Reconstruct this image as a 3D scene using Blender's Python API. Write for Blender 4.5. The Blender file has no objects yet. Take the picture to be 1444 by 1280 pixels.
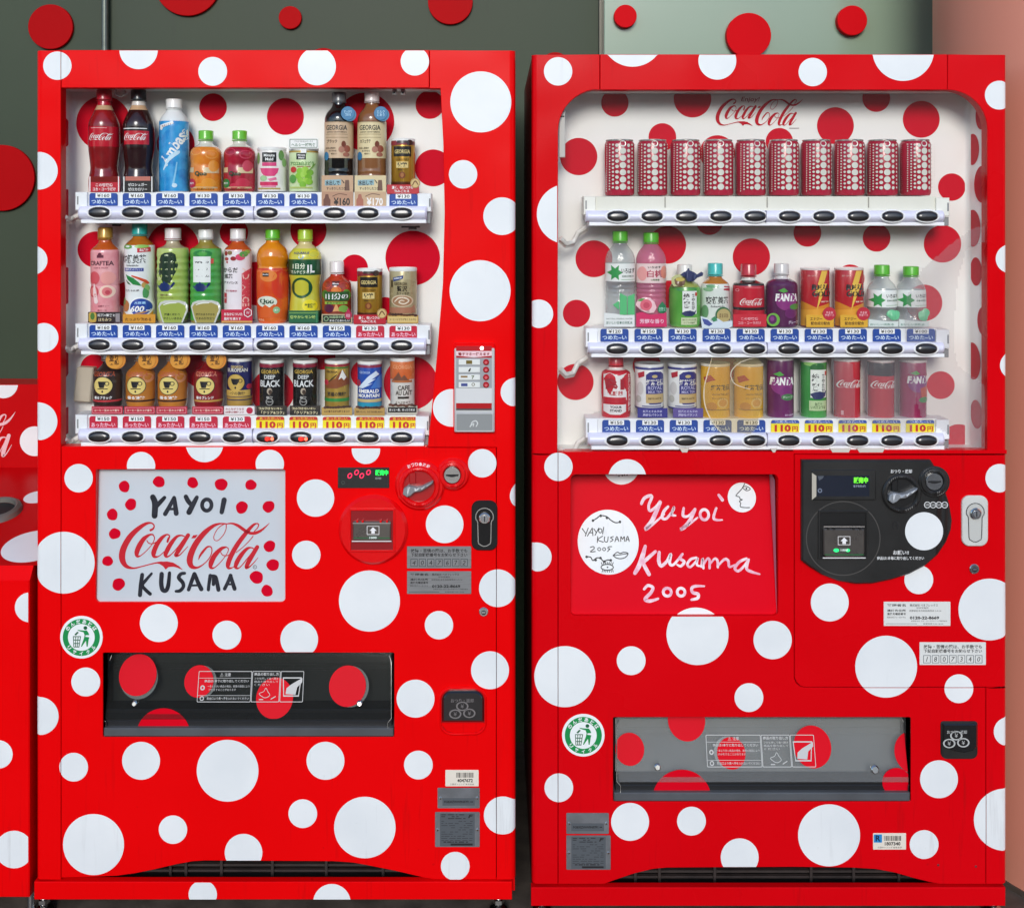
import bpy, bmesh, math, random
from math import pi, sin, cos, sqrt, asin, radians
random.seed(7)
SC = bpy.context.scene
COL = SC.collection
# ---------------------------------------------------------------- camera, sky, sun, exposure
S = 0.0015                      # metres per photo unit on the plane of the machine fronts
VX, VY, D = 700.0, 300.0, 2.4   # the point straight ahead of the lens, camera distance from the fronts
CAMZ = (1310 - VY) * S
cam_d = bpy.data.cameras.new("camera"); cam = bpy.data.objects.new("camera", cam_d); COL.objects.link(cam)
cam.location = (0, -D, CAMZ); cam.rotation_euler = (pi / 2, 0, 0)
cam_d.sensor_width = 36; cam_d.lens = 36 * D / (1444 * S)
cam_d.shift_x = (722 - VX) / 1444; cam_d.shift_y = (VY - 640) / 1444
cam_d.clip_start = 0.05; cam_d.clip_end = 2000
SC.camera = cam
SUN_EL, SUN_AZ = radians(22), radians(-4)      # azimuth: to the right of straight behind the camera
world = bpy.data.worlds.new("World"); SC.world = world; world.use_nodes = True
nt = world.node_tree; nt.nodes.clear()
sky = nt.nodes.new("ShaderNodeTexSky"); sky.sky_type = 'NISHITA'; sky.sun_disc = False
sky.sun_elevation = SUN_EL; sky.sun_rotation = pi - SUN_AZ
sky.air_density = 1.0; sky.dust_density = 0.6; sky.ozone_density = 3.0
bg = nt.nodes.new("ShaderNodeBackground"); bg.inputs[1].default_value = 0.13
out = nt.nodes.new("ShaderNodeOutputWorld")
nt.links.new(sky.outputs[0], bg.inputs[0]); nt.links.new(bg.outputs[0], out.inputs[0])
sun_d = bpy.data.lights.new("sun", 'SUN'); sun_d.energy = 1.35; sun_d.angle = radians(20); sun_d.color = (1, 0.965, 0.92)
sun = bpy.data.objects.new("sun", sun_d); COL.objects.link(sun)
sun.rotation_euler = (pi / 2 - SUN_EL, 0, SUN_AZ)
SC.view_settings.view_transform = 'Standard'; SC.view_settings.look = 'None'
SC.view_settings.exposure = 0.70; SC.view_settings.gamma = 1
SC.cycles.transparent_max_bounces = 16; SC.cycles.max_bounces = 8; SC.cycles.diffuse_bounces = 4
SC.cycles.caustics_reflective = False; SC.cycles.caustics_refractive = False

# ---------------------------------------------------------------- materials
def lin(h):
    h = h.lstrip('#'); r = []
    for i in (0, 2, 4):
        c = int(h[i:i + 2], 16) / 255
        r.append(c / 12.92 if c < .04045 else ((c + .055) / 1.055) ** 2.4)
    return (*r, 1)
MC = {}
def mat(hexc, rough=.35, metal=0.0, coat=0.0, emit=0.0, spec=.5):
    key = (hexc, rough, metal, coat, emit, spec)
    if key in MC: return MC[key]
    m = bpy.data.materials.new("paint_" + hexc.strip('#')); m.use_nodes = True
    b = m.node_tree.nodes["Principled BSDF"]
    b.inputs["Base Color"].default_value = lin(hexc); b.inputs["Roughness"].default_value = rough
    b.inputs["Metallic"].default_value = metal; b.inputs["Coat Weight"].default_value = coat
    b.inputs["Coat Roughness"].default_value = .08; b.inputs["Specular IOR Level"].default_value = spec
    if emit:
        b.inputs["Emission Color"].default_value = lin(hexc); b.inputs["Emission Strength"].default_value = emit
    MC[key] = m
    return m
def noisy(name, c1, c2, scale, rough=.4, rvar=.1, bump=0.0, bscale=200, coat=0, stretch=(1, 1, 1), metal=0, detail=4, lo=.35, hi=.65, spec=.5, wave=0.0, dirt=None):
    m = bpy.data.materials.new(name); m.use_nodes = True; n = m.node_tree.nodes; l = m.node_tree.links
    b = n["Principled BSDF"]
    tc = n.new("ShaderNodeTexCoord"); mp = n.new("ShaderNodeMapping"); mp.inputs["Scale"].default_value = stretch
    l.new(tc.outputs["Object"], mp.inputs[0])
    nz = n.new("ShaderNodeTexNoise"); nz.inputs["Scale"].default_value = scale; nz.inputs["Detail"].default_value = detail
    l.new(mp.outputs[0], nz.inputs[0])
    cr = n.new("ShaderNodeValToRGB"); cr.color_ramp.elements[0].position = lo; cr.color_ramp.elements[1].position = hi
    cr.color_ramp.elements[0].color = lin(c1); cr.color_ramp.elements[1].color = lin(c2)
    l.new(nz.outputs[0], cr.inputs[0]); l.new(cr.outputs[0], b.inputs["Base Color"])
    mr = n.new("ShaderNodeMapRange"); mr.inputs[3].default_value = rough - rvar; mr.inputs[4].default_value = rough + rvar
    l.new(nz.outputs[0], mr.inputs[0]); l.new(mr.outputs[0], b.inputs["Roughness"])
    b.inputs["Coat Weight"].default_value = coat; b.inputs["Coat Roughness"].default_value = .12; b.inputs["Metallic"].default_value = metal
    b.inputs["Specular IOR Level"].default_value = spec
    if dirt:                     # sparse scuffs, specks and faint run marks
        def ns(sc, st, lo_, hi_, det=6):
            q = n.new("ShaderNodeMapping"); q.inputs["Scale"].default_value = st; l.new(tc.outputs["Object"], q.inputs[0])
            t = n.new("ShaderNodeTexNoise"); t.inputs["Scale"].default_value = sc; t.inputs["Detail"].default_value = det; l.new(q.outputs[0], t.inputs[0])
            r = n.new("ShaderNodeMapRange"); r.inputs[1].default_value = lo_; r.inputs[2].default_value = hi_; l.new(t.outputs[0], r.inputs[0]); return r
        a_ = ns(90, (1, 1, 1), .70, .80); b_ = ns(14, (6, 6, .5), .60, .85); c_ = ns(2.2, (1, 1, 1), .45, .75)
        mm = n.new("ShaderNodeMath"); mm.operation = 'MULTIPLY'; l.new(b_.outputs[0], mm.inputs[0]); l.new(c_.outputs[0], mm.inputs[1])
        ma = n.new("ShaderNodeMath"); ma.operation = 'MULTIPLY'; l.new(a_.outputs[0], ma.inputs[0]); l.new(c_.outputs[0], ma.inputs[1])
        mx = n.new("ShaderNodeMath"); mx.operation = 'MAXIMUM'; l.new(mm.outputs[0], mx.inputs[0]); l.new(ma.outputs[0], mx.inputs[1])
        ms = n.new("ShaderNodeMath"); ms.operation = 'MULTIPLY'; ms.inputs[1].default_value = .6; l.new(mx.outputs[0], ms.inputs[0])
        mc = n.new("ShaderNodeMix"); mc.data_type = 'RGBA'; mc.inputs[7].default_value = lin(dirt); l.new(ms.outputs[0], mc.inputs[0]); l.new(cr.outputs[0], mc.inputs[6]); l.new(mc.outputs[2], b.inputs["Base Color"])
    if bump:
        n2 = n.new("ShaderNodeTexNoise"); n2.inputs["Scale"].default_value = bscale; n2.inputs["Detail"].default_value = 2
        l.new(mp.outputs[0], n2.inputs[0])
        bp = n.new("ShaderNodeBump"); bp.inputs["Strength"].default_value = bump; bp.inputs["Distance"].default_value = .002
        l.new(n2.outputs[0], bp.inputs["Height"]); l.new(bp.outputs[0], b.inputs["Normal"])
        if wave:
            n3 = n.new("ShaderNodeTexNoise"); n3.inputs["Scale"].default_value = 5; n3.inputs["Detail"].default_value = 1; l.new(tc.outputs["Object"], n3.inputs[0])
            b2 = n.new("ShaderNodeBump"); b2.inputs["Strength"].default_value = wave; b2.inputs["Distance"].default_value = .02
            l.new(n3.outputs[0], b2.inputs["Height"]); l.new(b2.outputs[0], bp.inputs["Normal"])
    return m
def glassy(name, tint, refl=1.0, rough=.02, haze=0.0, hazecol='#ffffff', bump=0.0, bscale=60):
    m = bpy.data.materials.new(name); m.use_nodes = True; n = m.node_tree.nodes; l = m.node_tree.links
    n.clear()
    o = n.new("ShaderNodeOutputMaterial"); tr = n.new("ShaderNodeBsdfTransparent"); tr.inputs[0].default_value = lin(tint)
    gl = n.new("ShaderNodeBsdfGlossy"); gl.inputs["Roughness"].default_value = rough
    fr = n.new("ShaderNodeLayerWeight"); fr.inputs[0].default_value = .5          # two-sided Schlick reflectance
    pw = n.new("ShaderNodeMath"); pw.operation = 'POWER'; pw.inputs[1].default_value = 5; l.new(fr.outputs["Facing"], pw.inputs[0])
    mu = n.new("ShaderNodeMath"); mu.operation = 'MULTIPLY_ADD'; mu.use_clamp = True; mu.inputs[1].default_value = .9 * min(refl, 1); mu.inputs[2].default_value = .04 * refl
    l.new(pw.outputs[0], mu.inputs[0])
    mx = n.new("ShaderNodeMixShader"); l.new(mu.outputs[0], mx.inputs[0]); l.new(tr.outputs[0], mx.inputs[1]); l.new(gl.outputs[0], mx.inputs[2])
    last = mx
    if haze:
        df = n.new("ShaderNodeBsdfDiffuse"); df.inputs[0].default_value = lin(hazecol)
        m2 = n.new("ShaderNodeMixShader"); m2.inputs[0].default_value = haze
        l.new(mx.outputs[0], m2.inputs[1]); l.new(df.outputs[0], m2.inputs[2]); last = m2
    if bump:
        tc = n.new("ShaderNodeTexCoord"); nz = n.new("ShaderNodeTexNoise"); nz.inputs["Scale"].default_value = bscale
        l.new(tc.outputs["Object"], nz.inputs[0])
        bp = n.new("ShaderNodeBump"); bp.inputs["Strength"].default_value = bump; bp.inputs["Distance"].default_value = .01
        l.new(nz.outputs[0], bp.inputs["Height"]); l.new(bp.outputs[0], gl.inputs["Normal"]); l.new(bp.outputs[0], fr.inputs["Normal"])
    l.new(last.outputs[0], o.inputs[0])
    return m
RED = noisy("red_paint", '#e80205', '#ec0307', 3, rough=.30, rvar=.05, bump=.05, bscale=260, spec=.11, wave=.35, dirt='#4a1512')
REDG = noisy("red_gloss_moulding", '#de0206', '#e20308', 3, rough=.25, rvar=.04, coat=.3, spec=.2)
RED2 = noisy("crimson_paint", '#d4020c', '#d8030f', 3, rough=.28, rvar=.05, bump=.05, bscale=260, spec=.11, wave=.35, dirt='#4a1512')
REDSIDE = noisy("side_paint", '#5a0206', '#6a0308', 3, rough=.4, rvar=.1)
DOTW = noisy("white_vinyl", '#e2e5e4', '#ebedeb', 6, rough=.36, rvar=.08, dirt='#8f8a84')
DOTF = noisy("flap_vinyl", '#d6061c', '#da0820', 6, rough=.42, rvar=.05, spec=.06)
DOTR = noisy("red_vinyl", '#cc0222', '#d10326', 6, rough=.42, rvar=.05, spec=.06)
CASE = noisy("display_plastic", '#efede9', '#f4f2ee', 5, rough=.38, rvar=.06)
SHELFW = noisy("shelf_plastic", '#eeeeee', '#f3f3f2', 8, rough=.35, rvar=.05)
LILAC = noisy("lilac_plastic", '#dddcec', '#e2e1f0', 8, rough=.3, rvar=.05)
CREAM = noisy("cream_plastic", '#e2e0d2', '#e8e6d9', 8, rough=.4, rvar=.05)
BLACKP = noisy("black_plastic", '#201f1d', '#272624', 12, rough=.38, rvar=.08, bump=.08, bscale=700)
GREYP = noisy("grey_plastic", '#4b4d4f', '#55585b', 10, rough=.4, rvar=.08)
DARK = mat('#0d0c0c', .7)
CHROME = noisy("chrome_steel", '#c9c8c4', '#d6d5d1', 30, rough=.2, rvar=.06, metal=1)
ALU = noisy("brushed_aluminium", '#9a9b9c', '#aeb0b1', 20, rough=.36, rvar=.06, metal=.85, stretch=(1, 1, 40))
SCREENP = noisy("silver_panel", '#c6ccd0', '#d0d5d8', 3, rough=.3, rvar=.05, metal=.06, coat=.3)
PANE = glassy("window_pane", '#fdfefd', .8, .015)
PANE2 = glassy("window_pane_scuffed", '#fcfcfa', .9, .03, haze=.015, hazecol='#f2efe8')
CLEAR = glassy("clear_bottle", '#eef2f2', 1.6, .05, haze=.16, hazecol='#f4f4f4', bump=.3, bscale=90)
PINKCLEAR = glassy("pink_bottle", '#f6c9d6', 1.6, .05, haze=.42, hazecol='#ee8fae', bump=.3, bscale=90)
FILM = glassy("loose_film", '#f7f5f4', 1.6, .12, haze=.08, hazecol='#f3eeef')
FILM2 = glassy("curled_film_glare", '#f7eedd', 1.6, .12, haze=.10, hazecol='#ffedb8')  # curled film; its cream haze paints in the warm glare
FILME = glassy("film_edge", '#fff6e2', 2.0, .1, haze=.55, hazecol='#fbf0d6')
FLAPG = glassy("smoked_flap", '#d2d4d3', .45, .05, haze=.025, hazecol='#9a9a98')
FLAPG2 = glassy("scuffed_flap", '#e8e9e8', .8, .10, haze=.14, hazecol='#c4c5c4')

# ---------------------------------------------------------------- mapping and mesh builder
def K(d): return (D + d) / D
def PT(px, py, d=0.0):
    return ((px - VX) * S * K(d), d, CAMZ + (VY - py) * S * K(d))
def FR(d):                       # flat plane at depth d, true photo proportions
    k = K(d)
    return lambda px, py, e=0.0: ((px - VX) * S * k, d + e, CAMZ + (VY - py) * S * k)
def LOC(px, py, e=0.0):          # local plane for shared meshes
    return (px * S, e, -py * S)
ORG = {}
class MB:
    def __init__(s): s.v = []; s.f = []; s.m = []; s.mats = []; s.layer = 0
    def mi(s, m):
        if m not in s.mats: s.mats.append(m)
        return s.mats.index(m)
    def add(s, vs, fs, m):
        b = len(s.v); k = s.mi(m); s.v += [tuple(x) for x in vs]
        for f in fs: s.f.append([b + i for i in f]); s.m.append(k)
    def build(s, name, parent=None, loc=None, weld=True, smooth=35):
        me = s.mesh(name, ORG.get(parent, (0, 0, 0)) if loc is None else (0, 0, 0), weld, smooth)
        return link(name, me, parent, loc)
    def mesh(s, name, org=(0, 0, 0), weld=True, smooth=35):
        me = bpy.data.meshes.new(name)
        ox, oy, oz = org
        me.from_pydata([(x - ox, y - oy, z - oz) for x, y, z in s.v], [], s.f)
        for m in s.mats: me.materials.append(m)
        me.polygons.foreach_set("material_index", s.m)
        if weld:
            bm = bmesh.new(); bm.from_mesh(me); bmesh.ops.remove_doubles(bm, verts=bm.verts, dist=2e-6); bm.to_mesh(me); bm.free()
        me.polygons.foreach_set("use_smooth", [True] * len(me.polygons))
        me.set_sharp_from_angle(angle=radians(smooth))
        me.update()
        return me
    # --- fills: exact trapezoids, so any outline with holes may lie on any mapped surface
    def fill(s, loops, m, P, e=0.0, dx=None, cx=None, cy=None):
        eds = []; xs = set()
        for lp in loops:
            for i in range(len(lp)):
                a, b = lp[i], lp[(i + 1) % len(lp)]
                xs.add(a[0])
                if abs(a[0] - b[0]) > 1e-9: eds.append((a, b) if a[0] < b[0] else (b, a))
        x0, x1 = min(xs), max(xs)
        if dx:
            n = max(1, int((x1 - x0) / dx))
            for i in range(n + 1): xs.add(x0 + (x1 - x0) * i / n)
        if cx:
            for a, b in cx: xs.add(a); xs.add(b)
        xs = sorted(xs); vs = []; fs = []
        for xa, xb in zip(xs, xs[1:]):
            if xb - xa < 1e-5: continue
            xm = (xa + xb) / 2
            if cx and not any(a <= xm <= b for a, b in cx): continue
            hit = []
            for a, b in eds:
                if a[0] <= xm <= b[0]:
                    g = (b[1] - a[1]) / (b[0] - a[0])
                    hit.append((a[1] + g * (xm - a[0]), a[1] + g * (xa - a[0]), a[1] + g * (xb - a[0])))
            hit.sort()
            for h0, h1 in zip(hit[::2], hit[1::2]):
                ta, tb, ba, bb = h0[1], h0[2], h1[1], h1[2]
                if cy:
                    ta, tb, ba, bb = [min(max(q, cy[0]), cy[1]) for q in (ta, tb, ba, bb)]
                if ba - ta < 1e-6 and bb - tb < 1e-6: continue
                b0 = len(vs)
                q = [(xa, ba), (xb, bb), (xb, tb), (xa, ta)]
                if abs(ba - ta) < 1e-6: q = [(xa, ba), (xb, bb), (xb, tb)]
                elif abs(bb - tb) < 1e-6: q = [(xa, ba), (xb, bb), (xa, ta)]
                vs += [P(x, y, e) for x, y in q]; fs.append(tuple(range(b0, b0 + len(q))))
        s.add(vs, fs, m)
    def walls(s, loop, m, P, e0, e1, off0=0, off1=0):
        A = offs(loop, off0) if off0 else loop; B = offs(loop, off1) if off1 else loop
        n = len(loop); vs = [P(x, y, e0) for x, y in A] + [P(x, y, e1) for x, y in B]
        s.add(vs, [(i, (i + 1) % n, (i + 1) % n + n, i + n) for i in range(n)], m)
    # a plate: face at e0, chamfer b, walls back to e1; first loop outer, others holes
    def plate(s, loops, m, P, e0, e1, b=.6, mw=None, dx=None, back=False):
        lps = [ccw(loops[0], True)] + [ccw(h, False) for h in loops[1:]]
        s.fill([offs(l, b) for l in lps], m, P, e0, dx)
        for i, l in enumerate(lps):
            s.walls(l, m, P, e0, e0 + b * S, b, 0)
            s.walls(l, (mw or m), P, e0 + b * S, e1)
        if back: 
            k0 = len(s.f); s.fill(lps, m, P, e1, dx)
            for i in range(k0, len(s.f)): s.f[i] = s.f[i][::-1]
    def rect(s, x0, y0, x1, y1, m, P, e=0.0, dx=None):
        s.fill([[(x0, y0), (x1, y0), (x1, y1), (x0, y1)]], m, P, e, dx)
    def text(s, t, x, y, h, w, m, P, e=0.0, bold=0, rot=0, shear=0, arc=None):
        vs, fs = glyphs(t, bold)
        X0 = min(v[0] for v in vs); X1 = max(v[0] for v in vs); Y0 = min(v[1] for v in vs); Y1 = max(v[1] for v in vs)
        sy = h / max(Y1 - Y0, 1e-6); sx = (w / max(X1 - X0, 1e-6)) if w else sy
        c, n = cos(rot), sin(rot); o = []
        for vx, vy in vs:
            u = (vx - (X0 + X1) / 2) * sx; v = (vy - (Y0 + Y1) / 2) * sy; u += v * shear
            if arc:                               # arc = (radius, centre angle, direction)
                R, a0, dr = arc; th = a0 + dr * u / R; r = R + dr * v
                o.append(P(x + r * sin(th), y - r * cos(th), e)); continue
            o.append(P(x + u * c - v * n, y - (u * n + v * c), e))
        s.add(o, fs, m)
    def stroke(s, pts, m, P, e=0.0, cap=True, sub=6, closed=False):
        p = spline(pts, sub, closed); n = len(p); L = []; R = []
        for i in range(n):
            a = p[(i - 1) % n] if (i or closed) else p[0]; b = p[(i + 1) % n] if (i < n - 1 or closed) else p[-1]
            tx, ty = b[0] - a[0], b[1] - a[1]; q = math.hypot(tx, ty) or 1
            nx, ny = -ty / q, tx / q; w = p[i][2] / 2
            L.append((p[i][0] + nx * w, p[i][1] + ny * w)); R.append((p[i][0] - nx * w, p[i][1] - ny * w))
        if cap and not closed:
            for idx, o in ((0, 1), (n - 1, -1)):
                if p[idx][2] > .3:
                    c = p[idx]; cc = [(c[0] + c[2] / 2 * cos(t * pi / 5), c[1] + c[2] / 2 * sin(t * pi / 5)) for t in range(10)]
                    s.fill([cc], m, P, e - .00002)
        for i in range(n if closed else n - 1):
            j = (i + 1) % n
            q = [P(*L[i], e), P(*L[j], e), P(*R[j], e), P(*R[i], e)]
            s.add(q, [(0, 1, 2, 3)], m)
    def disc(s, x, y, rx, ry, m, P, e=0.0, n=32, dx=None, **k):
        s.fill([ell(x, y, rx, ry, n)], m, P, e, dx, **k)
    def ring(s, x, y, r0, r1, m, P, e=0.0, n=32, ky=1):
        A = ell(x, y, r0, r0 * ky, n); B = ell(x, y, r1, r1 * ky, n)
        s.fill([B, A], m, P, e)
    def box(s, a, b, m, bev=0):
        (x0, y0, z0), (x1, y1, z1) = a, b
        v = [(x, y, z) for z in (z0, z1) for y in (y0, y1) for x in (x0, x1)]
        s.add(v, [(0, 2, 3, 1), (4, 5, 7, 6), (0, 1, 5, 4), (2, 6, 7, 3), (0, 4, 6, 2), (1, 3, 7, 5)], m)
    def pbox(s, x0, y0, x1, y1, d0, d1, m, b=.5, back=False):   # bevelled box given by its front face at depth d0
        s.plate([[(x0, y0), (x1, y0), (x1, y1), (x0, y1)]], m, FR(d0), 0, d1 - d0, b, back=back)
    def lathe(s, c, prof, m, seg=28, cap0=False, cap1=False):
        x, y = c; vs = []; fs = []; n = len(prof)
        for z, r in prof:
            for i in range(seg):
                a = 2 * pi * i / seg; vs.append((x + r * cos(a), y + r * sin(a), z))
        for j in range(n - 1):
            for i in range(seg):
                q = (i + 1) % seg; f = (j * seg + i, j * seg + q, (j + 1) * seg + q, (j + 1) * seg + i)
                fs.append(f if prof[j + 1][0] >= prof[j][0] else f[::-1] if prof[j][0] != prof[j + 1][0] else f)
        if cap0: fs.append(tuple(range(seg))[::-1])
        if cap1: fs.append(tuple(range((n - 1) * seg, n * seg)))
        s.add(vs, fs, m)
    def tube(s, pts, r, m, seg=8):
        n = len(pts); vs = []; fs = []
        from mathutils import Vector as V
        for i in range(n):
            a = V(pts[max(i - 1, 0)]); b = V(pts[min(i + 1, n - 1)]); t = (b - a).normalized()
            u = t.cross(V((0, 1, .3))); u.normalize(); w = t.cross(u)
            for k in range(seg):
                q = 2 * pi * k / seg; p = V(pts[i]) + (u * cos(q) + w * sin(q)) * r; vs.append(tuple(p))
        for i in range(n - 1):
            for k in range(seg):
                q = (k + 1) % seg; fs.append((i * seg + k, i * seg + q, (i + 1) * seg + q, (i + 1) * seg + k))
        fs.append(tuple(range(seg))[::-1]); fs.append(tuple(range((n - 1) * seg, n * seg)))
        s.add(vs, fs, m)
def link(name, me, parent=None, loc=None):
    o = bpy.data.objects.new(name, me); COL.objects.link(o)
    if parent:
        o.parent = parent; ORG[o] = ORG.get(parent, (0, 0, 0))
    if loc is not None:
        a = ORG.get(parent, (0, 0, 0)); o.location = (loc[0] - a[0], loc[1] - a[1], loc[2] - a[2])
    return o
def thing(name, label, cat, loc, group=None):
    o = bpy.data.objects.new(name, None); COL.objects.link(o); o.location = loc; o.empty_display_size = .05
    o['label'] = label; o['category'] = cat
    if group: o['group'] = group
    ORG[o] = tuple(loc)
    return o
def area(l): return sum(l[i][0] * l[(i + 1) % len(l)][1] - l[(i + 1) % len(l)][0] * l[i][1] for i in range(len(l)))
def ccw(l, outer):               # y runs down in photo units: orient so that offs(+) goes into the material
    return l if (area(l) > 0) == outer else l[::-1]
def offs(l, t):
    n = len(l); o = []
    for i in range(n):
        a, b, c = l[i - 1], l[i], l[(i + 1) % n]
        def nm(p, q):
            dx, dy = q[0] - p[0], q[1] - p[1]; h = math.hypot(dx, dy) or 1; return (-dy / h, dx / h)
        n1, n2 = nm(a, b), nm(b, c); bx, by = n1[0] + n2[0], n1[1] + n2[1]; q = bx * bx + by * by
        if q < 1e-6: o.append((b[0] + n1[0] * t, b[1] + n1[1] * t)); continue
        f = 2 * t / q; f = max(min(f, 3 * abs(t)), -3 * abs(t)); o.append((b[0] + bx * f, b[1] + by * f))
    return o
def ell(x, y, rx, ry=None, n=32):
    ry = rx if ry is None else ry
    return [(x + rx * cos(2 * pi * i / n), y + ry * sin(2 * pi * i / n)) for i in range(n)]
def rrect(x0, y0, x1, y1, r, n=5):
    rs = r if isinstance(r, (tuple, list)) else (r,) * 4; o = []
    for (cx, cy, a), q in zip(((x0, y0, pi), (x1, y0, 1.5 * pi), (x1, y1, 0), (x0, y1, .5 * pi)), rs):
        if q <= 0: o.append((cx, cy)); continue
        mx = cx + q if cx == x0 else cx - q; my = cy + q if cy == y0 else cy - q
        o += [(mx + q * cos(a + pi / 2 * i / n), my + q * sin(a + pi / 2 * i / n)) for i in range(n + 1)]
    return o
def blob(x, y, r, seed, n=22, am=.09):
    rr = random.Random(seed); ph = [rr.uniform(0, 6.28) for _ in range(3)]
    return [(x + r * (1 + am * sin(2 * t + ph[0]) + am * .6 * sin(3 * t + ph[1]) + am * .4 * sin(5 * t + ph[2])) * cos(t),
             y + r * (1 + am * sin(2 * t + ph[0]) + am * .6 * sin(3 * t + ph[1]) + am * .4 * sin(5 * t + ph[2])) * sin(t)) for t in [2 * pi * i / n for i in range(n)]]
def spline(pts, sub, closed=False):
    if len(pts) == 2: return [tuple(map(float, p)) for p in pts]
    n = len(pts); o = []; m = n if closed else n - 1
    for i in range(m):
        p0 = pts[(i - 1) % n] if (i or closed) else pts[0]; p1 = pts[i]; p2 = pts[(i + 1) % n]
        p3 = pts[(i + 2) % n] if (i + 2 < n or closed) else pts[-1]
        for k in range(sub):
            t = k / sub
            o.append(tuple(.5 * (2 * p1[c] + (p2[c] - p0[c]) * t + (2 * p0[c] - 5 * p1[c] + 4 * p2[c] - p3[c]) * t * t + (3 * p1[c] - p0[c] - 3 * p2[c] + p3[c]) * t ** 3) if c < 2
                           else p1[c] + (p2[c] - p1[c]) * t for c in range(3)))
    if not closed: o.append(tuple(map(float, pts[-1])))
    return o
GC = {}
def glyphs(t, bold=0):
    k = (t, bold)
    if k in GC: return GC[k]
    c = bpy.data.curves.new("lettering", 'FONT'); c.body = t; c.resolution_u = 2; c.offset = bold; c.space_line = .9; c.align_x = 'CENTER'
    o = bpy.data.objects.new("lettering", c); COL.objects.link(o)
    dg = bpy.context.evaluated_depsgraph_get(); e = o.evaluated_get(dg); me = e.to_mesh()
    vs = [(v.co.x, v.co.y) for v in me.vertices]; fs = []
    for p in me.polygons:
        f = list(p.vertices)
        ar = sum(vs[f[i]][0] * vs[f[(i + 1) % len(f)]][1] - vs[f[(i + 1) % len(f)]][0] * vs[f[i]][1] for i in range(len(f)))
        fs.append(f if ar > 0 else f[::-1])
    e.to_mesh_clear(); bpy.data.objects.remove(o); bpy.data.curves.remove(c)
    GC[k] = (vs, fs)
    return GC[k]
# the flowing script wordmark, drawn as pen strokes (x, y, pen width)
SCRIPT = [
 [(352,150,20),(372,138,15),(379,112,10),(352,92,13),(305,102,26),(240,147,38),(182,207,46),(137,287,50),(122,350,52),(130,400,46),(160,440,30),(215,455,14),(280,442,9),(350,424,9),(405,412,12),(445,408,16)],
 [(372,186,10),(345,187,16),(300,217,34),(264,270,42),(242,325,40),(246,358,24),(274,354,8),(320,315,6),(364,264,6),(384,215,7),(370,186,10)],
 [(322,232,7),(338,254,8),(370,258,8),(402,243,8),(428,222,9)],
 [(490,243,16),(497,220,19),(507,196,9),(482,186,13),(442,214,30),(402,270,38),(379,330,40),(386,362,24),(422,358,8),(470,318,6),(502,288,6)],
 [(628,200,9),(600,192,12),(565,203,22),(525,248,34),(492,305,38),(476,345,34),(488,364,16),(522,344,8),(575,286,8),(628,212,8)],
 [(658,190,32),(617,255,36),(577,320,36),(560,352,28),(590,350,10),(630,310,7),(657,280,5)],
 [(966,99,8),(966,140,6),(945,187,6),(905,230,6),(876,231,6),(867,202,6),(890,150,6),(925,115,7),(962,97,8)],
 [(968,98,8),(915,98,14),(860,117,27),(790,172,41),(727,250,47),(687,330,50),(673,395,50),(690,440,36),(735,450,16),(790,420,8),(835,370,8),(853,320,8),(845,286,9),(815,285,15),(780,322,20),(757,355,16),(744,388,3)],
 [(962,102,6),(1010,96,14),(1060,112,24),(1105,143,27),(1135,162,25),(1172,175,24),(1215,170,26),(1265,143,17),(1320,93,2)],
 [(968,286,10),(930,298,28),(878,350,40),(848,410,42),(846,448,26),(876,450,8),(930,400,6),(975,340,6),(987,300,7),(966,284,10)],
 [(925,328,7),(945,352,8),(985,352,8),(1012,335,9)],
 [(1050,330,6),(1110,282,6),(1165,226,7),(1187,198,7)],
 [(1196,160,6),(1222,132,8),(1231,106,10),(1214,97,11),(1183,113,22),(1130,172,34),(1062,262,38),(1012,350,40),(986,420,38),(990,452,24),(1022,450,8),(1062,418,6)],
 [(1195,300,9),(1170,290,11),(1135,302,25),(1090,352,36),(1056,410,38),(1049,448,26),(1080,450,8),(1140,380,8),(1197,308,8)],
 [(1222,285,32),(1186,345,36),(1147,415,36),(1135,450,26),(1165,440,10),(1200,405,7),(1230,370,4)],
]
SCRIPT_TAIL = [(395,414),(440,402),(490,401),(540,410),(585,437),(620,470),(570,450),(540,443),(502,446),(478,466),(458,440),(430,422)]
SCRIPT_DASH = [(700,190),(736,187),(716,215),(683,216)]
def wordmark(mb, x0, y0, k, m, P, e=0.0, rot=0, dx=None, sub=5):
    c, n = cos(rot), sin(rot)
    def T(x, y, ee=0.0):
        x *= k; y *= k; return P(x0 + x * c - y * n, y0 + x * n + y * c, ee)
    T2 = T
    for i, st in enumerate(SCRIPT): mb.stroke(st, m, T2, e - .00004 * (i % 4), sub=sub)
    mb.fill([SCRIPT_TAIL], m, T2, e - .00005); mb.fill([SCRIPT_DASH], m, T2, e)
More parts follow.
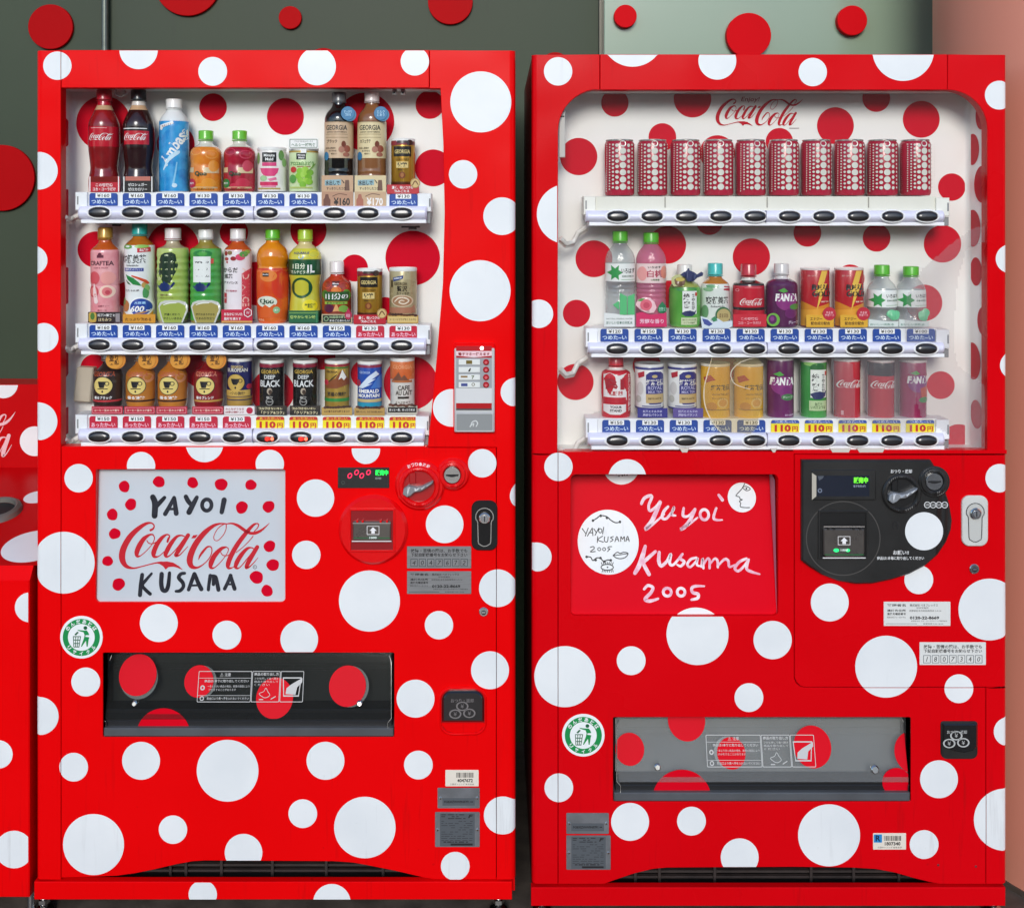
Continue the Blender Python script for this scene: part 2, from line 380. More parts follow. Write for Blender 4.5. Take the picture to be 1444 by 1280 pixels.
# ================================================================ the setting
def setting():
    m = noisy("floor_stone", '#4d4640', '#655c54', 14, rough=.6, rvar=.15, bump=.3, bscale=120)
    mb = MB(); mb.add([(-300, -300, 0), (300, -300, 0), (300, 300, 0), (-300, 300, 0)], [(0, 1, 2, 3)], m)
    g = mb.build("ground"); g['kind'] = 'structure'; g['label'] = 'brown grey stone floor under and in front of the machines'; g['category'] = 'floor'
    # rear wall: dark green panels with a pole and joint, pale green glass panel, raised red discs
    w = thing("rear_wall", "dark grey green panelled wall with raised red discs behind the machines", "wall", (0, .95, 0))
    DW = .85
    PAN = noisy("green_grey_panel", '#323d2c', '#3b4633', 1.2, rough=.5, rvar=.08, spec=.25, dirt='#2e2f28')
    PALE = noisy("pale_green_glass", '#7d917a', '#869a82', 1.0, rough=.22, rvar=.05, coat=.6)
    TRIM = noisy("bronze_trim", '#4d4a40', '#5a574c', 20, rough=.4, rvar=.1, metal=.4)
    P = FR(DW)
    def slab(name, x0, x1, y0, y1, d, m, th=.03):
        b = MB(); b.plate([[(x0, y0), (x1, y0), (x1, y1), (x0, y1)]], m, FR(d), 0, th, 1.0); return b.build(name, w)
    slab("wall_panel", -900, 146.5, -900, 1060, DW, PAN); slab("wall_panel", 150, 846, -900, 1060, DW, PAN)
    slab("wall_panel", 852, 1336, -900, 1060, DW - .085, PALE, .06)
    slab("wall_panel", 1336, 2300, -900, 1060, DW + .02, noisy("brown_panel", '#5b4234', '#66493a', 2, rough=.5))
    b = MB(); b.box((-2.6, DW + .04, 0), (3.4, DW + .3, 3.6), DARK); b.build("wall_core", w)
    b = MB(); q = FR(DW - .02)
    b.tube([q(148, -880), q(148, 400), q(148, 1050)], .010, noisy("pole_metal", '#5d625a', '#6a7067', 30, rough=.35, metal=.6), 14); b.build("pole", w)
    b = MB(); b.pbox(844.5, -900, 850.5, 1060, DW - .02, DW + .02, TRIM, .8); b.build("joint_trim", w)
    b = MB(); b.pbox(1332.5, -900, 1337, 1060, DW - .09, DW + .02, noisy("edge_trim", '#a8b4a0', '#b4bfac', 20, rough=.3, metal=.3), .6); b.build("joint_trim", w)
    RDISC = noisy("disc_red", '#a80409', '#ae050b', 4, rough=.5, rvar=.06, spec=.05)
    RDISC2 = noisy("disc_red_bright", '#cc0512', '#d20614', 4, rough=.5, rvar=.06, spec=.05)
    for x, y, r in [(71, 38, 31.5), (264, -24, 46.5), (409, 25, 16), (635, 3, 31.5), (456, 94, 26), (2, 251, 46.5), (783, 96, 22), (520, 300, 40), (300, 330, 46), (-130, 60, 31)]:
        b = MB(); b.plate([ell(x, y, r, n=72)], RDISC, FR(DW - .012), 0, .014, .5); b.build("red_disc", w)
    for x, y, r in [(882, 23, 16), (1056, 50, 31.5), (1202, 29, 21), (1300, -60, 31)]:
        b = MB(); b.plate([ell(x, y, r, n=72)], RDISC2, FR(DW - .107), 0, .023, .5); b.build("red_disc", w)
    # unseen low street front, added so the panes reflect something dim
    w2 = thing("added_street_front", "unseen low grey shop front added behind the camera to dim the pane reflections", "building", (0, -18.5, 0))
    FA = noisy("added_front_render", '#5f5c57', '#6d6a64', 1.5, rough=.7); GL = mat('#20262b', .15); AW = mat('#3f4440', .6)
    b = MB(); b.box((-24, -24, 0), (24, -18.5, 4.2), FA); b.box((-24.2, -24.2, 4.2), (24.2, -18.2, 4.4), AW); b.build("wall", w2)
    for i in range(12):
        x = -22 + 3.9 * i; b = MB(); b.box((x, -18.52, .5), (x + 2.6, -18.44, 3.0), GL); b.box((x - .1, -18.5, 3.0), (x + 2.7, -18.3, 3.15), AW); b.build("window", w2)
    # round salmon column
    c = thing("round_column", "salmon pink round column standing to the right of the machines", "column", (1.60, .37, 0))
    CM = noisy("salmon_plaster", '#e6937a', '#eda088', 2.2, rough=.55, rvar=.08, bump=.12, bscale=400, stretch=(1, 1, .12))
    b = MB(); b.lathe((1.60, .37), [(0.006, .50), (3.6, .50)], CM, 128); b.build("shaft", c)
    b = MB(); b.lathe((1.60, .37), [(0, .505), (.012, .505), (.012, .49)], noisy("joint_sealant", '#4b4038', '#574b42', 30, rough=.7), 96); b.build("base_joint", c)

# ================================================================ helpers for the machines
def dots(root, lst, P, lim, ext, m, seams=(), e=-.0005, name="white_dot"):
    x0, x1 = lim
    for d in lst:
        x, y, r = d[:3]; o = d[3] if len(d) > 3 else {}
        lo, hi = o.get('y0', ext[0]), o.get('y1', ext[1]); xa, xb = max(x - r, x0, o.get('x0', -9e9)), min(x + r, x1, o.get('x1', 9e9))
        cuts = sorted([s[0] for s in seams if s[3] == 'v' and xa < s[0] < xb and s[1] < y + r * .8 and s[2] > y - r * .8])
        iv = []; a = xa
        for c in cuts: iv.append((a, c - .45)); a = c + .45
        iv.append((a, xb))
        ys = [(lo, hi)]
        for s in seams:
            if s[3] == 'h' and y - r < s[0] < y + r and s[1] < x < s[2]: ys = [(lo, s[0] - .45), (s[0] + .45, hi)]
        b = MB(); e0 = o.get('e', e)
        for yy in ys: b.fill([ell(x, y, r, n=72)], m, P, e0, 2.0, cx=iv, cy=yy)
        b.build(name, root)
def edge_profile(x0, x1, r):         # front skin: flat, rolled back round both vertical edges
    def P(px, py, e=0.0):
        t = 0.0
        if px < x0 + r: t = r - sqrt(max(r * r - (x0 + r - px) ** 2, 0))
        elif px > x1 - r: t = r - sqrt(max(r * r - (px - x1 + r) ** 2, 0))
        return ((px - VX) * S, t * S + e, CAMZ + (VY - py) * S)
    return P
def panel(name, root, loops, m, P, th=.03, b=.7, dx=None, rolled=None):
    mb = MB(); lps = [ccw(loops[0], True)] + [ccw(h, False) for h in loops[1:]]
    if not rolled: mb.plate(loops, m, P, 0, th, b, dx=dx); return mb.build(name, root, smooth=0.5)
    F = FR(0)
    # outer edge on the rolled side keeps its x, the rest is chamfered
    def cham(l):
        o = offs(l, b); return [((p[0] if abs(p[0] - rolled) < .01 else q[0]), q[1]) for p, q in zip(l, o)]
    ins = [cham(l) for l in lps]
    mb.fill(ins, m, P, 0, 1.0 if dx is None else dx)
    for l, i in zip(lps, ins):
        n = len(l)
        A = [P(x, y, 0) for x, y in i]; B = [P(x, y, b * S) for x, y in l]; C = [(p[0], max(th, p[1]), p[2]) for p in B]
        mb.add(A + B, [(k, (k + 1) % n, (k + 1) % n + n, k + n) for k in range(n)], m)
        mb.add(B + C, [(k, (k + 1) % n, (k + 1) % n + n, k + n) for k in range(n)], m)
    return mb.build(name, root, smooth=0.5)
def shell(root, x0, x1, ytop, ybot, m, front=.028):
    X0, X1 = (x0 - VX) * S + .001, (x1 - VX) * S - .001; Z1 = CAMZ + (VY - ytop) * S - .001; Z0 = CAMZ + (VY - ybot) * S
    b = MB(); t = .012
    b.box((X0, front, Z0), (X0 + t, .70, Z1), m); b.box((X1 - t, front, Z0), (X1, .70, Z1), m)
    b.box((X0 + t, front + .004, Z1 - t), (X1 - t, .70, Z1), m); b.box((X0 + t, .69, Z0), (X1 - t, .70, Z1 - t), m); b.box((X0 + t, .05, Z0), (X1 - t, .69, Z0 + t), DARK)
    b.box((X0 + t, .16, Z0 + t), (X1 - t, .17, Z1 - t), DARK)
    b.build("cabinet", root)
def display_case(root, x0, x1, y0, y1, dep, reds, wall_reds, side, m=CASE):
    """white box behind the window; reds lie on its back, wall_reds on the one side wall in view"""
    X0, X1 = (x0 - VX) * S, (x1 - VX) * S; Z1, Z0 = CAMZ + (VY - y0) * S, CAMZ + (VY - y1) * S
    b = MB(); r = .012; f = .004
    # back, ceiling, floor, and side walls with rounded inner corners
    prof = [(X0, f), (X0, dep - r)] + [(X0 + r - r * cos(t * pi / 12), dep - r + r * sin(t * pi / 12)) for t in range(1, 7)]
    prof += [(X1 - r + r * sin(t * pi / 12), dep - r + r * cos(t * pi / 12)) for t in range(0, 6)] + [(X1, dep - r), (X1, f)]
    n = len(prof); vs = [(x, y, Z0) for x, y in prof] + [(x, y, Z1) for x, y in prof]
    b.add(vs, [(i, i + 1, i + 1 + n, i + n) for i in range(n - 1)], m)
    b.add([(X0, f, Z1), (X1, f, Z1), (X1, dep, Z1), (X0, dep, Z1)], [(0, 1, 2, 3)], m)
    b.add([(X0, f, Z0), (X0, dep, Z0), (X1, dep, Z0), (X1, f, Z0)], [(0, 1, 2, 3)], m)
    case = b.build("display_case", root, smooth=50)
    P = FR(dep); k = K(dep)
    lox, hix = x0 / 1.0, x1
    for x, y, r_ in reds:
        b = MB(); lo = VX + (x0 - VX) / k + 3; hi = VX + (x1 - VX) / k - 3; top = VY + (y0 - VY) / k + .5
        b.fill([ell(x, y, r_, n=64)], DOTR, P, -.0005, None, cx=[(max(x - r_, lo), min(x + r_, hi))], cy=(top, 9e9)); b.build("red_dot", case)
    Xw = X0 + .0006 if side == 'l' else X1 - .0006; xw = x0 if side == 'l' else x1
    for x, y, r_ in wall_reds:
        kk = max(min((xw - VX) / (x - VX), K(dep * .80)), K(.012)); d = (kk - 1) * D; R = r_ * S * kk
        zc = CAMZ + (VY - y) * S * kk
        pts = [(min(max(d + R * cos(t * pi / 24), .008), dep - r), zc + R * sin(t * pi / 24)) for t in range(48)]
        b = MB(); pp = [(Xw, a, c) for a, c in pts]; b.add(pp, [tuple(range(48)) if side == 'r' else tuple(range(48))[::-1]], DOTR); b.build("red_dot", case)
    return case
# ---------------------------------------------------------------- shelf with buttons and tags
TAGC = {'cold': '#0a4298', 'hot': '#c41236'}
BUTM = noisy("button_black", '#191616', '#221e1d', 30, rough=.28, rvar=.05, coat=.5)
def mesh_button(lit=False):
    b = MB(); n = 36
    # white oval bezel, then a domed black key with a flat sloping upper face
    b.plate([ell(0, 0, 18.2, 9.6, n), ell(0, 0, 15.6, 7.6, n)], SHELFW, LOC, -.0025, .004, .5)
    rings = [(1, 0.0), (.99, -.0035), (.93, -.0062), (.80, -.0078), (.55, -.0086)]
    vs = []
    for q, e in rings:
        for i in range(n):
            t = 2 * pi * i / n; cx_, sx_ = cos(t), sin(t)
            u = 15.0 * q * (abs(cx_) ** .72) * (1 if cx_ > 0 else -1); v = 7.0 * q * (abs(sx_) ** .8) * (1 if sx_ > 0 else -1)
            vs.append(LOC(u, v, e + (.0022 if v < 0 else 0) * abs(v) / 7))
    fs = [(j * n + i, j * n + (i + 1) % n, (j + 1) * n + (i + 1) % n, (j + 1) * n + i) for j in range(len(rings) - 1) for i in range(n)]
    b.add(vs, [f[::-1] for f in fs] + [tuple(range((len(rings) - 1) * n, len(rings) * n))[::-1]], BUTM)
    if lit:
        b.disc(1, 1.5, 3, 2.6, mat('#ff2418', .3, emit=1.6), LOC, -.0095, 14); b.disc(8, 1.5, 2.4, 2.4, mat('#ff5a40', .3, emit=2), LOC, -.0097, 14)
        b.rect(-2, -.8, 5, 3.8, mat('#c8120c', .3, emit=1.2), LOC, -.0092)
    return b.mesh("button", smooth=40)
BTN = {}
def button(lit):
    if lit not in BTN: BTN[lit] = mesh_button(lit)
    return BTN[lit]
TAGS = {}
WHITE_P = mat('#f2f2f0', .4); INK = mat('#1c1a1c', .5)
def tag(kind, price, sale=None):
    key = (kind, price, sale)
    if key in TAGS: return TAGS[key]
    b = MB()
    if kind == 'sale':
        b.plate([rrect(-20, -9, 20, 9, (3, 3, 1, 1))], mat('#f4de12', .4), LOC, -.0012, .001, .3)
        b.fill([rrect(-20, -9, 20, -4.2, (3, 3, 0, 0))], mat('#c8201c' if sale == 'hot' else '#2a4fa8', .4), LOC, -.0013)
        b.text('あったか~い' if sale == 'hot' else 'つめた~い', 0, -6.6, 3.6, 30, mat('#f6d23a' if sale == 'hot' else '#e8ecf4', .4), LOC, -.0014, .01)
        b.text('110', -3.5, 2.6, 10, 23, mat('#c4141a', .4), LOC, -.0015, .05); b.text('円', 14, 3.6, 7.5, 8, mat('#c4141a', .4), LOC, -.0015, .03)
    elif kind == 'card':
        pass
    else:
        b.plate([rrect(-20, -9, 20, 9, (3.5, 3.5, 1, 1))], mat(TAGC[kind], .38), LOC, -.0012, .001, .3)
        b.rect(-11, -8.8, 11, -2.0, mat('#f6f6f4', .4), LOC, -.0014)
        b.text('¥' + price, 0, -5.4, 4.8, 17.5, INK, LOC, -.0016, .02)
        b.text('つめた~い' if kind == 'cold' else 'あったか~い', 0, 3.2, 6.2, 34, mat('#dcecf8' if kind == 'cold' else '#f8c9d6', .4), LOC, -.0015, .015)
    TAGS[key] = b.mesh("price_tag")
    return TAGS[key]
def shelf(root, x0, x1, yt, yb, ym, bx, by, tags, tx, ty, lit=(), cream=False, slope=0.0):
    """board (yt..) carrying the tags, button rail below down to yb"""
    b = MB(); wm = CREAM if cream else SHELFW
    b.pbox(x0 + 16, yt, x1 - 18, ym + 3, .020, .096, wm, .6)                                   # board
    b.pbox(x0, yt, x0 + 17, ym + 6, .014, .07, wm, .8); b.pbox(x1 - 19, yt + 2, x1, ym + 8, .014, .07, wm, .8)   # end blocks
    b.pbox(x0 + 2.5, yt + 6, x0 + 4.5, ym - 2, .0135, .02, mat('#8c8c8a', .5), .2); b.pbox(x1 - 3, yt + 9, x1 - 1, ym + 1, .0135, .02, mat('#77777a', .5), .2)
    b.pbox(x1 - 13, ym + 9, x1 - 1, yb + 1, .02, .06, mat('#8f8f90', .5), .5)
    # rail with a bulging section
    X0, X1 = (x0 + 6 - VX) * S, (x1 - 9 - VX) * S; zt, zb = CAMZ + (VY - ym) * S, CAMZ + (VY - yb + 4) * S
    sec = [(.03, zt)] + [(.010 - .012 * sin(pi * t / 10) ** .6 if 0 < t < 10 else .010, zt + (zb - zt) * t / 10) for t in range(11)] + [(.03, zb)]
    n = len(sec); xs = [X0 - .004, X0, X1, X1 + .004]
    vs = [(x, y + (.004 if i in (0, 3) else 0), z) for i, x in enumerate(xs) for y, z in sec]
    fs = [(i * n + j, i * n + j + 1, (i + 1) * n + j + 1, (i + 1) * n + j) for i in range(3) for j in range(n - 1)]
    b.add(vs, fs + [tuple(range(n))[::-1], tuple(range(3 * n, 4 * n))], LILAC)
    b.pbox(x0 + 8, yb - 4, x1 - 7, yb + 1, .004, .06, SHELFW, .6)                               # lower lip
    b.pbox((x0 + x1) / 2 - .5, ym, (x0 + x1) / 2 + .5, yb - 4, -.0035, .01, mat('#8d8ca0', .5), .1)
    if cream:
        for q in (938, 1082, 1225): b.pbox(q - .8, yt + 1, q + .8, ym - 4, .0185, .03, mat('#9d9a90', .5), .2)
    sh = b.build("shelf", root)
    for i, x in enumerate(bx): link("button", button(i in lit), sh, FR(.0005)(x, by + slope * i, -.0005))
    for i, t in enumerate(tags):
        if t: link("price_tag", tag(*t), sh, FR(.0185)(tx[i], ty + slope * i, 0))
    return sh
# ---------------------------------------------------------------- labels, plates and locks (px coordinates on the front)
F0 = FR(0)
def sticker(root, name, x0, y0, x1, y1, m, draw, e=-.0012, r=.8, label=None):
    b = MB(); b.plate([rrect(x0, y0, x1, y1, r)], m, F0, e, .001, .25); draw(b, e - .0002); o = b.build(name, root)
    if label: o['label'] = label
    return o
def lines(b, e, x0, y0, x1, y1, n, m, seed, h=1.2):
    rr = random.Random(seed)
    for i in range(n):
        y = y0 + (y1 - y0) * (i + .5) / n; x = x0
        while x < x1 - 2:
            w = rr.uniform(2, 9); xe = min(x + w, x1)
            if rr.random() > .22: b.rect(x, y - h / 2, xe, y + h / 2, m, F0, e)
            x = xe + rr.uniform(.8, 3)
def service_labels(root, a, bq, digits, base, light):
    m = base
    def d1(b, e):
        x0, y0, x1, y1 = a; w = x1 - x0; h = y1 - y0
        b.text('故障・苦情の際は、お手数でも', (x0 + x1) / 2, y0 + h * .19, h * .17, w * .88, INK, F0, e, .02)
        b.text('下記自販機番号をお知らせ下さい', (x0 + x1) / 2, y0 + h * .38, h * .17, w * .88, INK, F0, e, .02)
        for i, c in enumerate(digits):
            cx = x0 + w * (.11 + .13 * i); cy = y0 + h * .74; q = w * .055; v = h * .175
            b.fill([[(cx - q, cy - v), (cx + q, cy - v), (cx + q, cy + v), (cx - q, cy + v)], [(cx - q + .7, cy - v + .7), (cx + q - .7, cy - v + .7), (cx + q - .7, cy + v - .7), (cx - q + .7, cy + v - .7)]], mat('#2d3b44', .5), F0, e)
            b.text(c, cx, cy, v * 1.2, None, INK, F0, e - .0001, 0, .1 * (i % 3 - 1), .15)
    def d2(b, e):
        x0, y0, x1, y1 = bq; w = x1 - x0; h = y1 - y0
        for t, u, v, hh, ww, bo in [('管理者名', .19, .14, .11, .28, .02), ('株式会社 ベネフレックス', .60, .14, .11, .42, .01), ('松本営業所', .58, .25, .07, .18, 0), ('連絡先住所', .19, .36, .10, .28, .02),
                                   ('長野県松本市和田南荒井 5-9-14', .62, .37, .08, .48, 0), ('連絡先電話番号', .19, .50, .10, .28, .02), ('問合せ先フリーダイヤル', .19, .64, .08, .28, 0), ('0120-22-8669', .61, .66, .13, .44, .04), ('お問合せは コカ・コーラボトリング株式会社', .68, .79, .06, .54, 0), ('営業時間 9:00-18:00', .74, .91, .06, .3, 0)]:
            b.text(t, x0 + w * u, y0 + h * v, h * hh, w * ww, INK, F0, e, bo)
        b.rect(x0 + w * .03, y1 - h * .1, x0 + w * .5, y1 - h * .1 + .5, INK, F0, e)
    sticker(root, "fault_notice", *a, m, d1); sticker(root, "operator_notice", *bq, m, d2)
def rating_plates(root, a, bq):
    PL = noisy("etched_plate", '#77797b', '#85878a', 30, rough=.42, metal=.5); PD = mat('#5b6064', .5, .3); 
    def sc(b, e, x, y):
        b.plate([ell(x, y, 2.1, n=12)], CHROME, F0, e - .0015, e, .5); b.disc(x + .4, y + .4, .9, .9, DARK, F0, e - .0016, 8)
    def d1(b, e):
        x0, y0, x1, y1 = a; b.rect(x0 + 7, y0 + 14, x1 - 7, y1 - 4, PD, F0, e)
        b.text('FGB30ZWW9N97P1 ∗∗', (x0 + x1) / 2, (y0 + 14 + y1 - 4) / 2, 3.6, (x1 - x0) * .68, INK, F0, e - .0001, .03); sc(b, e, x0 + 4, y0 + 14); sc(b, e, x1 - 4, y0 + 14)
    def d2(b, e):
        x0, y0, x1, y1 = bq; b.rect(x0 + 7, y0 + 1.5, x1 - 7, y1 - 1.5, PD, F0, e)
        lines(b, e - .0001, x0 + 9, y0 + 2, x1 - 20, y0 + 10, 3, INK, 5, 1.1); lines(b, e - .0001, x0 + 9, y0 + 11, x1 - 10, y1 - 8, 10, mat('#33363a', .5), 8, .9)
        lines(b, e - .0001, x0 + 12, y1 - 8.5, x1 - 12, y1 - 6, 1, INK, 3, 1.5); b.rect(x0 + 22, y1 - 5.2, x1 - 10, y1 - 2.4, INK, F0, e - .0001)
        b.text('F', x1 - 13, y0 + 5.5, 5, 5, INK, F0, e - .0001, .05, 0, .4); sc(b, e, x0 + 3.4, (y0 + y1) / 2); sc(b, e, x1 - 3.4, (y0 + y1) / 2)
    sticker(root, "rating_plate", *a, PL, d1, -.0022, 1.5); sticker(root, "rating_plate", *bq, PL, d2, -.0022, 1.5)
def barcode_sticker(root, x0, y0, x1, y1, num, mark=False):
    def dr(b, e):
        rr = random.Random(num); bx0, bx1 = (x0 + (x1 - x0) * .33, x1 - 7); x = bx0
        while x < bx1:
            w = rr.choice((.4, .6, 1.0)); b.rect(x, y0 + 3.5, min(x + w, bx1), y0 + 10.5, INK, F0, e); x += w + rr.choice((.4, .7, .9))
        b.text(num, (bx0 + bx1) / 2, y0 + 14.6, 5, 22, INK, F0, e, .03); b.text('三国ボトリング 松本支店', (x0 + x1) / 2, y1 - 3.2, 2.4, 34, INK, F0, e)
        if mark:
            b.rect(x0 + 1, y0 + 1.5, x0 + 12.5, y0 + 13, mat('#2b86c4', .4), F0, e); b.text('R', x0 + 7, y0 + 7, 8.5, 7, mat('#10243c', .4), F0, e - .0001, .03)
    sticker(root, "barcode_sticker", x0, y0, x1, y1, mat('#e6dccb', .5), dr, -.001, 1)
def recycle_emblem(root, x, y, r):
    G = mat('#0b8a45', .4); GD = mat('#0a5a34', .4); W = mat('#eef1ee', .4); e = -.0012
    b = MB(); b.plate([ell(x, y, r, n=56)], W, F0, e, .001, .3)
    b.ring(x, y, r * .63, r * .87, G, F0, e - .0002, 56)
    for i, c in enumerate('のんだあとは'): a = radians(-56 + 22.4 * i); b.text(c, x + r * .75 * sin(a), y - r * .75 * cos(a), r * .19, r * .19, W, F0, e - .0004, .03, -a)
    for i, c in enumerate('リサイクル'): a = radians(-50 + 25 * i); b.text(c, x + r * .75 * sin(a), y + r * .75 * cos(a), r * .18, r * .17, W, F0, e - .0004, .03, a)
    q = r / 480; T = lambda l: [(x + (u - 570) * q, y + (v - 605) * q) for u, v in l]
    b.disc(x + (662 - 570) * q, y + (392 - 605) * q, 42 * q, 42 * q, GD, F0, e - .0004, 18)
    b.fill([T([(480, 432), (600, 448), (690, 448), (725, 490), (750, 552), (665, 556), (660, 590), (750, 600), (735, 660), (712, 815), (690, 815), (675, 680), (580, 815), (562, 812), (625, 640), (645, 560), (622, 490), (500, 455)])], G, F0, e - .0004)
    b.fill([T([(415, 540), (480, 475), (512, 495), (448, 562)])], GD, F0, e - .0004)
    for k in range(4):
        b.stroke([(x + (390 + 55 * k - 570) * q, y + (580 - 605) * q, 16 * q), (x + (402 + 38 * k - 570) * q, y + (825 - 605) * q, 16 * q)], GD, F0, e - .0004, False)
    for k in range(4):
        v = 585 + 78 * k; b.stroke([(x + (385 + 7 * k - 570) * q, y + (v - 605) * q, 18 * q), (x + (560 - 11 * k - 570) * q, y + (v - 605) * q, 18 * q)], GD, F0, e - .0005, False)
    b.build("recycling_emblem", root)
def coin_slot(root, x, y, R, rim):
    b = MB()
    b.plate([ell(x, y, R * 1.55, n=40), ell(x, y, R * 1.05, n=40)], rim, F0, -.007, .001, 1.2)
    b.plate([ell(x, y, R, n=40)], CHROME, F0, -.0055, .001, .8); b.plate([rrect(x - R * .72, y - R * .1, x + R * .72, y + R * .1, 1)], DARK, F0, -.0058, -.005, .1)
    b.stroke([(x - R * .7, y, 1.4), (x, y + 1, 3.4), (x + R * .7, y - .5, 1.6)], DARK, F0, -.006); b.build("coin_slot", root)
def lever(root, cx, cy, R, rim, handle, well):
    b = MB(); b.plate([ell(cx, cy, R, n=48), ell(cx, cy, R * .74, n=48)], rim, F0, -.008, .001, 2.0)
    b.fill([ell(cx, cy, R * .75, n=48)], well, F0, -.0015); b.pbox(cx - R * .48, cy - R * .66, cx - R * .16, cy - R * .1, -.006, 0, well, 1)
    wl = b.build("return_lever_well", root)
    p = [(cx - R * .76, cy + R * .30), (cx - R * .72, cy + R * .04), (cx - R * .52, cy - R * .10), (cx - R * .1, cy - R * .02), (cx + R * .15, cy - R * .06), (cx + R * .42, cy - R * .2), (cx + R * .70, cy - R * .33),
         (cx + R * .66, cy - R * .22), (cx + R * .36, cy + R * .0), (cx + R * .1, cy + R * .16), (cx - R * .2, cy + R * .2), (cx - R * .38, cy + R * .36), (cx - R * .56, cy + R * .44)]
    b = MB(); b.plate([p], handle, F0, -.018, -.002, 1.0); b.build("handle", wl)
    return wl
def tlock(root, x0, y0, x1, y1, plate, dish):
    cx = (x0 + x1) / 2; w = x1 - x0; b = MB()
    b.plate([rrect(x0, y0, x1, y1, w * .3, 8)], plate, F0, -.006, .001, 1.2)
    k = [(cx + w * .34 * sin(t), y0 + w * .62 - w * .34 * cos(t)) for t in [radians(-130 + 260 * i / 24) for i in range(25)]]
    sl = k + [(cx + w * .25, y1 - w * .42)] + [(cx + w * .25 * cos(t), y1 - w * .42 + w * .25 * sin(t)) for t in [pi * i / 12 for i in range(1, 13)]]
    b.fill([sl], dish, F0, -.0061); b.stroke([(p[0], p[1], 1.3) for p in sl[::2]], CHROME, F0, -.0066, False, 2, True)
    o = b.build("door_lock", root)
    b = MB(); b.plate([ell(cx, y0 + w * .66, w * .22, n=28)], CHROME, F0, -.012, -.005, 1.4); b.plate([ell(cx, y0 + w * .66, w * .13, n=20)], ALU, F0, -.0135, -.012, .5)
    b.rect(cx - .6, y0 + w * .56, cx + .8, y0 + w * .76, DARK, F0, -.0137); b.build("key_cylinder", o)
def key_hole(root, x, y, r):
    b = MB(); b.plate([ell(x, y, r, n=22)], CHROME, F0, -.004, .001, .9); b.disc(x, y + .6, r * .55, r * .5, DARK, F0, -.0041, 16); b.plate([rrect(x - r * .45, y - r * .2, x + r * .4, y + r * .3, .6)], CHROME, F0, -.005, -.004, .3)
    b.build("key_lock", root)
def coin_marks(b, x, y, q, m, P, e):
    for u, v in ((0, -3), (-4.5, 2), (4.5, 1.5)): b.ring(x + u * q, y + v * q, 3.0 * q, 4.0 * q, m, P, e, 20, .75); b.text('¥', x + u * q, y + v * q, 2.6 * q, None, m, P, e)
def flap_print(b, P, x, y, w, h, m, e):
    """the picking-up notice printed white on the flap: three framed fields"""
    def fr(a, c):
        b.fill([rrect(x + a, y, x + c, y + h, 1.5), rrect(x + a + .8, y + .8, x + c - .8, y + h - .8, 1)], m, P, e)
    a1, a2 = w * .51, w * .78
    fr(0, a1 - .5); fr(a1, a2 - .5); fr(a2, w)
    b.text('⚠ 注意', x + a1 * .5, y + h * .12, h * .12, a1 * .2, m, P, e, .01)
    for yy in (.22, .78): b.rect(x + 1, y + h * yy, x + a1 - 1.5, y + h * yy + .5, m, P, e)
    b.text('商品は1本毎に取り出してください', x + a1 * .53, y + h * .32, h * .09, a1 * .82, m, P, e, .015)
    b.text('一本より多い商品の場合、故障の原因により', x + a1 * .57, y + h * .49, h * .075, a1 * .78, m, P, e); b.text('けがをすることがあります', x + a1 * .46, y + h * .60, h * .075, a1 * .5, m, P, e)
    b.ring(x + a1 * .09, y + h * .54, 1.5, 3.2, m, P, e, 18); b.ring(x + a1 * .09, y + h * .88, 1.8, 3, m, P, e, 18)
    b.text('取出口より奥へ手を入れないでください', x + a1 * .57, y + h * .88, h * .085, a1 * .78, m, P, e, .01)
    c = x + (a1 + a2) / 2; b.text('商品の取り出し方', c, y + h * .1, h * .1, (a2 - a1) * .86, m, P, e, .02)
    for i, t in enumerate(('フタを押して奥へ開き', '商品を取り出して', 'ください')): b.text(t, c - (i == 2) * 6, y + h * (.24 + .1 * i), h * .07, (a2 - a1) * (.84 - .3 * (i == 2)), m, P, e)
    b.stroke([(c - 9, y + h * .72, .7), (c - 3, y + h * .66, .7), (c, y + h * .55, .7), (c + 3, y + h * .66, .7), (c + 6, y + h * .78, .7), (c, y + h * .86, .7), (c - 6, y + h * .8, .7)], m, P, e, False, 4, True)
    b.rect(c - 9, y + h * .9, c - 3, y + h * .93, m, P, e); b.stroke([(c + 8, y + h * .9, 1.1), (c + 14, y + h * .82, 1.1)], m, P, e)
    g = x + a2; gw = w - a2
    b.fill([[(g + 3, y + h * .2), (g + gw - 3, y + h * .2), (g + gw - 6, y + h * .82), (g + 5, y + h * .82)], [(g + 4.5, y + h * .24), (g + gw - 4.5, y + h * .24), (g + gw - 7, y + h * .78), (g + 6, y + h * .78)]], m, P, e)
    b.fill([[(g + 9, y + h * .55), (g + 16, y + h * .42), (g + gw - 2, y + h * .22), (g + gw - 2, y + h * .36), (g + 24, y + h * .52), (g + 22, y + h * .76), (g + 8, y + h * .74)]], m, P, e - .0001)
def tilt(y0, d0, y1, d1, km):
    k = K(km)
    return lambda px, py, e=0.0: ((px - VX) * S * k, d0 + (d1 - d0) * (py - y0) / (y1 - y0) + e, CAMZ + (VY - py) * S * k)
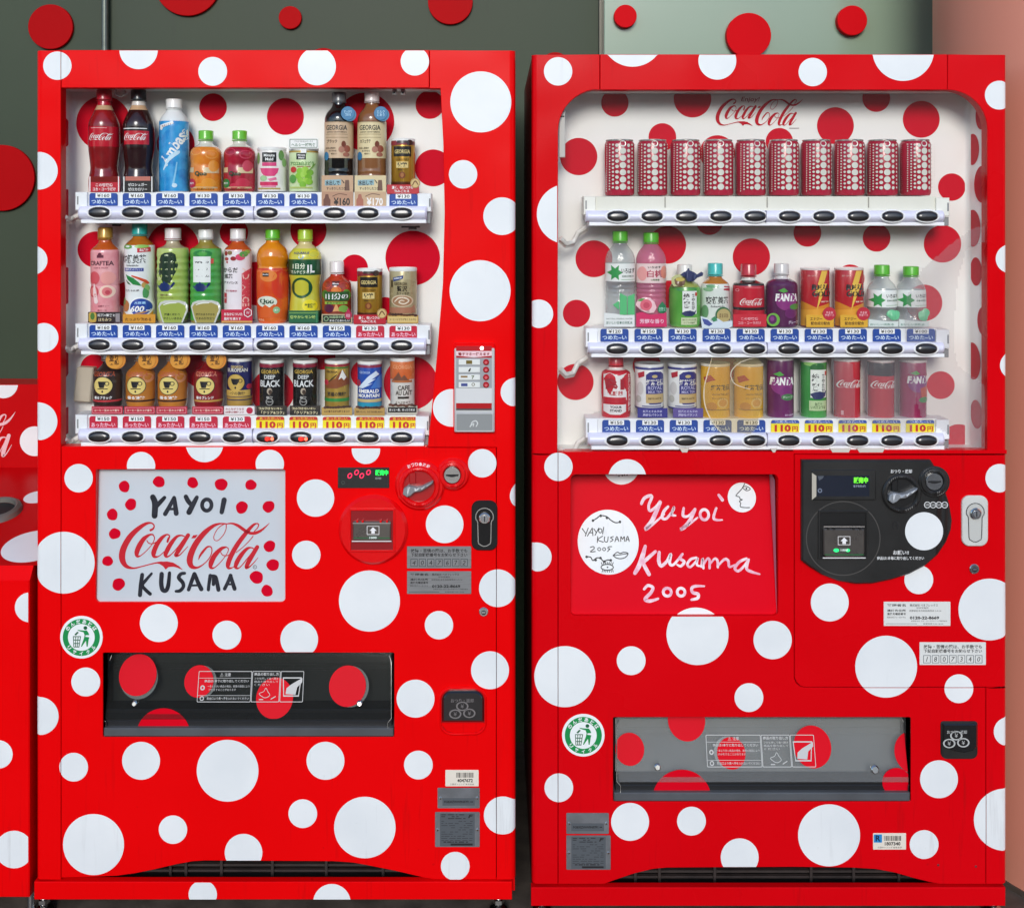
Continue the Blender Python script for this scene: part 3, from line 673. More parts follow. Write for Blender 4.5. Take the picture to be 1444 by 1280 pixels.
def slot(root, x0, y0, x1, y1, body, lip, flapm, reds_flap, reds_low, printm, light):
    """delivery opening: dark tray behind, hinged flap hanging in it, thick lower lip"""
    b = MB(); k = 1 / K(0.0)
    X = lambda p: (p - VX) * S
    Zz = lambda p: CAMZ + (VY - p) * S
    dp = .115
    for vs in ([(X(x0), .003, Zz(y0)), (X(x0), dp, Zz(y0)), (X(x0), dp, Zz(y1)), (X(x0), .003, Zz(y1))], [(X(x1), dp, Zz(y0)), (X(x1), .003, Zz(y0)), (X(x1), .003, Zz(y1)), (X(x1), dp, Zz(y1))],
               [(X(x0), .003, Zz(y0)), (X(x1), .003, Zz(y0)), (X(x1), dp, Zz(y0)), (X(x0), dp, Zz(y0))], [(X(x0), dp, Zz(y1)), (X(x1), dp, Zz(y1)), (X(x1), .003, Zz(y1)), (X(x0), .003, Zz(y1))],
               [(X(x0), dp, Zz(y0)), (X(x1), dp, Zz(y0)), (X(x1), dp, Zz(y1)), (X(x0), dp, Zz(y1))]):
        b.add(vs, [(0, 1, 2, 3)], body)
    h = y1 - y0; fb = .655 if light else .57                # grey backboard ends above a dark gap, then two dark steps
    bm_ = noisy("backboard_%d" % int(x0), '#a6a7a5' if light else '#4b4c49', '#b4b5b3' if light else '#585956', 5, rough=.4, rvar=.08)
    b.pbox(x0 + 3, y0 + 2, x1 - 3, y0 + h * fb, .066, .07, bm_, .6)
    for f in (.12, .19): b.pbox(x0 + 10, y0 + h * f, x1 - 10, y0 + h * f + 2.4, .0635, .067, bm_, .6)
    tray = b.build("delivery_tray", root)
    b = MB(); b.pbox(x0 + 1, y0 + h * .895, x1 - 1, y1 - .5, .004, .06, lip, 1.2); b.pbox(x0 + 3, y0 + h * .80, x1 - 3, y0 + h * .905, .0160, .06, mat('#1a1b1d', .4), 1.0); b.pbox(x0 + 3, y0 + h * (fb + .10), x1 - 3, y0 + h * .81, .0185, .06, mat('#0c0c0d', .5), 1.0); b.build("lip", tray)
    fy0, fy1 = y0 + 4, y0 + h * (.72 if light else .745)
    P = tilt(fy0, .050, fy1, .012, .03)
    b = MB(); b.plate([rrect(x0 + 6, fy0, x1 - 5, fy1, 2)], flapm, P, 0, .003, .6, back=True)
    fl = b.build("delivery_flap", root)
    b = MB()                                         # bent wire hinge arms on both ends
    for sx, q in ((x0 + 7, 1), (x1 - 6, -1)):
        b.tube([P(sx + 2 * q, fy0 + 4, -.002), P(sx - 1 * q, fy0 + 12, -.002), P(sx - 3 * q, fy1 - 2, -.002), P(sx + 2 * q, fy1 + 4, .0), P(sx + 2 * q, fy1 + 12, .004)], .0012, CHROME, 6)
    b.build("hinge_arm", root)
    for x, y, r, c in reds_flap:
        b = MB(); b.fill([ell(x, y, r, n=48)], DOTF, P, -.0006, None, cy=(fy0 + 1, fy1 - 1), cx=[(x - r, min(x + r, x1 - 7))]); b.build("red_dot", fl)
        if c: b = MB(); b.fill([ell(x + c[0], y + c[1], r, n=48)], DOTW, P, .0034, None, cy=(fy0 + 1, fy1 - 1)); b.build("backing_reflection", fl)  # offset white disc imitates the reflection of the dot's white rear side
    for x, y, r, yc in reds_low:
        b = MB(); b.fill([ell(x, y, r, n=48)], DOTF, FR(.0155), -.0005, None, cx=[(x - r, min(x + r, x1 - 3))], cy=(y - r, yc)); b.build("red_dot", tray)
    b = MB(); flap_print(b, P, *printm[:4], mat(printm[4], .4), -.0010); b.build("pickup_notice", fl)
    for x, y, r in printm[5]:
        b = MB(); b.plate([ell(x, y, r, n=20)], CHROME, P, -.006, 0, 1.4); b.build("knob", fl)
    return fl
def vent(root, x0, x1, ytop, ybot, posts):
    b = MB(); m = noisy("vent_metal", '#2c2422', '#3a2f2c', 20, rough=.6, rvar=.1)
    for y in (ytop + 6, ytop + 14, ytop + 22): b.pbox(x0, y, x1, y + 3.2, .055, .065, m, .4)
    for x in posts: b.pbox(x - 2, ytop, x + 2, ybot, .05, .055, m, .4)
    b.pbox(x0, ytop - 8, x1, ybot + 12, .10, .11, DARK, .4)
    b.build("vent_grille", root)
def plinth(root, x0, x1, y0, y1, m, dlist, legs):
    b = MB(); P = FR(-.004); b.plate([[(x0, y0), (x1, y0), (x1, y1), (x0, y1)]], m, P, 0, .018, .8)
    b.box(((x0 - VX) * S + .004, .013, CAMZ + (VY - y1) * S + .002), ((x1 - VX) * S - .004, .70, CAMZ + (VY - y1) * S + .02), DARK)
    b.build("plinth", root)
    for x, y, r in dlist:
        b = MB(); b.fill([ell(x, y, r, n=64)], DOTW, P, -.0005, None, cy=(y0 + .6, y1 - .6)); b.build("white_dot", root)
    for x, d in legs:
        X = (x - VX) * S * K(d); zt = CAMZ + (VY - y1) * S + .01; b = MB()
        b.lathe((X, d), [(0, .020), (.006, .022), (.012, .018), (.016, .009)], CHROME, 20, True); b.lathe((X, d), [(.016, .0075), (zt, .0075)], CHROME, 14); b.lathe((X, d), [(.022, .013), (.030, .013), (.031, .008)], CHROME, 6, True, True)
        b.build("leg", root)
# ================================================================ left machine
def left_machine():
    g = "the two dotted drink machines side by side"
    R = thing("vending_machine", "bright red white dotted drink machine with silver panel of black brushed lettering", "vending machine", ((388 - VX) * S, .35, 0), g)
    x0, x1, yt, yb = 50, 727, 71, 1240
    P = edge_profile(x0, x1, 9)
    shell(R, x0, x1, yt, 1266, RED)
    win = [(621, 125), (625, 200), (627, 300), (624.5, 400), (616, 502), (609, 575), (603, 630.5)]
    panel("side_trim", R, [[(x0, yt), (85.6, yt), (85.6, yb), (x0, yb)]], RED, P, rolled=x0)
    panel("top_beam", R, [[(86.4, yt), (605, yt), (605, 124), (86.4, 124)]], RED, P)
    panel("side_panel", R, [[(605.8, yt), (x1, yt), (x1, yb), (700.4, yb), (700.4, 630.8)] + win[::-1] + [(605.8, 125)]], RED, P, rolled=x1)
    arch = [(699.6, 1239.5), (612, 1239.5), (598, 1237), (560, 1228), (520, 1220), (498, 1216), (470, 1214), (380, 1213.5), (290, 1213), (272, 1214), (250, 1218), (215, 1226), (190, 1231), (164, 1234.5), (130, 1236), (86.4, 1237)]
    holes = [rrect(135, 662, 402, 849, (2, 2, 6, 6)), rrect(145, 920, 556, 1039, 2)]
    panel("lower_panel", R, [[(86.4, 629.6), (602, 629.6), (602, 631.6), (699.6, 631.6)] + arch] + holes, RED, P)
    vent(R, 100, 640, 1212, 1242, (240, 262, 312, 384, 460, 540))
    seams = [(86, 60, 1240, 'v'), (605.4, 60, 125, 'v'), (700, 632, 1240, 'v')]
    DL = [(81, 93, 20), (195.5, 71, 27), (300, 101, 20.3), (447, 94, 26.7), (585, 87, 20), (678, 144, 43), (653, 246, 20), (708, 305, 26.5), (677, 410, 43),
          (637, 575, 26.5), (726, 553, 20), (680, 653, 20), (516, 634, 20, {'y0': 632}), (445, 702, 26.3), (432, 782, 20), (627, 739, 26.5), (521, 847, 43), (619, 881, 20), (702, 829, 26.5), (739, 699, 20),
          (55, 241, 26.5), (47, 367, 20), (62, 476, 20.5), (54.5, 594, 26.5), (111, 674, 20), (90, 793, 43.5), (199, 657, 20, {'y1': 661}), (288.5, 625, 26.5, {'y0': 630.4}), (380.5, 654, 20, {'y1': 661}),
          (224, 878, 26.7), (320, 895, 20.3), (422, 901, 26.5, {'y1': 919}), (121, 961, 20.3), (56, 1009, 26.7), (104, 1081, 20.2), (199, 1072, 26.7), (321, 1086, 43.5), (132, 1190, 43), (244, 1169, 20),
          (343.5, 1201.5, 26.5, {'y1': 1212.6}), (586, 984.5, 26.7), (691, 944.5, 26.7), (459, 1072, 26.7), (590, 1078, 20.2), (427, 1146.5, 20.2), (514.5, 1166, 43.3), (642, 1220.5, 20.2), (709, 1149, 26.7)]
    ni = 575
    dots(R, DL, P, (x0 + .3, x1 - .3), (yt + .7, 1239.3), DOTW, seams)
    plinth(R, 48, 722, 1243, 1268, RED, [(286, 1260.5, 20), (468, 1272, 26.5)], [(62, .06), (703, .06), (62, .6), (703, .6)])
    # display
    reds = [(146, 174, 38.5), (300.5, 151.5, 19.5), (402.5, 164.5, 26), (248, 203, 26.5), (515, 172, 41), (606, 148, 20), (611, 237, 26), (135, 352, 25.5), (244, 350, 37), (330, 328, 20), (435, 325, 25.5), (500, 378, 19),
            (582, 364, 38.5), (543, 438, 19), (180, 415, 18), (270, 420, 20), (364, 400, 31), (133, 519, 19.5), (285, 520, 27), (454, 502, 19), (384, 552, 31), (514, 527, 19.5), (579, 540, 38)]
    case = display_case(R, 74, 630, 122.5, 632, .10, reds, [(92, 187, 20), (94, 287, 20), (93, 403, 26), (91.5, 511, 21), (94, 593, 19)], 'l')
    bx = [140.3 + 47.35 * i for i in range(10)]; tx = [146 + 47.0 * i for i in range(10)]
    c160, c130, c150 = ('cold', '160'), ('cold', '130'), ('cold', '150'); h150, h130, sl = ('hot', '150'), ('hot', '130'), ('sale', '110', 'hot')
    s1 = shelf(R, 106, 608, 271, 314, 290.6, bx, 299.6, [c160] * 3 + [c130] * 4 + [None, None, c130], tx, 281.3, slope=.12)
    s2 = shelf(R, 106, 607, 456.5, 499, 477.4, bx, 486, [c160] * 7 + [c150, h130, h130], tx, 467.3, slope=.12)
    s3 = shelf(R, 106, 605, 585, 628, 605.6, bx, 615.4, [h150] * 4 + [h130] + [sl] * 5, tx, 595.6, lit=(5, 6), slope=.12)
    b = MB(); b.fill([[(87, 125), (620, 125)] + win[1:-1] + [(603, 628), (87, 628)]], PANE, FR(.013)); b.build("window_pane", R)
    # silver advert panel set into the door
    b = MB(); T = tilt(661, .020, 850, .006, .012)
    b.plate([rrect(131, 657, 407, 852, 3)], SCREENP, T, 0, .004, .5); adv = b.build("advert_panel", R)
    b = MB(); Q = tilt(661, .0194, 850, .0054, .012)
    wordmark(b, 150 + 1.3, 720 + 1.5, 250 / 1444, mat('#c3061f', .4), Q, 0, sub=7); b.ring(150 + 1212 * .1731, 720 + 446 * .1731 + 1.5, 2.0, 2.9, mat('#7c7c80', .4), Q, 0, 20); b.text('R', 150 + 1212 * .1731, 721.5 + 446 * .1731, 2.4, None, mat('#7c7c80', .4), Q, 0)
    b.build("red_wordmark", adv)
    b = MB(); q = 300 / 1444; I = noisy("brush_ink", '#14151f', '#20222e', 60, rough=.35, rvar=.1)
    T2 = lambda x, y, e=0.0: Q(120.6 + x * q, 651 + y * q, e)
    ST = [[(452, 243, 38), (468, 285, 42), (466, 368, 40)], [(532, 246, 24), (505, 275, 30), (476, 305, 32)], [(596, 246, 22), (570, 300, 28), (538, 356, 30)], [(598, 246, 24), (606, 300, 30), (613, 352, 34)], [(556, 324, 16), (615, 322, 18)],
          [(677, 240, 30), (690, 265, 32), (708, 288, 30)], [(752, 244, 26), (728, 290, 34), (700, 344, 38)], [(938, 262, 36), (922, 344, 30)],
          [(388, 762, 26), (380, 830, 28), (375, 898, 28)], [(452, 754, 16), (412, 800, 22), (390, 832, 22), (412, 862, 24), (444, 890, 24)], [(520, 757, 30), (518, 820, 30), (528, 862, 30), (552, 866, 28), (566, 830, 28), (573, 750, 22)],
          [(676, 752, 20), (650, 757, 24), (636, 782, 26), (662, 812, 26), (668, 842, 24), (646, 868, 24), (618, 872, 18)], [(742, 757, 28), (722, 810, 26), (704, 862, 24)], [(746, 760, 24), (768, 815, 28), (790, 858, 30)], [(716, 834, 14), (782, 832, 14)],
          [(850, 768, 26), (842, 820, 22), (838, 862, 22)], [(852, 770, 20), (884, 772, 18), (893, 800, 26), (906, 862, 28)], [(872, 782, 22), (872, 826, 24)], [(988, 768, 26), (968, 815, 24), (948, 856, 24)], [(986, 766, 24), (1002, 815, 26), (1015, 855, 28)], [(962, 826, 13), (1006, 826, 13)]]
    for i, s_ in enumerate(ST):
        if i == 8: b.stroke([(820 + 32 * cos(t), 296 + 38 * sin(t), 26) for t in [2 * pi * i / 10 for i in range(10)]], I, T2, 0, False, 5, True); b.build("brushed_lettering", adv); b = MB()
        b.stroke(s_, I, T2, -.00006 * (i % 4))
    b.build("brushed_lettering", adv)
    for i, (x, y, r) in enumerate([(257, 172, 38), (492, 140, 39), (722, 146, 37), (916, 158, 42), (1118, 161, 37), (303, 292, 39), (179, 360, 38), (197, 488, 38), (152, 671, 35), (229, 826, 42), (1058, 312, 41), (1240, 307, 40), (1249, 572, 39), (1273, 697, 41), (1163, 779, 44), (1235, 869, 39)]):
        b = MB(); b.fill([blob(x, y, r, i, am=.05)], DOTR, T2, 0); b.build("red_dot", adv)
    # delivery slot
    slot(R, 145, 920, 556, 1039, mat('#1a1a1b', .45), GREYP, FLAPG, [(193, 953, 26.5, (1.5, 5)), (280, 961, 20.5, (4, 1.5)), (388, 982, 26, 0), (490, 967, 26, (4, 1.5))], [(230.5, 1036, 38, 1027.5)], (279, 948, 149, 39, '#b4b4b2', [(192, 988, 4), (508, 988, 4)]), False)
    # payment controls
    b = MB(); b.plate([rrect(476.5, 659, 549, 688, 1)], BLACKP, F0, -.002, .001, .6); b.rect(478.5, 661, 547, 686, mat('#060708', .12, coat=1), F0, -.0021); lc = b.build("money_display", R)
    b = MB(); rl = mat('#e0204c', .4, emit=.7); gl = mat('#18e04a', .4, emit=1.1)
    for x, y in ((493.5, 670.3), (503, 665.6), (510.3, 670.3), (519.8, 665.6)): b.stroke([(x + 2.6 * cos(t) + .25 * 2.6 * -sin(t), y + 3.2 * sin(t), 1.5) for t in [2 * pi * i / 8 for i in range(8)]], rl, F0, -.0023, False, 3, True)
    b.text('販売中', 538.5, 666, 8, 18, gl, F0, -.0023, .03); b.text('電子使用', 533.5, 674, 3, 8, mat('#b9c4bc', .4), F0, -.0023); b.ring(484, 680, 1.6, 2.7, mat('#37403a', .4), F0, -.0023, 16)
    b.build("display_digits", lc)
    b = MB(); b.plate([ell(526.5, 746, 49, n=72)], REDG, F0, -.010, .001, 4); b.plate([ell(592, 683.5, 35, n=60)], REDG, F0, -.0088, .001, 3)
    b.plate([ell(639, 668, 23, n=48)], REDG, F0, -.0075, .001, 2.5); b.build("control_boss", R)
    wl = lever(R, 591.5, 684, 29, REDG, mat('#8b8c8d', .35, .2), mat('#a80308', .3, coat=.5)); wl.location.y = -.0085
    b = MB()
    for i, c in enumerate('おつり・返却'):
        a = radians(-24 + 9.6 * i); b.text(c, 590.5 + 33 * sin(a), 686 - 33 * cos(a), 5, 4.6, mat('#f3d4d6', .4), F0, -.0096, .03, -a)
    b.build("return_lettering", R)
    coin_slot_at(R, 638, 668, 12, REDG)
    bill(R, (494, 716, 557, 775), REDG, red=True)
    tlock(R, 665, 705, 701.5, 775, mat('#2b2a2a', .28, .6), mat('#1c1b1b', .3, .4)); key_hole(R, 682, 862, 6.5)
    service_labels(R, (574, 770, 664.5, 801), (574, 805, 664.5, 837), '4047672', ALU, False)
    recycle_emblem(R, 115, 898, 30)
    # electronic money reader
    rm = mat('#c6c6c4', .35, .3); b = MB(); b.plate([rrect(639.5, 483, 698, 609, 3)], RED, F0, -.010, .001, 1.2); b.plate([rrect(641, 490, 697.5, 608, 2)], rm, F0, -.012, -.009, 1.0); rd = b.build("card_reader", R)
    b = MB(); e = -.0122; b.fill([rrect(643.5, 487, 693.5, 577, 1)], mat('#d9d9d6', .2, coat=.6), F0, e)
    b.rect(643.5, 487, 693.5, 494, mat('#b80a16', .3), F0, e - .0001); b.rect(643.5, 494.5, 693.5, 502, mat('#f0c9cc', .4), F0, e - .0001); b.text('電子マネー使えます', 668.5, 498.2, 4.6, 44, mat('#8c1420', .4), F0, e - .0003, .03)
    b.fill([[(643.5, 500.5), (668.5, 503), (693.5, 500.5), (693.5, 503.5), (643.5, 503.5)]], mat('#a80d1a', .3), F0, e - .0002); b.rect(643.5, 503.5, 693.5, 546, mat('#9fa1a2', .3), F0, e - .0001)
    for i in range(4):
        y = 509.5 + 10.6 * i; b.plate([rrect(647, y - 3.8, 677, y + 3.8, .6)], mat('#dfe1da', .4), F0, e - .0012, e, .4)
        if i == 0: b.rect(657.5, y - 2.6, 666, y + 2.6, mat('#6d5a14', .4), F0, e - .0013)
        if i == 1: b.fill([[(660, y + 2.5), (663, y - 2.4), (664.4, y - 2.0), (663, y + 2.5)]], INK, F0, e - .0013)
        if i == 2: b.rect(650, y - 2.2, 659.5, y + .4, mat('#8a6a3c', .4), F0, e - .0013); b.text('7', 667, y, 5, 4, mat('#4a5a1c', .4), F0, e - .0013, .03)
        if i == 3: b.rect(650.5, y - 2.2, 659.5, y + 2, mat('#3a4684', .4), F0, e - .0013); b.ring(667.5, y - .6, 1.4, 2.4, mat('#7c7460', .4), F0, e - .0013, 14)
    b.rect(643.5, 567, 693.5, 574.5, mat('#b00612', .3), F0, e - .0001); b.rect(643.5, 574.5, 693.5, 577, mat('#4a3c3c', .4), F0, e - .0001)
    b.disc(679.6, 490, 2.6, 2.6, mat('#ffd8d8', .4, emit=3.0), F0, e - .0004, 16); b.build("face", rd)
    for i in range(4): b = MB(); b.plate([ell(685.5, 509.5 + 10.6 * i, 4.4, n=22)], mat('#a8121a', .25, coat=.6), F0, -.0155, -.012, 1.3); b.disc(685.5, 509.8 + 10.6 * i, 2, 2, mat('#d6565c', .4), F0, -.0156, 14); b.build("select_button", rd)
    b = MB(); b.plate([rrect(642, 580, 696.5, 607.5, 2)], rm, F0, -.014, -.011, .8); b.fill([rrect(644, 582, 694.5, 605, 1.5)], mat('#8f918f', .3), F0, -.0142)
    b.stroke([(663.5, 600, 1), (666, 593.5, 1.4), (671, 591.6, 1.6), (673.6, 595, 1.6), (671.5, 599.6, 1.2)], mat('#d4d6d2', .4), F0, -.0145); b.stroke([(662.6, 599.6, 1), (668, 595.4, 1.6), (667.4, 599.4, 1)], mat('#d4d6d2', .4), F0, -.0146); b.build("touch_pad", rd)
    # coin return cup
    b = MB(); o = rrect(619, 967, 686.5, 1035, (18, 18, 18, 18), 8); i_ = rrect(622.5, 971, 683.5, 1031.5, (15, 15, 15, 15), 8)
    b.plate([o, i_], RED, F0, -.006, .001, 1.4); b.fill([i_], mat('#a8040a', .3), F0, -.0012); b.fill([[(623, 1018), (683, 1018), (683, 1022), (675, 1030), (668, 1031.4), (638, 1031.4), (630, 1029), (623, 1021)]], RED, F0, -.003)
    cup = b.build("coin_return", R); b = MB(); b.plate([rrect(623.5, 972.5, 682.5, 1016, (14, 14, 1, 1), 6)], mat('#141113', .12, coat=1), F0, -.0065, -.001, 2.5); m = mat('#77716f', .4)
    b.text('おつり・返却', 652, 985.5, 5.5, 32, m, F0, -.0068, .01); coin_marks(b, 652, 1000, 2.2, m, F0, -.0068); b.build("cover", cup)
    barcode_sticker(R, 628, 1085, 675, 1108, '4047672'); rating_plates(R, (617, 1110, 676.5, 1138.5), (613.5, 1144, 676.5, 1193))
    # odd fittings: grey sensor box, crinkled cable wraps at the shelf ends, small clips
    b = MB(); T = lambda x, y, e=0.0: FR(.075)(117 + (x - 117) * .995 - (y - 542) * .10, 542 + (y - 542) + (x - 117) * .06, e)
    b.plate([rrect(105.5, 518, 129.5, 567, 2.5)], noisy("beige_box", '#bdb09c', '#c6baa6', 9, rough=.5), T, 0, .024, 1.6); b.build("sensor_box", R)
    for y in (309, 493, 622): cable(R, [(86, y + 2, .02), (92, y - 3, .03), (98, y + 1, .045), (104, y - 2, .055), (112, y - 6, .06)], y)
    for x0_, y0_ in ((148, 314), (566, 319)):
        b = MB(); b.pbox(x0_, y0_, x0_ + 26, y0_ + 2.2, .05, .06, mat('#4a4240', .5), .3); b.pbox(x0_ + 10, y0_ + 2.2, x0_ + 21, y0_ + 5, .05, .06, mat('#4a4240', .5), .3); b.build("clip", R)
    b = MB(); hk = glassy("clear_hook", '#e8eaea', 2.5, .05, haze=.2)
    b.tube([FR(.05)(x, y) for x, y in ((158, 124), (164, 127), (162, 134), (170, 137), (178, 133), (176, 127))], .002, hk, 6); b.build("hook", R)
    b = MB()
    for x in (556, 568): b.pbox(x - 3, 126, x + 3, 133, .03, .05, mat('#b6b6b4', .4), .4); b.rect(x - 1.5, 129.5, x + 1.5, 132, DARK, FR(.03), -.0003)
    b.build("clip", R)
    return R, (s1, s2, s3)
def cable(R, pts, seed):
    b = MB(); m = noisy("cable_wrap_%d" % seed, '#d9d4cc', '#efece6', 60, rough=.45, bump=.5, bscale=300)
    p = [FR(d)(x, y) for x, y, d in pts]; b.tube(p, .0055, m, 10); b.tube([(x, y + .006, z - .006) for x, y, z in p], .004, m, 8); b.build("cable_wrap", R)
def coin_slot_at(R, x, y, r, rim):
    coin_slot(R, x, y, r, rim)
    c = R.children[-1] if R.children else None
    for o in R.children:
        if o.name.startswith("coin_slot"): o.location.y = -.0075
def bill(R, a, rimm, red):
    x0, y0, x1, y1 = a; w = x1 - x0; h = y1 - y0; e = -.0102 if red else -.0125
    b = MB(); dk = mat('#8c0a12', .35) if red else mat('#171615', .35)
    b.plate([[(x0 - 1, y0 - 1), (x1 + 1, y0 - 1), (x1 + 1, y1 + 1), (x0 - 1, y1 + 1)], [(x0 + 2, y0 + 2), (x1 - 2, y0 + 2), (x1 - 2, y1 - 2), (x0 + 2, y1 - 2)]], rimm, F0, e - .003, e + .004, .7)
    b.fill([[(x0, y0), (x1, y0), (x1, y1), (x0, y1)]], dk, F0, e - .0004)
    o = b.build("bill_slot", R)
    b = MB(); st = noisy("bill_steel", '#6b655f', '#787169', 20, rough=.3, metal=.7)
    yy0, yy1 = (y0 + h * .28, y0 + h * .72) if red else (y0 + h * .36, y0 + h * .96)
    b.plate([rrect(x0 + w * .08, yy0, x1 - w * .08, yy1, (1, 1, 6, 6) if not red else 1)], st, F0, e - .009, e, 1.4)
    q = e - .0092; yc = (yy0 + yy1) / 2 - (0 if red else 2); xc = (x0 + x1) / 2 + (2 if red else 0)
    b.plate([rrect(xc - 9, yc - 8, xc + 9, yc + 5, 1), rrect(xc - 7.6, yc - 6.6, xc + 7.6, yc + 3.6, 1)], mat('#c2bdb8', .4), F0, q, q + .0005, .2)
    b.fill([[(xc, yc - 6), (xc + 5, yc - 1), (xc + 2.4, yc - 1), (xc + 2.4, yc + 3), (xc - 2.4, yc + 3), (xc - 2.4, yc - 1), (xc - 5, yc - 1)]], mat('#f2f0ee', .4), F0, q - .0002)
    gl = mat('#23d06a', .4, emit=.9)
    b.rect(x0 + w * .1, yy1 - 4.4, x1 - w * .1, yy1 - 3.2, mat('#0e5a2c', .3, emit=.25), F0, q); 
    b.plate([rrect(xc - 7.5, yy1 - 7.2 - (0 if red else 6), xc + 7.5, yy1 - 1.6 - (0 if red else 6), 1)], mat('#4f5a4e', .4), F0, q - .0005, q, .2); b.text('1000', xc, yy1 - 4.4 - (0 if red else 6), 3, 10, mat('#e8f4e8', .4), F0, q - .0008, .03)
    if not red: b.disc(xc - 11, yy1 - 10, 4, 2.6, gl, F0, q - .0003, 16); b.disc(xc + 5, yy1 - 10, 3, 2.2, gl, F0, q - .0006, 16)
    b.rect(x0 + w * .08, yy0 + (1 if red else -4), x1 - w * .08, yy0 + (2.2 if red else -2.6), mat('#b8b0a8', .3, .5), F0, q)
    for u in (.18, .30, .70, .84): b.plate([rrect(x0 + w * u - 1.4, yy0 - 2.4, x0 + w * u + 1.4, yy0 + .8, .5)], rimm if red else BLACKP, F0, q - .001, e, .4)
    b.rect(x0 + w * .06, yy1, x1 - w * .06, yy1 + 1.4, mat('#e8e2de', .3), F0, q)
    b.build("bill_mouth", o)
# ================================================================ right machine
def right_machine():
    g = "the two dotted drink machines side by side"
    R = thing("vending_machine", "white dotted crimson drink machine with round cornered window and black half round coin panel", "vending machine", ((1085 - VX) * S, .35, 0), g)
    x0, x1, yt, yb = 750, 1420.5, 77, 1246
    P = edge_profile(x0, x1, 8)
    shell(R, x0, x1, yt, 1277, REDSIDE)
    wl, wr, wt, wb = 786, 1392.5, 127, 636
    def arc(cx, cy, r, a0, a1, n=10): return [(cx + r * cos(a0 + (a1 - a0) * i / n), cy + r * sin(a0 + (a1 - a0) * i / n)) for i in range(n + 1)]
    lt = arc(wl + 60, wt + 58, 59, 1.5 * pi, pi)           # window's upper left corner, from the top to the side
    panel("side_trim", R, [[(x0, yt), (845.6, yt), (845.6, wt + .2)] + lt[1:] + [(wl, 640), (x0, 640)]], RED2, P, rolled=x0)
    panel("side_trim", R, [[(x0, 640.8), (786.6, 640.8), (786.6, yb), (x0, yb)]], RED2, P, rolled=x0)
    panel("top_beam", R, [[(846.4, yt), (1336, yt), (1336, wt), (846.4, wt)]], RED2, P)
    rt = arc(wr - 56, wt + 56, 56, 1.5 * pi, 2 * pi)
    panel("side_trim", R, [[(1336.8, yt), (x1, yt), (x1, 640), (wr, 640), (wr, wt + 56)] + rt[::-1]], RED2, P, rolled=x1)
    cd = [(1120.6, 640.8), (x1, 640.8), (x1, 968.5)] + [(1135, 968.5), (1129, 967), (1123.5, 962), (1120.6, 955)]
    panel("coin_door", R, [cd], RED2, P, rolled=x1)
    arch = [(1390, yb), (1325, yb), (1310, 1243), (1290, 1238), (1262, 1230), (1235, 1225), (1200, 1223), (1120, 1222), (940, 1223), (920, 1225), (895, 1231), (868, 1240), (852, yb), (787.4, yb)]
    sc = rrect(805, 669, 1097.5, 868.5, 7); sl = rrect(864.5, 1011, 1284.5, 1130, 2)
    low = [(787.4, 637), (1119.8, 637), (1119.8, 955.5), (1122.8, 963), (1129, 968.2), (1135, 969.4), (1390, 969.4)]
    panel("lower_panel", R, [low + arch, sc, sl], RED2, P)
    panel("side_trim", R, [[(1390.8, 969.4), (x1, 969.4), (x1, yb), (1390.8, yb)]], RED2, P, rolled=x1)
    b = MB(); b.pbox(1119, 634.8, 1420, 640, -.0005, .03, RED2, .5); b.build("sill", R)
    vent(R, 800, 1380, 1221, 1250, (896, 930, 1008, 1144, 1204, 1268))
    seams = [(786.9, 640, 1250, 'v'), (846, 60, 127, 'v'), (1336.4, 60, 127, 'v'), (1390.4, 970, 1250, 'v'), (969, 1133, 1421, 'h')]
    T0, T1 = 669, 868
    DL = [(787, 101, 20), (892, 50, 44.5), (1011.5, 86, 26.7), (1146, 102, 20), (1273.5, 71, 43.5), (1409, 134.5, 20.3), (799, 302, 42, {'x1': 785.6}), (760, 442.5, 20), (787.5, 658, 20), (757.5, 785, 20.3),
          (884.5, 674, 26.7, {'y1': 668.4}), (983.5, 893.5, 43.7, {'y0': 869}), (796.5, 953.5, 43), (890, 931, 20.3), (1089.5, 902, 27), (1056, 983, 20.3), (788, 1110, 20.2), (888.5, 1158, 26.7), (975, 1157, 20.3), (1043, 1208, 26.7, {'y1': 1221.6}),
          (1170, 849, 26.7), (1295.5, 817, 20.3, {'x1': 1400}), (1409.5, 674, 20), (1395, 859, 43.5), (1249.5, 939.5, 43.6), (1352, 970.5, 20.3), (1421.5, 1031, 20.3), (1324, 1098, 26.7), (1417, 1155, 43.8), (1169, 1177, 43.7), (1303, 1190, 20.3),
          (1424, 365, 20), (1428.5, 515, 18.5)]
    dots(R, DL, P, (x0 + .3, x1 - .3), (yt + .7, 1245), DOTW, seams)
    plinth(R, 749, 1418, 1251, 1277, RED2, [], [(764, .06), (1400, .06), (764, .6), (1400, .6)])
    reds = [(867, 145.5, 19.3), (976.5, 139.5, 26.5), (934, 193.5, 19.5), (1011.5, 216, 25), (1099, 200, 19.3), (1178, 177.5, 26), (1235.5, 138.5, 19.6), (1299, 168.5, 26), (816, 221, 26.3), (1342, 264, 19.3), (837.5, 365, 26), (941, 345.5, 26.5), (1000.5, 312, 19.3),
            (1059.5, 362.5, 26.3), (813, 442, 19.3), (944, 415, 19.5), (1138.5, 328.5, 19.5), (1236, 335.5, 19.5), (1329, 344, 26.4), (1199, 393, 20), (1303, 427, 25.7), (811.5, 538.5, 25.5), (912, 515, 20), (1020, 517, 20), (1326.5, 543, 19.6), (1352, 625, 27)]
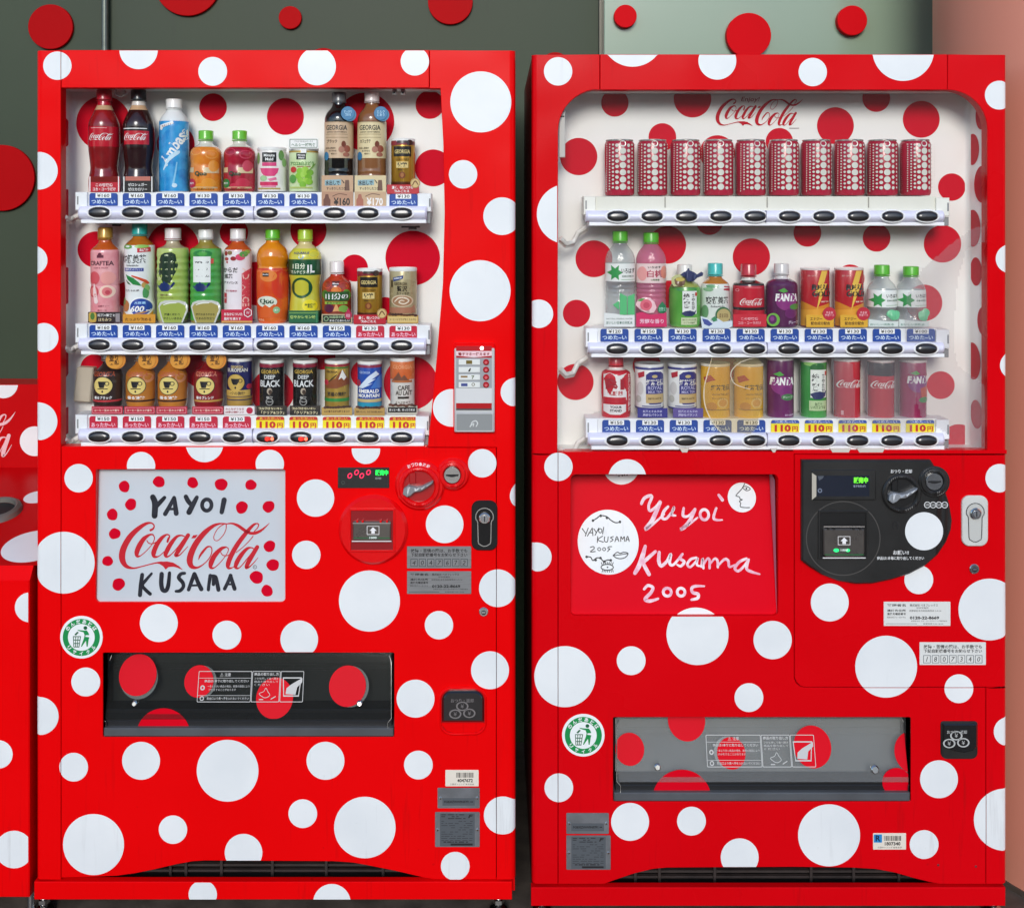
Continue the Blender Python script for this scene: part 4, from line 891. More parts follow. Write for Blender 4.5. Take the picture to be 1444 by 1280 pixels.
    case = display_case(R, 784, 1394, 125.5, 640, .10, reds, [(1384.5, 163, 20), (1367, 211, 22), (1385, 260, 26), (1372, 322, 26), (1376.5, 383, 20), (1387, 453, 20), (1372, 509, 26), (1377, 584, 20)], 'r')
    b = MB(); Pb = FR(.10)
    wordmark(b, 999.5, 131, 145 / 1444, mat('#c20022', .5, spec=.1), FR(.0990), 0, sub=6); b.text('Enjoy!', 1058, 141, 8, 25, mat('#a01030', .4), FR(.099), 0, 0, 0, .25); b.rect(1113, 180.6, 1127, 181.6, mat('#8a6a6c', .4), FR(.099)); b.build("red_wordmark", case)
    bx = [871 + 48.4 * i for i in range(10)]
    s1 = shelf(R, 823, 1339, 277, 317.5, 297, bx, 305, [None] * 10, bx, 288, cream=True)
    cold = lambda p: ('cold', p); sl_ = ('sale', '110', 'cold')
    s2 = shelf(R, 826, 1339, 463, 503, 483.6, [870 + 48.4 * i for i in range(10)], 491.6, [cold('120'), cold('150')] + [cold('130')] * 6 + [cold('100')] * 2, [866.5 + 48.0 * i for i in range(10)], 472.6)
    s3 = shelf(R, 826, 1339, 590, 633, 611.6, [870 + 48.4 * i for i in range(10)], 620.8, [cold('150')] + [cold('130')] * 4 + [sl_] * 5, [869 + 47.6 * i for i in range(10)], 601)
    def wpoly(t): return [(wl - 1 + t, wb + 2), (wl - 1 + t, wt + 58)] + [(x + t, y - 0) for x, y in lt[::-1]] + [(x, y) for x, y in rt] + [(wr + 1, wb + 2)]
    b = MB(); b.fill([wpoly(0)], PANE2, FR(.0145)); b.build("window_pane", R)
    # loose protective film: wrinkled sheet clinging to the inside lower right of the window
    def sheet(name, poly, d, fn, step=3.2, fm=None):
        b = MB(); xs = [p[0] for p in poly]; ys = [p[1] for p in poly]; nx = int((max(xs) - min(xs)) / step); ny = int((max(ys) - min(ys)) / step); idx = {}; vs = []; fs = []
        def inside(x, y):
            c = False
            for i in range(len(poly)):
                (ax, ay), (bx_, by_) = poly[i], poly[i - 1]
                if (ay > y) != (by_ > y) and x < (bx_ - ax) * (y - ay) / (by_ - ay) + ax: c = not c
            return c
        for j in range(ny + 1):
            for i in range(nx + 1):
                x = min(xs) + i * step; y = min(ys) + j * step
                idx[i, j] = len(vs); vs.append(FR(d)(x, y, fn(x, y)))
        for j in range(ny):
            for i in range(nx):
                if inside(min(xs) + (i + .5) * step, min(ys) + (j + .5) * step): fs.append((idx[i, j + 1], idx[i + 1, j + 1], idx[i + 1, j], idx[i, j]))
        used = sorted({k for f in fs for k in f}); mp = {k: n for n, k in enumerate(used)}
        b.add([vs[k] for k in used], [tuple(mp[k] for k in f) for f in fs], fm or FILM); return b.build(name, R, smooth=180)
    from mathutils import noise
    def wr_fn(x, y):
        g_ = noise.noise((x * .02, y * .02, 0)); f = min(max((x - 1290) / 60, 0), 1) * min(max((y - 380) / 120, .12), 1)
        return .0012 * g_ + f * .0009 * sin((x * .62 + y * .80) * .62 + 3.5 * g_ + 1.5 * noise.noise((x * .06, y * .06, 3))) * (0.6 + .6 * noise.noise((x * .05, y * .015, 7)))
    sheet("loose_film", [(1390, 340), (1362, 352), (1350, 395), (1346, 450), (1345, 490), (1350, 515), (1390, 545), (1391, 634), (1335, 634), (1338, 612), (1300, 590), (1280, 520), (1276, 470), (1278, 420), (1300, 380), (1340, 345), (1372, 322), (1391, 318)], .0105, wr_fn, 2.4)
    def wr2(x, y):
        g_ = noise.noise((x * .03, y * .02, 5)); return .0010 * g_ + .00025 * sin((x * .45 + y * .9) * .5 + 3 * g_)
    sheet("loose_film", [(1172, 505), (1200, 500), (1208, 560), (1206, 630), (1190, 612), (1176, 580)], .0108, wr2, 2.6)
    sheet("loose_film", [(1214, 506), (1290, 505), (1292, 560), (1286, 612), (1250, 606), (1222, 590), (1216, 548)], .0108, wr2, 2.6)
    def wr3(x, y): return -.004 * noise.noise((x * .022, y * .016, 9)) + .003 * sin(x * .07 + y * .02)
    sheet("loose_film", [(1003, 504), (1030, 503), (1066, 503), (1074, 512), (1075, 560), (1068, 600), (1052, 618), (1034, 622), (1014, 608), (1002, 590), (994, 568), (993, 545), (1000, 522)], .0108, wr3, 2.0, FILM2)
    b = MB(); em = FILME
    for pts in ([(1004, 504, .8), (998, 526, 1.8), (993, 548, 1.8), (994, 570, 1.6), (1003, 592, 1.6), (1018, 610, 1.2), (1036, 621, .6)], [(1066, 504, .6), (1044, 511, 1.2), (1031, 525, 1.5), (1036, 541, 1.2), (1058, 549, .8)]): b.stroke(pts, em, FR(.0085), 0)
    b.build("film_edge", R)
    # recessed red advert field with painted signature
    b = MB(); T = tilt(657, .078, 872, .008, .045); b.plate([rrect(797, 650, 1104, 872, 4)], noisy("advert_red", '#d8031a', '#dc041d', 3, rough=.34, rvar=.05, spec=.04), T, 0, .004, .5); adv = b.build("advert_panel", R)
    b = MB(); b.plate([[(1089, 678), (1093.5, 676), (1097.5, 680), (1097, 862), (1091, 868)]], mat('#aeb4c6', .3), lambda x, y, e=0.0: ((1097.2 - VX) * S - .0012 - .0006, max(.004, .070 - (y - 676) / 190 * .06 - (x - 1089) / 9 * .05) + e * 0, CAMZ + (VY - y) * S), 0, .001, .2); b.build("edge_strip", R)
    Q = tilt(657, .0773, 872, .0073, .045); Q2 = lambda dx: (lambda x, y, e=0.0: Q(x + dx, y, e))
    for x, y, r, lo, hi in ((878, 660, 26.6, 667, 700), (857.5, 763.5, 43, 0, 2000), (1048.5, 704, 20, 0, 2000), (977.5, 893, 43.6, 840, 868)):
        b = MB(); b.fill([ell(x, y, r, n=64)], DOTW, Q, 0, None, cy=(lo, hi)); b.build("white_dot", adv)
    q = 310 / 1444; U = lambda x, y, e=0.0: Q(800 + x * q, 660 + y * q, e - .0006)
    b = MB(); k = mat('#16161a', .5)
    def S_(*a, w=7): b.stroke([(x, y, w) for x, y in a], k, U, 0)
    S_((168, 350), (195, 335), (222, 318), (262, 325), (290, 348), (320, 362), (350, 358)); 
    for x, y in ((170, 349), (222, 319), (262, 332), (348, 357)): b.disc(x, y, 8, 9, k, U, -.0001, 12)
    b.build('ink_squiggle', adv); b = MB()
    S_((122, 572), (150, 575), (165, 595), (190, 580), (215, 582), (235, 600), (262, 592), (285, 595))
    for x, y in ((125, 573), (183, 593), (215, 580), (240, 602), (282, 594)): b.disc(x, y, 9, 8, k, U, -.0001, 12)
    b.build('ink_squiggle', adv); b = MB()
    # hand lettering inside the disc
    for st in ([(98, 398), (122, 430)], [(138, 395), (118, 445)], [(165, 395), (132, 445)], [(165, 395), (168, 442)], [(142, 424), (168, 424)], [(175, 400), (190, 422)], [(208, 395), (182, 440)], [(240, 390), (232, 432)],
               [(200, 448), (196, 485)], [(232, 445), (200, 468), (236, 482)], [(245, 450), (244, 476), (262, 480), (268, 450)], [(302, 448), (284, 455), (300, 468), (282, 480)], [(312, 480), (325, 448), (338, 478)], [(318, 466), (334, 466)], [(350, 478), (352, 448), (362, 464), (374, 448), (376, 478)], [(384, 478), (396, 446), (406, 478)], [(388, 466), (404, 466)],
               [(150, 515), (170, 510), (175, 522), (150, 542), (182, 540)], [(290, 510), (268, 512), (266, 522), (278, 524), (262, 540)]): S_(*st, w=5.5)
    for cx_ in (208, 240): b.stroke([(cx_ + 10 * cos(t), 526 + 9 * sin(t), 5) for t in [2 * pi * i / 8 for i in range(8)]], k, U, 0, False, 4, True)
    b.stroke([(217 + 11 * cos(t), 412 + 13 * sin(t), 5.5) for t in [2 * pi * i / 8 for i in range(8)]], k, U, 0, False, 4, True)
    b.build('ink_lettering', adv); b = MB()
    S_((298, 565), (325, 545), (345, 552), (368, 545), (396, 552), (380, 575), (350, 584), (320, 580), (298, 565), w=6); S_((300, 565), (345, 560), (394, 553), w=5)
    b.stroke([(258 + 40 * cos(t), 637 + 18 * sin(t), 6) for t in [2 * pi * i / 12 for i in range(12)]], k, U, 0, False, 4, True); b.disc(260, 637, 5, 5, k, U, 0, 10)
    for i in range(7): S_((226 + 11 * i, 622 - 4 * sin(i * .5)), (220 + 13 * i, 608 - 3 * sin(i * .5)), w=5); S_((228 + 11 * i, 653), (224 + 12 * i, 666), w=5)
    b.build('ink_drawing', adv); b = MB()
    S_((1180, 118), (1160, 150), (1125, 185), (1120, 195), (1142, 202), (1145, 215), (1160, 218), (1140, 228), (1148, 240), (1145, 262), (1175, 268), (1205, 268), w=5.5)
    S_((1165, 140), (1190, 135), (1216, 152), (1190, 162), (1168, 146), w=5); b.disc(1190, 149, 6, 7, k, U, 0, 10)
    b.build('ink_drawing', adv); b = MB()
    for x, y in ((330, 58), (348, 70), (370, 66), (384, 62), (402, 63), (424, 42)): b.disc(x, y, 4.5, 4.5, k, U, 0, 8)
    b.build("ink_squiggle", adv)
    b = MB(); W = noisy("brushed_white", '#e3a0b4', '#f0dfe2', 45, rough=.45, rvar=.1, stretch=(1, 1, 1), detail=6, lo=.4, hi=.6)
    ST = [[(492, 244, 26), (510, 212, 30), (540, 196, 30), (562, 200, 28), (540, 255, 26), (548, 288, 26), (590, 262, 26), (615, 232, 28)], [(618, 235, 28), (585, 300, 40), (555, 355, 40), (515, 400, 34), (540, 388, 30), (585, 355, 20), (640, 310, 18)],
          [(668, 262, 22), (640, 290, 30), (626, 330, 28), (655, 335, 24), (700, 285, 24), (705, 265, 20), (690, 310, 26), (715, 318, 16)], [(770, 272, 24), (765, 318, 28), (800, 320, 22), (845, 278, 26)], [(845, 280, 26), (810, 345, 34), (770, 390, 36), (745, 402, 26), (800, 372, 24), (860, 330, 16)],
          [(985, 272, 22), (965, 330, 26), (985, 345, 22), (1022, 345, 12)], [(1005, 190, 26), (1028, 220, 30)],
          [(510, 508, 28), (490, 570, 44), (465, 630, 42), (438, 672, 34)], [(576, 540, 26), (520, 585, 34), (496, 610, 32), (512, 648, 36), (530, 680, 34)], [(600, 545, 28), (596, 600, 34), (612, 628, 30), (648, 600, 26), (676, 556, 26), (666, 610, 28), (690, 622, 22), (742, 568, 24)],
          [(752, 556, 22), (736, 582, 26), (762, 604, 28), (738, 630, 24), (714, 620, 14)], [(842, 578, 20), (806, 588, 24), (782, 618, 24), (800, 636, 20), (838, 602, 18), (852, 580, 18), (844, 620, 22), (864, 630, 16)],
          [(872, 634, 18), (884, 584, 24), (886, 642, 22)], [(888, 622, 14), (914, 584, 20), (928, 594, 24), (926, 642, 22)], [(930, 618, 14), (962, 584, 20), (980, 598, 24), (980, 636, 22)], [(984, 626, 16), (1026, 588, 24), (1050, 598, 26), (1056, 634, 22), (1092, 622, 14)],
          [(1170, 584, 22), (1126, 602, 26), (1092, 640, 28), (1112, 660, 24), (1152, 630, 22), (1182, 592, 22)], [(1184, 590, 22), (1168, 644, 28), (1198, 664, 26), (1252, 679, 14)],
          [(495, 770, 22), (520, 748, 26), (552, 760, 28), (540, 790, 30), (500, 830, 32), (530, 842, 30), (585, 828, 20)], [(888, 752, 14), (830, 752, 26), (806, 764, 28), (810, 790, 28), (845, 800, 30), (840, 825, 28), (800, 834, 20)]]
    for i, s_ in enumerate(ST): b.stroke([(p[0], p[1], p[2] * .7) for p in s_], W, U, -.00007 * (i % 5))
    for cx_, cy_, rx, ry, w in ((905, 312, 28, 32, 18), (645, 788, 26, 24, 18), (735, 788, 25, 24, 18)): b.stroke([(cx_ + rx * cos(t), cy_ + ry * sin(t), w) for t in [2 * pi * i / 9 for i in range(9)]], W, U, -.0004, False, 5, True)
    b.build("painted_signature", adv)
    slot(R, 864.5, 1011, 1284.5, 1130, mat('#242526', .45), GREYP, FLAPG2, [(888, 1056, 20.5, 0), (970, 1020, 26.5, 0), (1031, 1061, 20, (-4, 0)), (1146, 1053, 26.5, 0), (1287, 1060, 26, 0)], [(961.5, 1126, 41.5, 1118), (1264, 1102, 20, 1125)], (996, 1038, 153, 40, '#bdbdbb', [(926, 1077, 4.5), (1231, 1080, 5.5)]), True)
    # black half round coin panel
    pl = [(1128.5, 647), (1310, 647)] + [(1318, 660), (1328, 683), (1336, 708), (1340, 732), (1338.5, 745), (1332, 762), (1320, 780), (1303, 795), (1280, 807), (1255, 815), (1228, 820.5), (1205, 821), (1180, 816.5), (1158, 808), (1140, 797), (1128.5, 788)]
    e = -.012
    b = MB(); b.plate([pl], BLACKP, F0, e, .001, 2.4); cp = b.build("coin_panel", R)
    b = MB(); b.fill([ell(1300, 746.5, 26.7, n=56)], DOTW, F0, e - .0004); b.build("white_dot", cp)
    b = MB(); m = mat('#e3e3e0', .4); ee = e - .0006
    b.text('おつり・返却', 1268, 662.5, 5.4, 30, m, F0, ee, .02); b.build('panel_lettering', cp); b = MB(); b.text('お願い!!', 1267.5, 776.5, 6, 22, m, F0, ee, .02); b.text('商品は1本毎に取り出してください', 1267, 784.2, 4.8, 66, m, F0, ee, .02)
    b.build('panel_lettering', cp); b = MB()
    for i, t in enumerate(('500', '100', '50', '10')): b.ring(1304.5 + 8.1 * i, 709.6, 3.6, 4.6, m, F0, ee - .0001 * i, 20); b.text(t, 1304.5 + 8.1 * i, 709.6, 2.6, 5.2, m, F0, ee - .0004)
    b.build('coin_marks', cp); b = MB()
    b.stroke([(1256.5, 743, 2), (1256.5, 736, 2), (1259.5, 733.4, 2), (1262.5, 736, 2), (1262.5, 743, 2)], DARK, F0, ee); b.build("key_notch", cp)
    b = MB(); o = [(1141.5, 660), (1232, 660), (1232, 702.5), (1141.5, 702.5)]; i_ = [(1149, 668), (1222.5, 668), (1222.5, 697), (1149, 697)]
    b.plate([rrect(1141.5, 660, 1232, 702.5, 3)], BLACKP, F0, e - .0035, e, 1.2); b.fill([i_], mat('#171d2b', .1, coat=1), F0, e - .0037)
    b.fill([[(1142, 664), (1148.2, 668.4), (1148.2, 697), (1142, 702)]], mat('#b9b2a2', .3), F0, e - .0038); lc = b.build("money_display", cp)
    b = MB(); b.text('販売中', 1210.5, 674.5, 8.5, 20, mat('#63e32c', .4, emit=.9), F0, e - .0040, .03); b.text('電子使用 0円', 1208.5, 682.8, 3.4, 17, mat('#aeb9c6', .4), F0, e - .0040); b.ring(1153.2, 689, 1.6, 3.2, mat('#6f7888', .4), F0, e - .0040, 16)
    b.fill([[(1150, 668.5), (1159, 668.5), (1157, 672), (1152, 675)]], mat('#4f545c', .4), F0, e - .0040); b.build("display_digits", lc)
    w_ = lever(R, 1268, 693, 27.5, BLACKP, mat('#9a9da0', .3, .3), mat('#131211', .4)); w_.location.y = e + .001
    b = MB(); b.plate([ell(1314, 677, 22, n=44), ell(1314, 677, 18, n=44)], BLACKP, F0, e - .003, e, 1.0); b.fill([ell(1314, 677, 18.2, n=44)], mat('#0d0c0c', .5), F0, e - .0004); b.build("slot_collar", cp)
    coin_slot(R, 1313.6, 676.6, 12.4, BLACKP)
    for o_ in R.children:
        if o_.name.startswith("coin_slot"): o_.location.y = e + .001
    b = MB(); b.ring(1186.5, 756.5, 51, 52.4, mat('#4d4a46', .3, coat=.5), F0, e - .0004, 64); b.build("panel_groove", cp)
    bill(R, (1152, 718, 1220, 784), BLACKP, False)
    tlock(R, 1355, 698, 1392, 769, noisy("lock_grey", '#c9c9c2', '#d2d2cb', 20, rough=.35), mat('#c2c2bb', .4)); key_hole(R, 1373.5, 801.5, 7)
    service_labels(R, (1296.5, 905, 1390, 937), (1246, 848, 1340, 882), '1807340', mat('#dcdcd6', .45), True)
    recycle_emblem(R, 822.5, 1036, 30)
    rating_plates(R, (798.5, 1145.5, 858.5, 1174.5), (798.5, 1177, 861, 1225)); barcode_sticker(R, 1231, 1174, 1277.5, 1197, '1807340', True)
    for x, y in ((1323, 1219), (1376, 1221)):
        b = MB(); b.plate([ell(x, y, 1.7, n=14)], mat('#8c3036', .35, .3), F0, -.0015, .001, .5); b.build("screw", R)
    b = MB(); o = rrect(1326, 1016, 1378, 1069, (4, 4, 9, 9)); b.plate([o], BLACKP, F0, -.004, .001, 1.2); cup = b.build("coin_return", R)
    b = MB(); b.plate([[(1328, 1018), (1376, 1018), (1376, 1050), (1370, 1056), (1358, 1058.5), (1343, 1056), (1328, 1049)]], mat('#151413', .12, coat=1), F0, -.009, -.003, 1.5); m = mat('#b8b8b4', .4)
    b.text('おつり・返却', 1347, 1029, 5, 28, m, F0, -.0093, .015); coin_marks(b, 1346, 1040.5, 2.2, m, F0, -.0093); b.build("cover", cup)
    for y in (332, 516, 628): cable(R, [(790, y + 4, .02), (798, y + 12, .03), (808, y + 10, .045), (815, y - 4, .055), (828, y - 12, .06)], y)
    b = MB(); b.pbox(788.5, 150, 797, 222, .016, .03, mat('#c4c2bd', .45), .6); b.rect(789.5, 163.5, 796, 165.3, DARK, FR(.016), -.0003); b.build("hinge_bracket", R)
    b = MB()
    for x, w in ((958, 14), (1086, 10), (1170, 30), (1208, 40)): b.plate([[(x, 632), (x + w, 632), (x + w - 3, 638), (x + 4, 638)]], mat('#cfc5b8', .5), FR(-.0015), 0, .002, .3)
    b.build("tape_scrap", R)
    return R, (s1, s2, s3)
# ================================================================ recycling bin at the left edge
def recycling_bin():
    R = thing("recycling_bin", "low red dotted bin with round black throw-in hole, cut off by the left edge", "bin", (-1.25, .3, 0))
    XR = (42 - VX) * S; XL = XR - .62; Zf = CAMZ + (VY - 797) * S * K(.02); Zs = CAMZ + (VY - 818) * S
    Zb = CAMZ + (VY - 659) * S * K(.45); Zt = CAMZ + (VY - 542) * S * K(.45); Z0 = CAMZ + (VY - 1265) * S
    RD = noisy("bin_red", '#b90207', '#bf0309', 3, rough=.35, rvar=.05, spec=.15)
    b = MB(); b.box((XL, .03, Z0), (XR - .001, .60, Zf - .004), RD)
    b.plate([[(42 - 413, 818), (41.5, 818), (41.5, 1265), (42 - 413, 1265)]], RED, F0, 0, .04, 1.5)
    b.add([(XL, .0, Zs), (XR, .0, Zs), (XR, .02, Zf), (XL, .02, Zf)], [(0, 1, 2, 3)], RED); b.add([(XR, 0, Zs), (XR, .03, Zs), (XR, .03, Zf), (XR, .02, Zf)], [(0, 1, 2, 3)], RED)
    b.build("cabinet", R)
    n = 24; XE = (56 - VX) * S * K(.2)
    pt = lambda x, t: (x, .02 + t * .43, Zf + t * (Zb - Zf))
    b = MB(); b.add([pt(XL, 0), pt(XR + .012, 0), pt(XR + .025, 1), pt(XL, 1)], [(0, 1, 2, 3)], RD); b.add([pt(XR + .012, 0), (XR + .012, .03, Zf - .05), (XR + .025, .45, Zf - .05), pt(XR + .025, 1)], [(0, 1, 2, 3)], RD); dk = b.build("sloping_top", R)
    def on(x, y, e=0.0):   # point of the sloping top seen at photo unit x, y -> used only to place the marks on it
        c = (VY - y) * S / D; z0 = Zf - CAMZ; gz = (Zb - Zf) / .43
        d = (z0 - gz * .02 - c * D) / (c - gz); k = K(d); return ((x - VX) * S * k, d, CAMZ + (VY - y) * S * k)
    def mark(name, x, y, R_, m, clipx=None, up=.0006, hole=None):
        c = on(x, y); sl = (Zb - Zf) / .43; q = 1 / sqrt(1 + sl * sl)
        vs = []
        for i in range(48):
            t = 2 * pi * i / 48; X_ = c[0] + R_ * cos(t)
            if clipx: X_ = min(X_, clipx)
            vs.append((X_, c[1] + R_ * sin(t) * q, c[2] + R_ * sin(t) * q * sl + up))
        bb = MB(); bb.add(vs, [tuple(range(48))], m); return bb, c, q, sl
    for x, y, r in ((47, 770, .066), (52, 701, .030), (-60, 700, .04)):
        bb, *_ = mark("white_dot", x, y, r, DOTW, XR + .010); bb.build("white_dot", dk)
    bb, c, q, sl = mark("hole", -4, 722, .040, mat('#1a1917', .6), None, .002)
    r2 = .052; vs = []
    for rr_, up in ((.040, .0025), (.040, .012), (.044, .014), (r2, .010), (r2 + .004, 0)):
        for i in range(48):
            t = 2 * pi * i / 48; vs.append((c[0] + rr_ * cos(t), c[1] + rr_ * sin(t) * q, c[2] + rr_ * sin(t) * q * sl + up))
    bb.add(vs, [(j * 48 + i, j * 48 + (i + 1) % 48, (j + 1) * 48 + (i + 1) % 48, (j + 1) * 48 + i) for j in range(4) for i in range(48)], noisy("rim_grey", '#6c675f', '#7b766d', 20, rough=.4, metal=.4)); bb.build("hole_rim", dk)
    P = FR(.45); b = MB(); b.plate([[(-380, 542), (54, 542), (54, 660), (-380, 660)]], RD, P, 0, .1, 1); up = b.build("back_board", R)
    for x, y, r in ((5, 541, 20.5), (49, 622, 21), (-60, 640, 30)):
        b = MB(); b.fill([ell(x, y, r)], DOTW, P, -.0005, None, cy=(543, 658), cx=[(x - r, min(x + r, 53.5))]); b.build("white_dot", up)
    b = MB(); wordmark(b, -188, 608, .160, mat('#e9b9bb', .4), P, -.0008, -.20); b.build("white_wordmark", up)
    for x, y, r in ((42, 856, 21), (2, 1064, 22), (-2, 1063, 20), (20, 1197, 26.5)):
        if x == 2: continue
        b = MB(); b.fill([ell(x, y, r)], DOTW, F0, -.0005, None, cx=[(x - r, min(x + r, 39.8))]); b.build("white_dot", R)
    for x in (30, -330):
        b = MB(); X = (x - VX) * S
        for d in (.05, .55): b.lathe((X, d), [(0, .018), (.01, .018), (.014, .008), (Z0 + .002, .008)], CHROME, 14)
        b.build("leg", R)
    return R
# ================================================================ drinks
DP = .055; KP = K(DP)
class Wrap:                      # maps photo-unit offsets on to the round side of a drink
    def __init__(s, cx, prof): s.cx = cx; s.prof = prof; s.X = (cx - VX) * S * KP
    def R(s, y):
        p = s.prof
        if y <= p[0][0]: return p[0][1]
        for a, b in zip(p, p[1:]):
            if a[0] <= y <= b[0]: return a[1] + (b[1] - a[1]) * (y - a[0]) / max(b[0] - a[0], 1e-6)
        return p[-1][1]
    def __call__(s, x, y, e=0.0):
        r = s.R(y); a = max(min(x / r, .995), -.995); q = r * S * KP - e
        return (s.X + q * a, DP - q * sqrt(1 - a * a), CAMZ + (VY - y) * S * KP)
def Zp(y): return CAMZ + (VY - y) * S * KP
def smooth_prof(p):
    o = []
    q = [(a, b, 0) for a, b in p]
    for y, r, _ in spline(q, 4): o.append((y, r))
    return o
def drink(kind, cat, label, group, cx, prof, body, cap=None, label_span=None, label_col=None, items=(), bands=(), sm=True, lidm=None, collar=None):
    """prof: (y, half width) from neck to foot; cap: (y0, y1, half width, material)"""
    foot = prof[-1][0]; X = (cx - VX) * S * KP
    T = thing(kind, label, cat, (X, DP, Zp(foot)), group)
    pr = smooth_prof(prof) if sm else list(prof)
    W = Wrap(cx, pr); k = S * KP
    b = MB(); pts = [(Zp(y), r * k) for y, r in pr][::-1]
    b.lathe((X, DP), pts, body, 36, True, True); b.build("body", T)
    if lidm:                     # cans: rim and lid
        top = prof[0][0]; r = prof[0][1] * k; h = lidm[1] * k; bl = MB()
        bl.lathe((X, DP), [(Zp(top), r * 1.0), (Zp(top) + h * .15, r * 1.03), (Zp(top) + h * .85, r * 1.03), (Zp(top) + h, r * .97), (Zp(top) + h - .0008, r * .90), (Zp(top) + h - .003, r * .86)], lidm[0], 36, False, True); bl.build("lid", T)
        if len(lidm) > 2:
            r = prof[-1][1] * k; bl = MB(); bl.lathe((X, DP), [(Zp(foot), r * .95), (Zp(foot) + .0012, r * 1.02), (Zp(foot) + lidm[2] * k, r * 1.02), (Zp(foot) + lidm[2] * k + .0006, r * 1.0)], lidm[0], 36, True); bl.build("foot_rim", T)
    if cap:
        y0, y1, hw, cm = cap; bc = MB(); n = 40; vs = []; fs = []; r = hw * k
        rows = [(Zp(y1), r), (Zp(y1) + .003, r), (Zp(y1) + .0034, r * .985), (Zp(y0) - .002, r * .985), (Zp(y0) - .0006, r * .95), (Zp(y0), r * .86)]
        for j, (z, rr) in enumerate(rows):
            for i in range(n): q = rr * (1 + (.018 if (i % 2 and 1 < j < 4) else 0)); vs.append((X + q * cos(2 * pi * i / n), DP + q * sin(2 * pi * i / n), z))
        fs = [(j * n + i, j * n + (i + 1) % n, (j + 1) * n + (i + 1) % n, (j + 1) * n + i) for j in range(len(rows) - 1) for i in range(n)]
        bc.add(vs, fs + [tuple(range(n))[::-1], tuple(range(n * (len(rows) - 1), n * len(rows)))], cm)
        if collar is None: bc.lathe((X, DP), [(Zp(y1 + 2.2), r * .98), (Zp(y1 + 2.0), r * 1.05), (Zp(y1 + 1.2), r * 1.05), (Zp(y1 + 1.0), r * .98)], cm, 28)
        bc.build("cap", T)
    if label_span or items or bands:
        lb = MB(); 
        def band(y0, y1, m, off):
            ys = sorted({y0, y1} | {y for y, _ in pr if y0 < y < y1}); lb.lathe((X, DP), [(Zp(y), W.R(y) * k + off) for y in ys][::-1], m, 40)
        if label_span: band(*label_span, label_col, .0003)
        for i, (y0, y1, m) in enumerate(bands): band(y0, y1, m, .0004 + .00004 * i)
        e = -.0006
        for it in items:
            e -= .00006; t = it[0]
            if t == 't': _, s_, dx, y, h, w, m = it[:7]; o = it[7] if len(it) > 7 else {}; lb.text(s_, dx, y, h, w, m, W, e, o.get('b', .022), o.get('r', 0), o.get('s', 0))
            elif t == 'r': lb.fill([[(it[1], it[2]), (it[3], it[2]), (it[3], it[4]), (it[1], it[4])]], it[5], W, e, 1.2)
            elif t == 'd': lb.fill([ell(it[1], it[2], it[3], it[4], 28)], it[5], W, e, 1.2)
            elif t == 'o': lb.fill([ell(it[1], it[2], it[3], it[3], 28), ell(it[1], it[2], it[4], it[4], 28)], it[5], W, e, 1.2)
            elif t == 'p': lb.fill([it[1]], it[2], W, e, 1.2)
            elif t == 's': lb.stroke(it[1], it[2], W, e, True, 4)
            elif t == 'w': wordmark(lb, it[1], it[2], it[3], it[4], W, e, 0, sub=3)
        lb.build("label", T)
    return T
def can_prof(y0, y1, hw): return [(y0, hw * .90), (y0 + 1.2, hw * .95), (y0 + 4, hw), (y1 - 3.5, hw), (y1 - 1, hw * .95), (y1, hw * .90)]
def straight(y0, y1, hw): return [(y0, hw * .985), (y0 + 1, hw), (y1 - 1, hw), (y1, hw * .98)]
G_L = "drinks on the shelves of the left machine"; G_R = "drinks on the shelves of the right machine"; G_C = "red cans with white dots in the top row of the right machine"
c = lambda h, r=.28, coat=.45, **k: mat(h, r, coat=coat, **k)
def card(sh, x0, y0, x1, y1, m, d, draw, r=.8, th=.0015):
    b = MB(); P = FR(d); b.plate([rrect(x0, y0, x1, y1, r)], m, P, 0, th, .25, back=True); draw(b, P, -.0003); b.build("promo_card", sh)
def tx(b, P, e, *rows):
    for s_, x, y, h, w, m in rows: b.text(s_, x, y, h, w, m, P, e, .02)
LQ = dict(coat=.6)
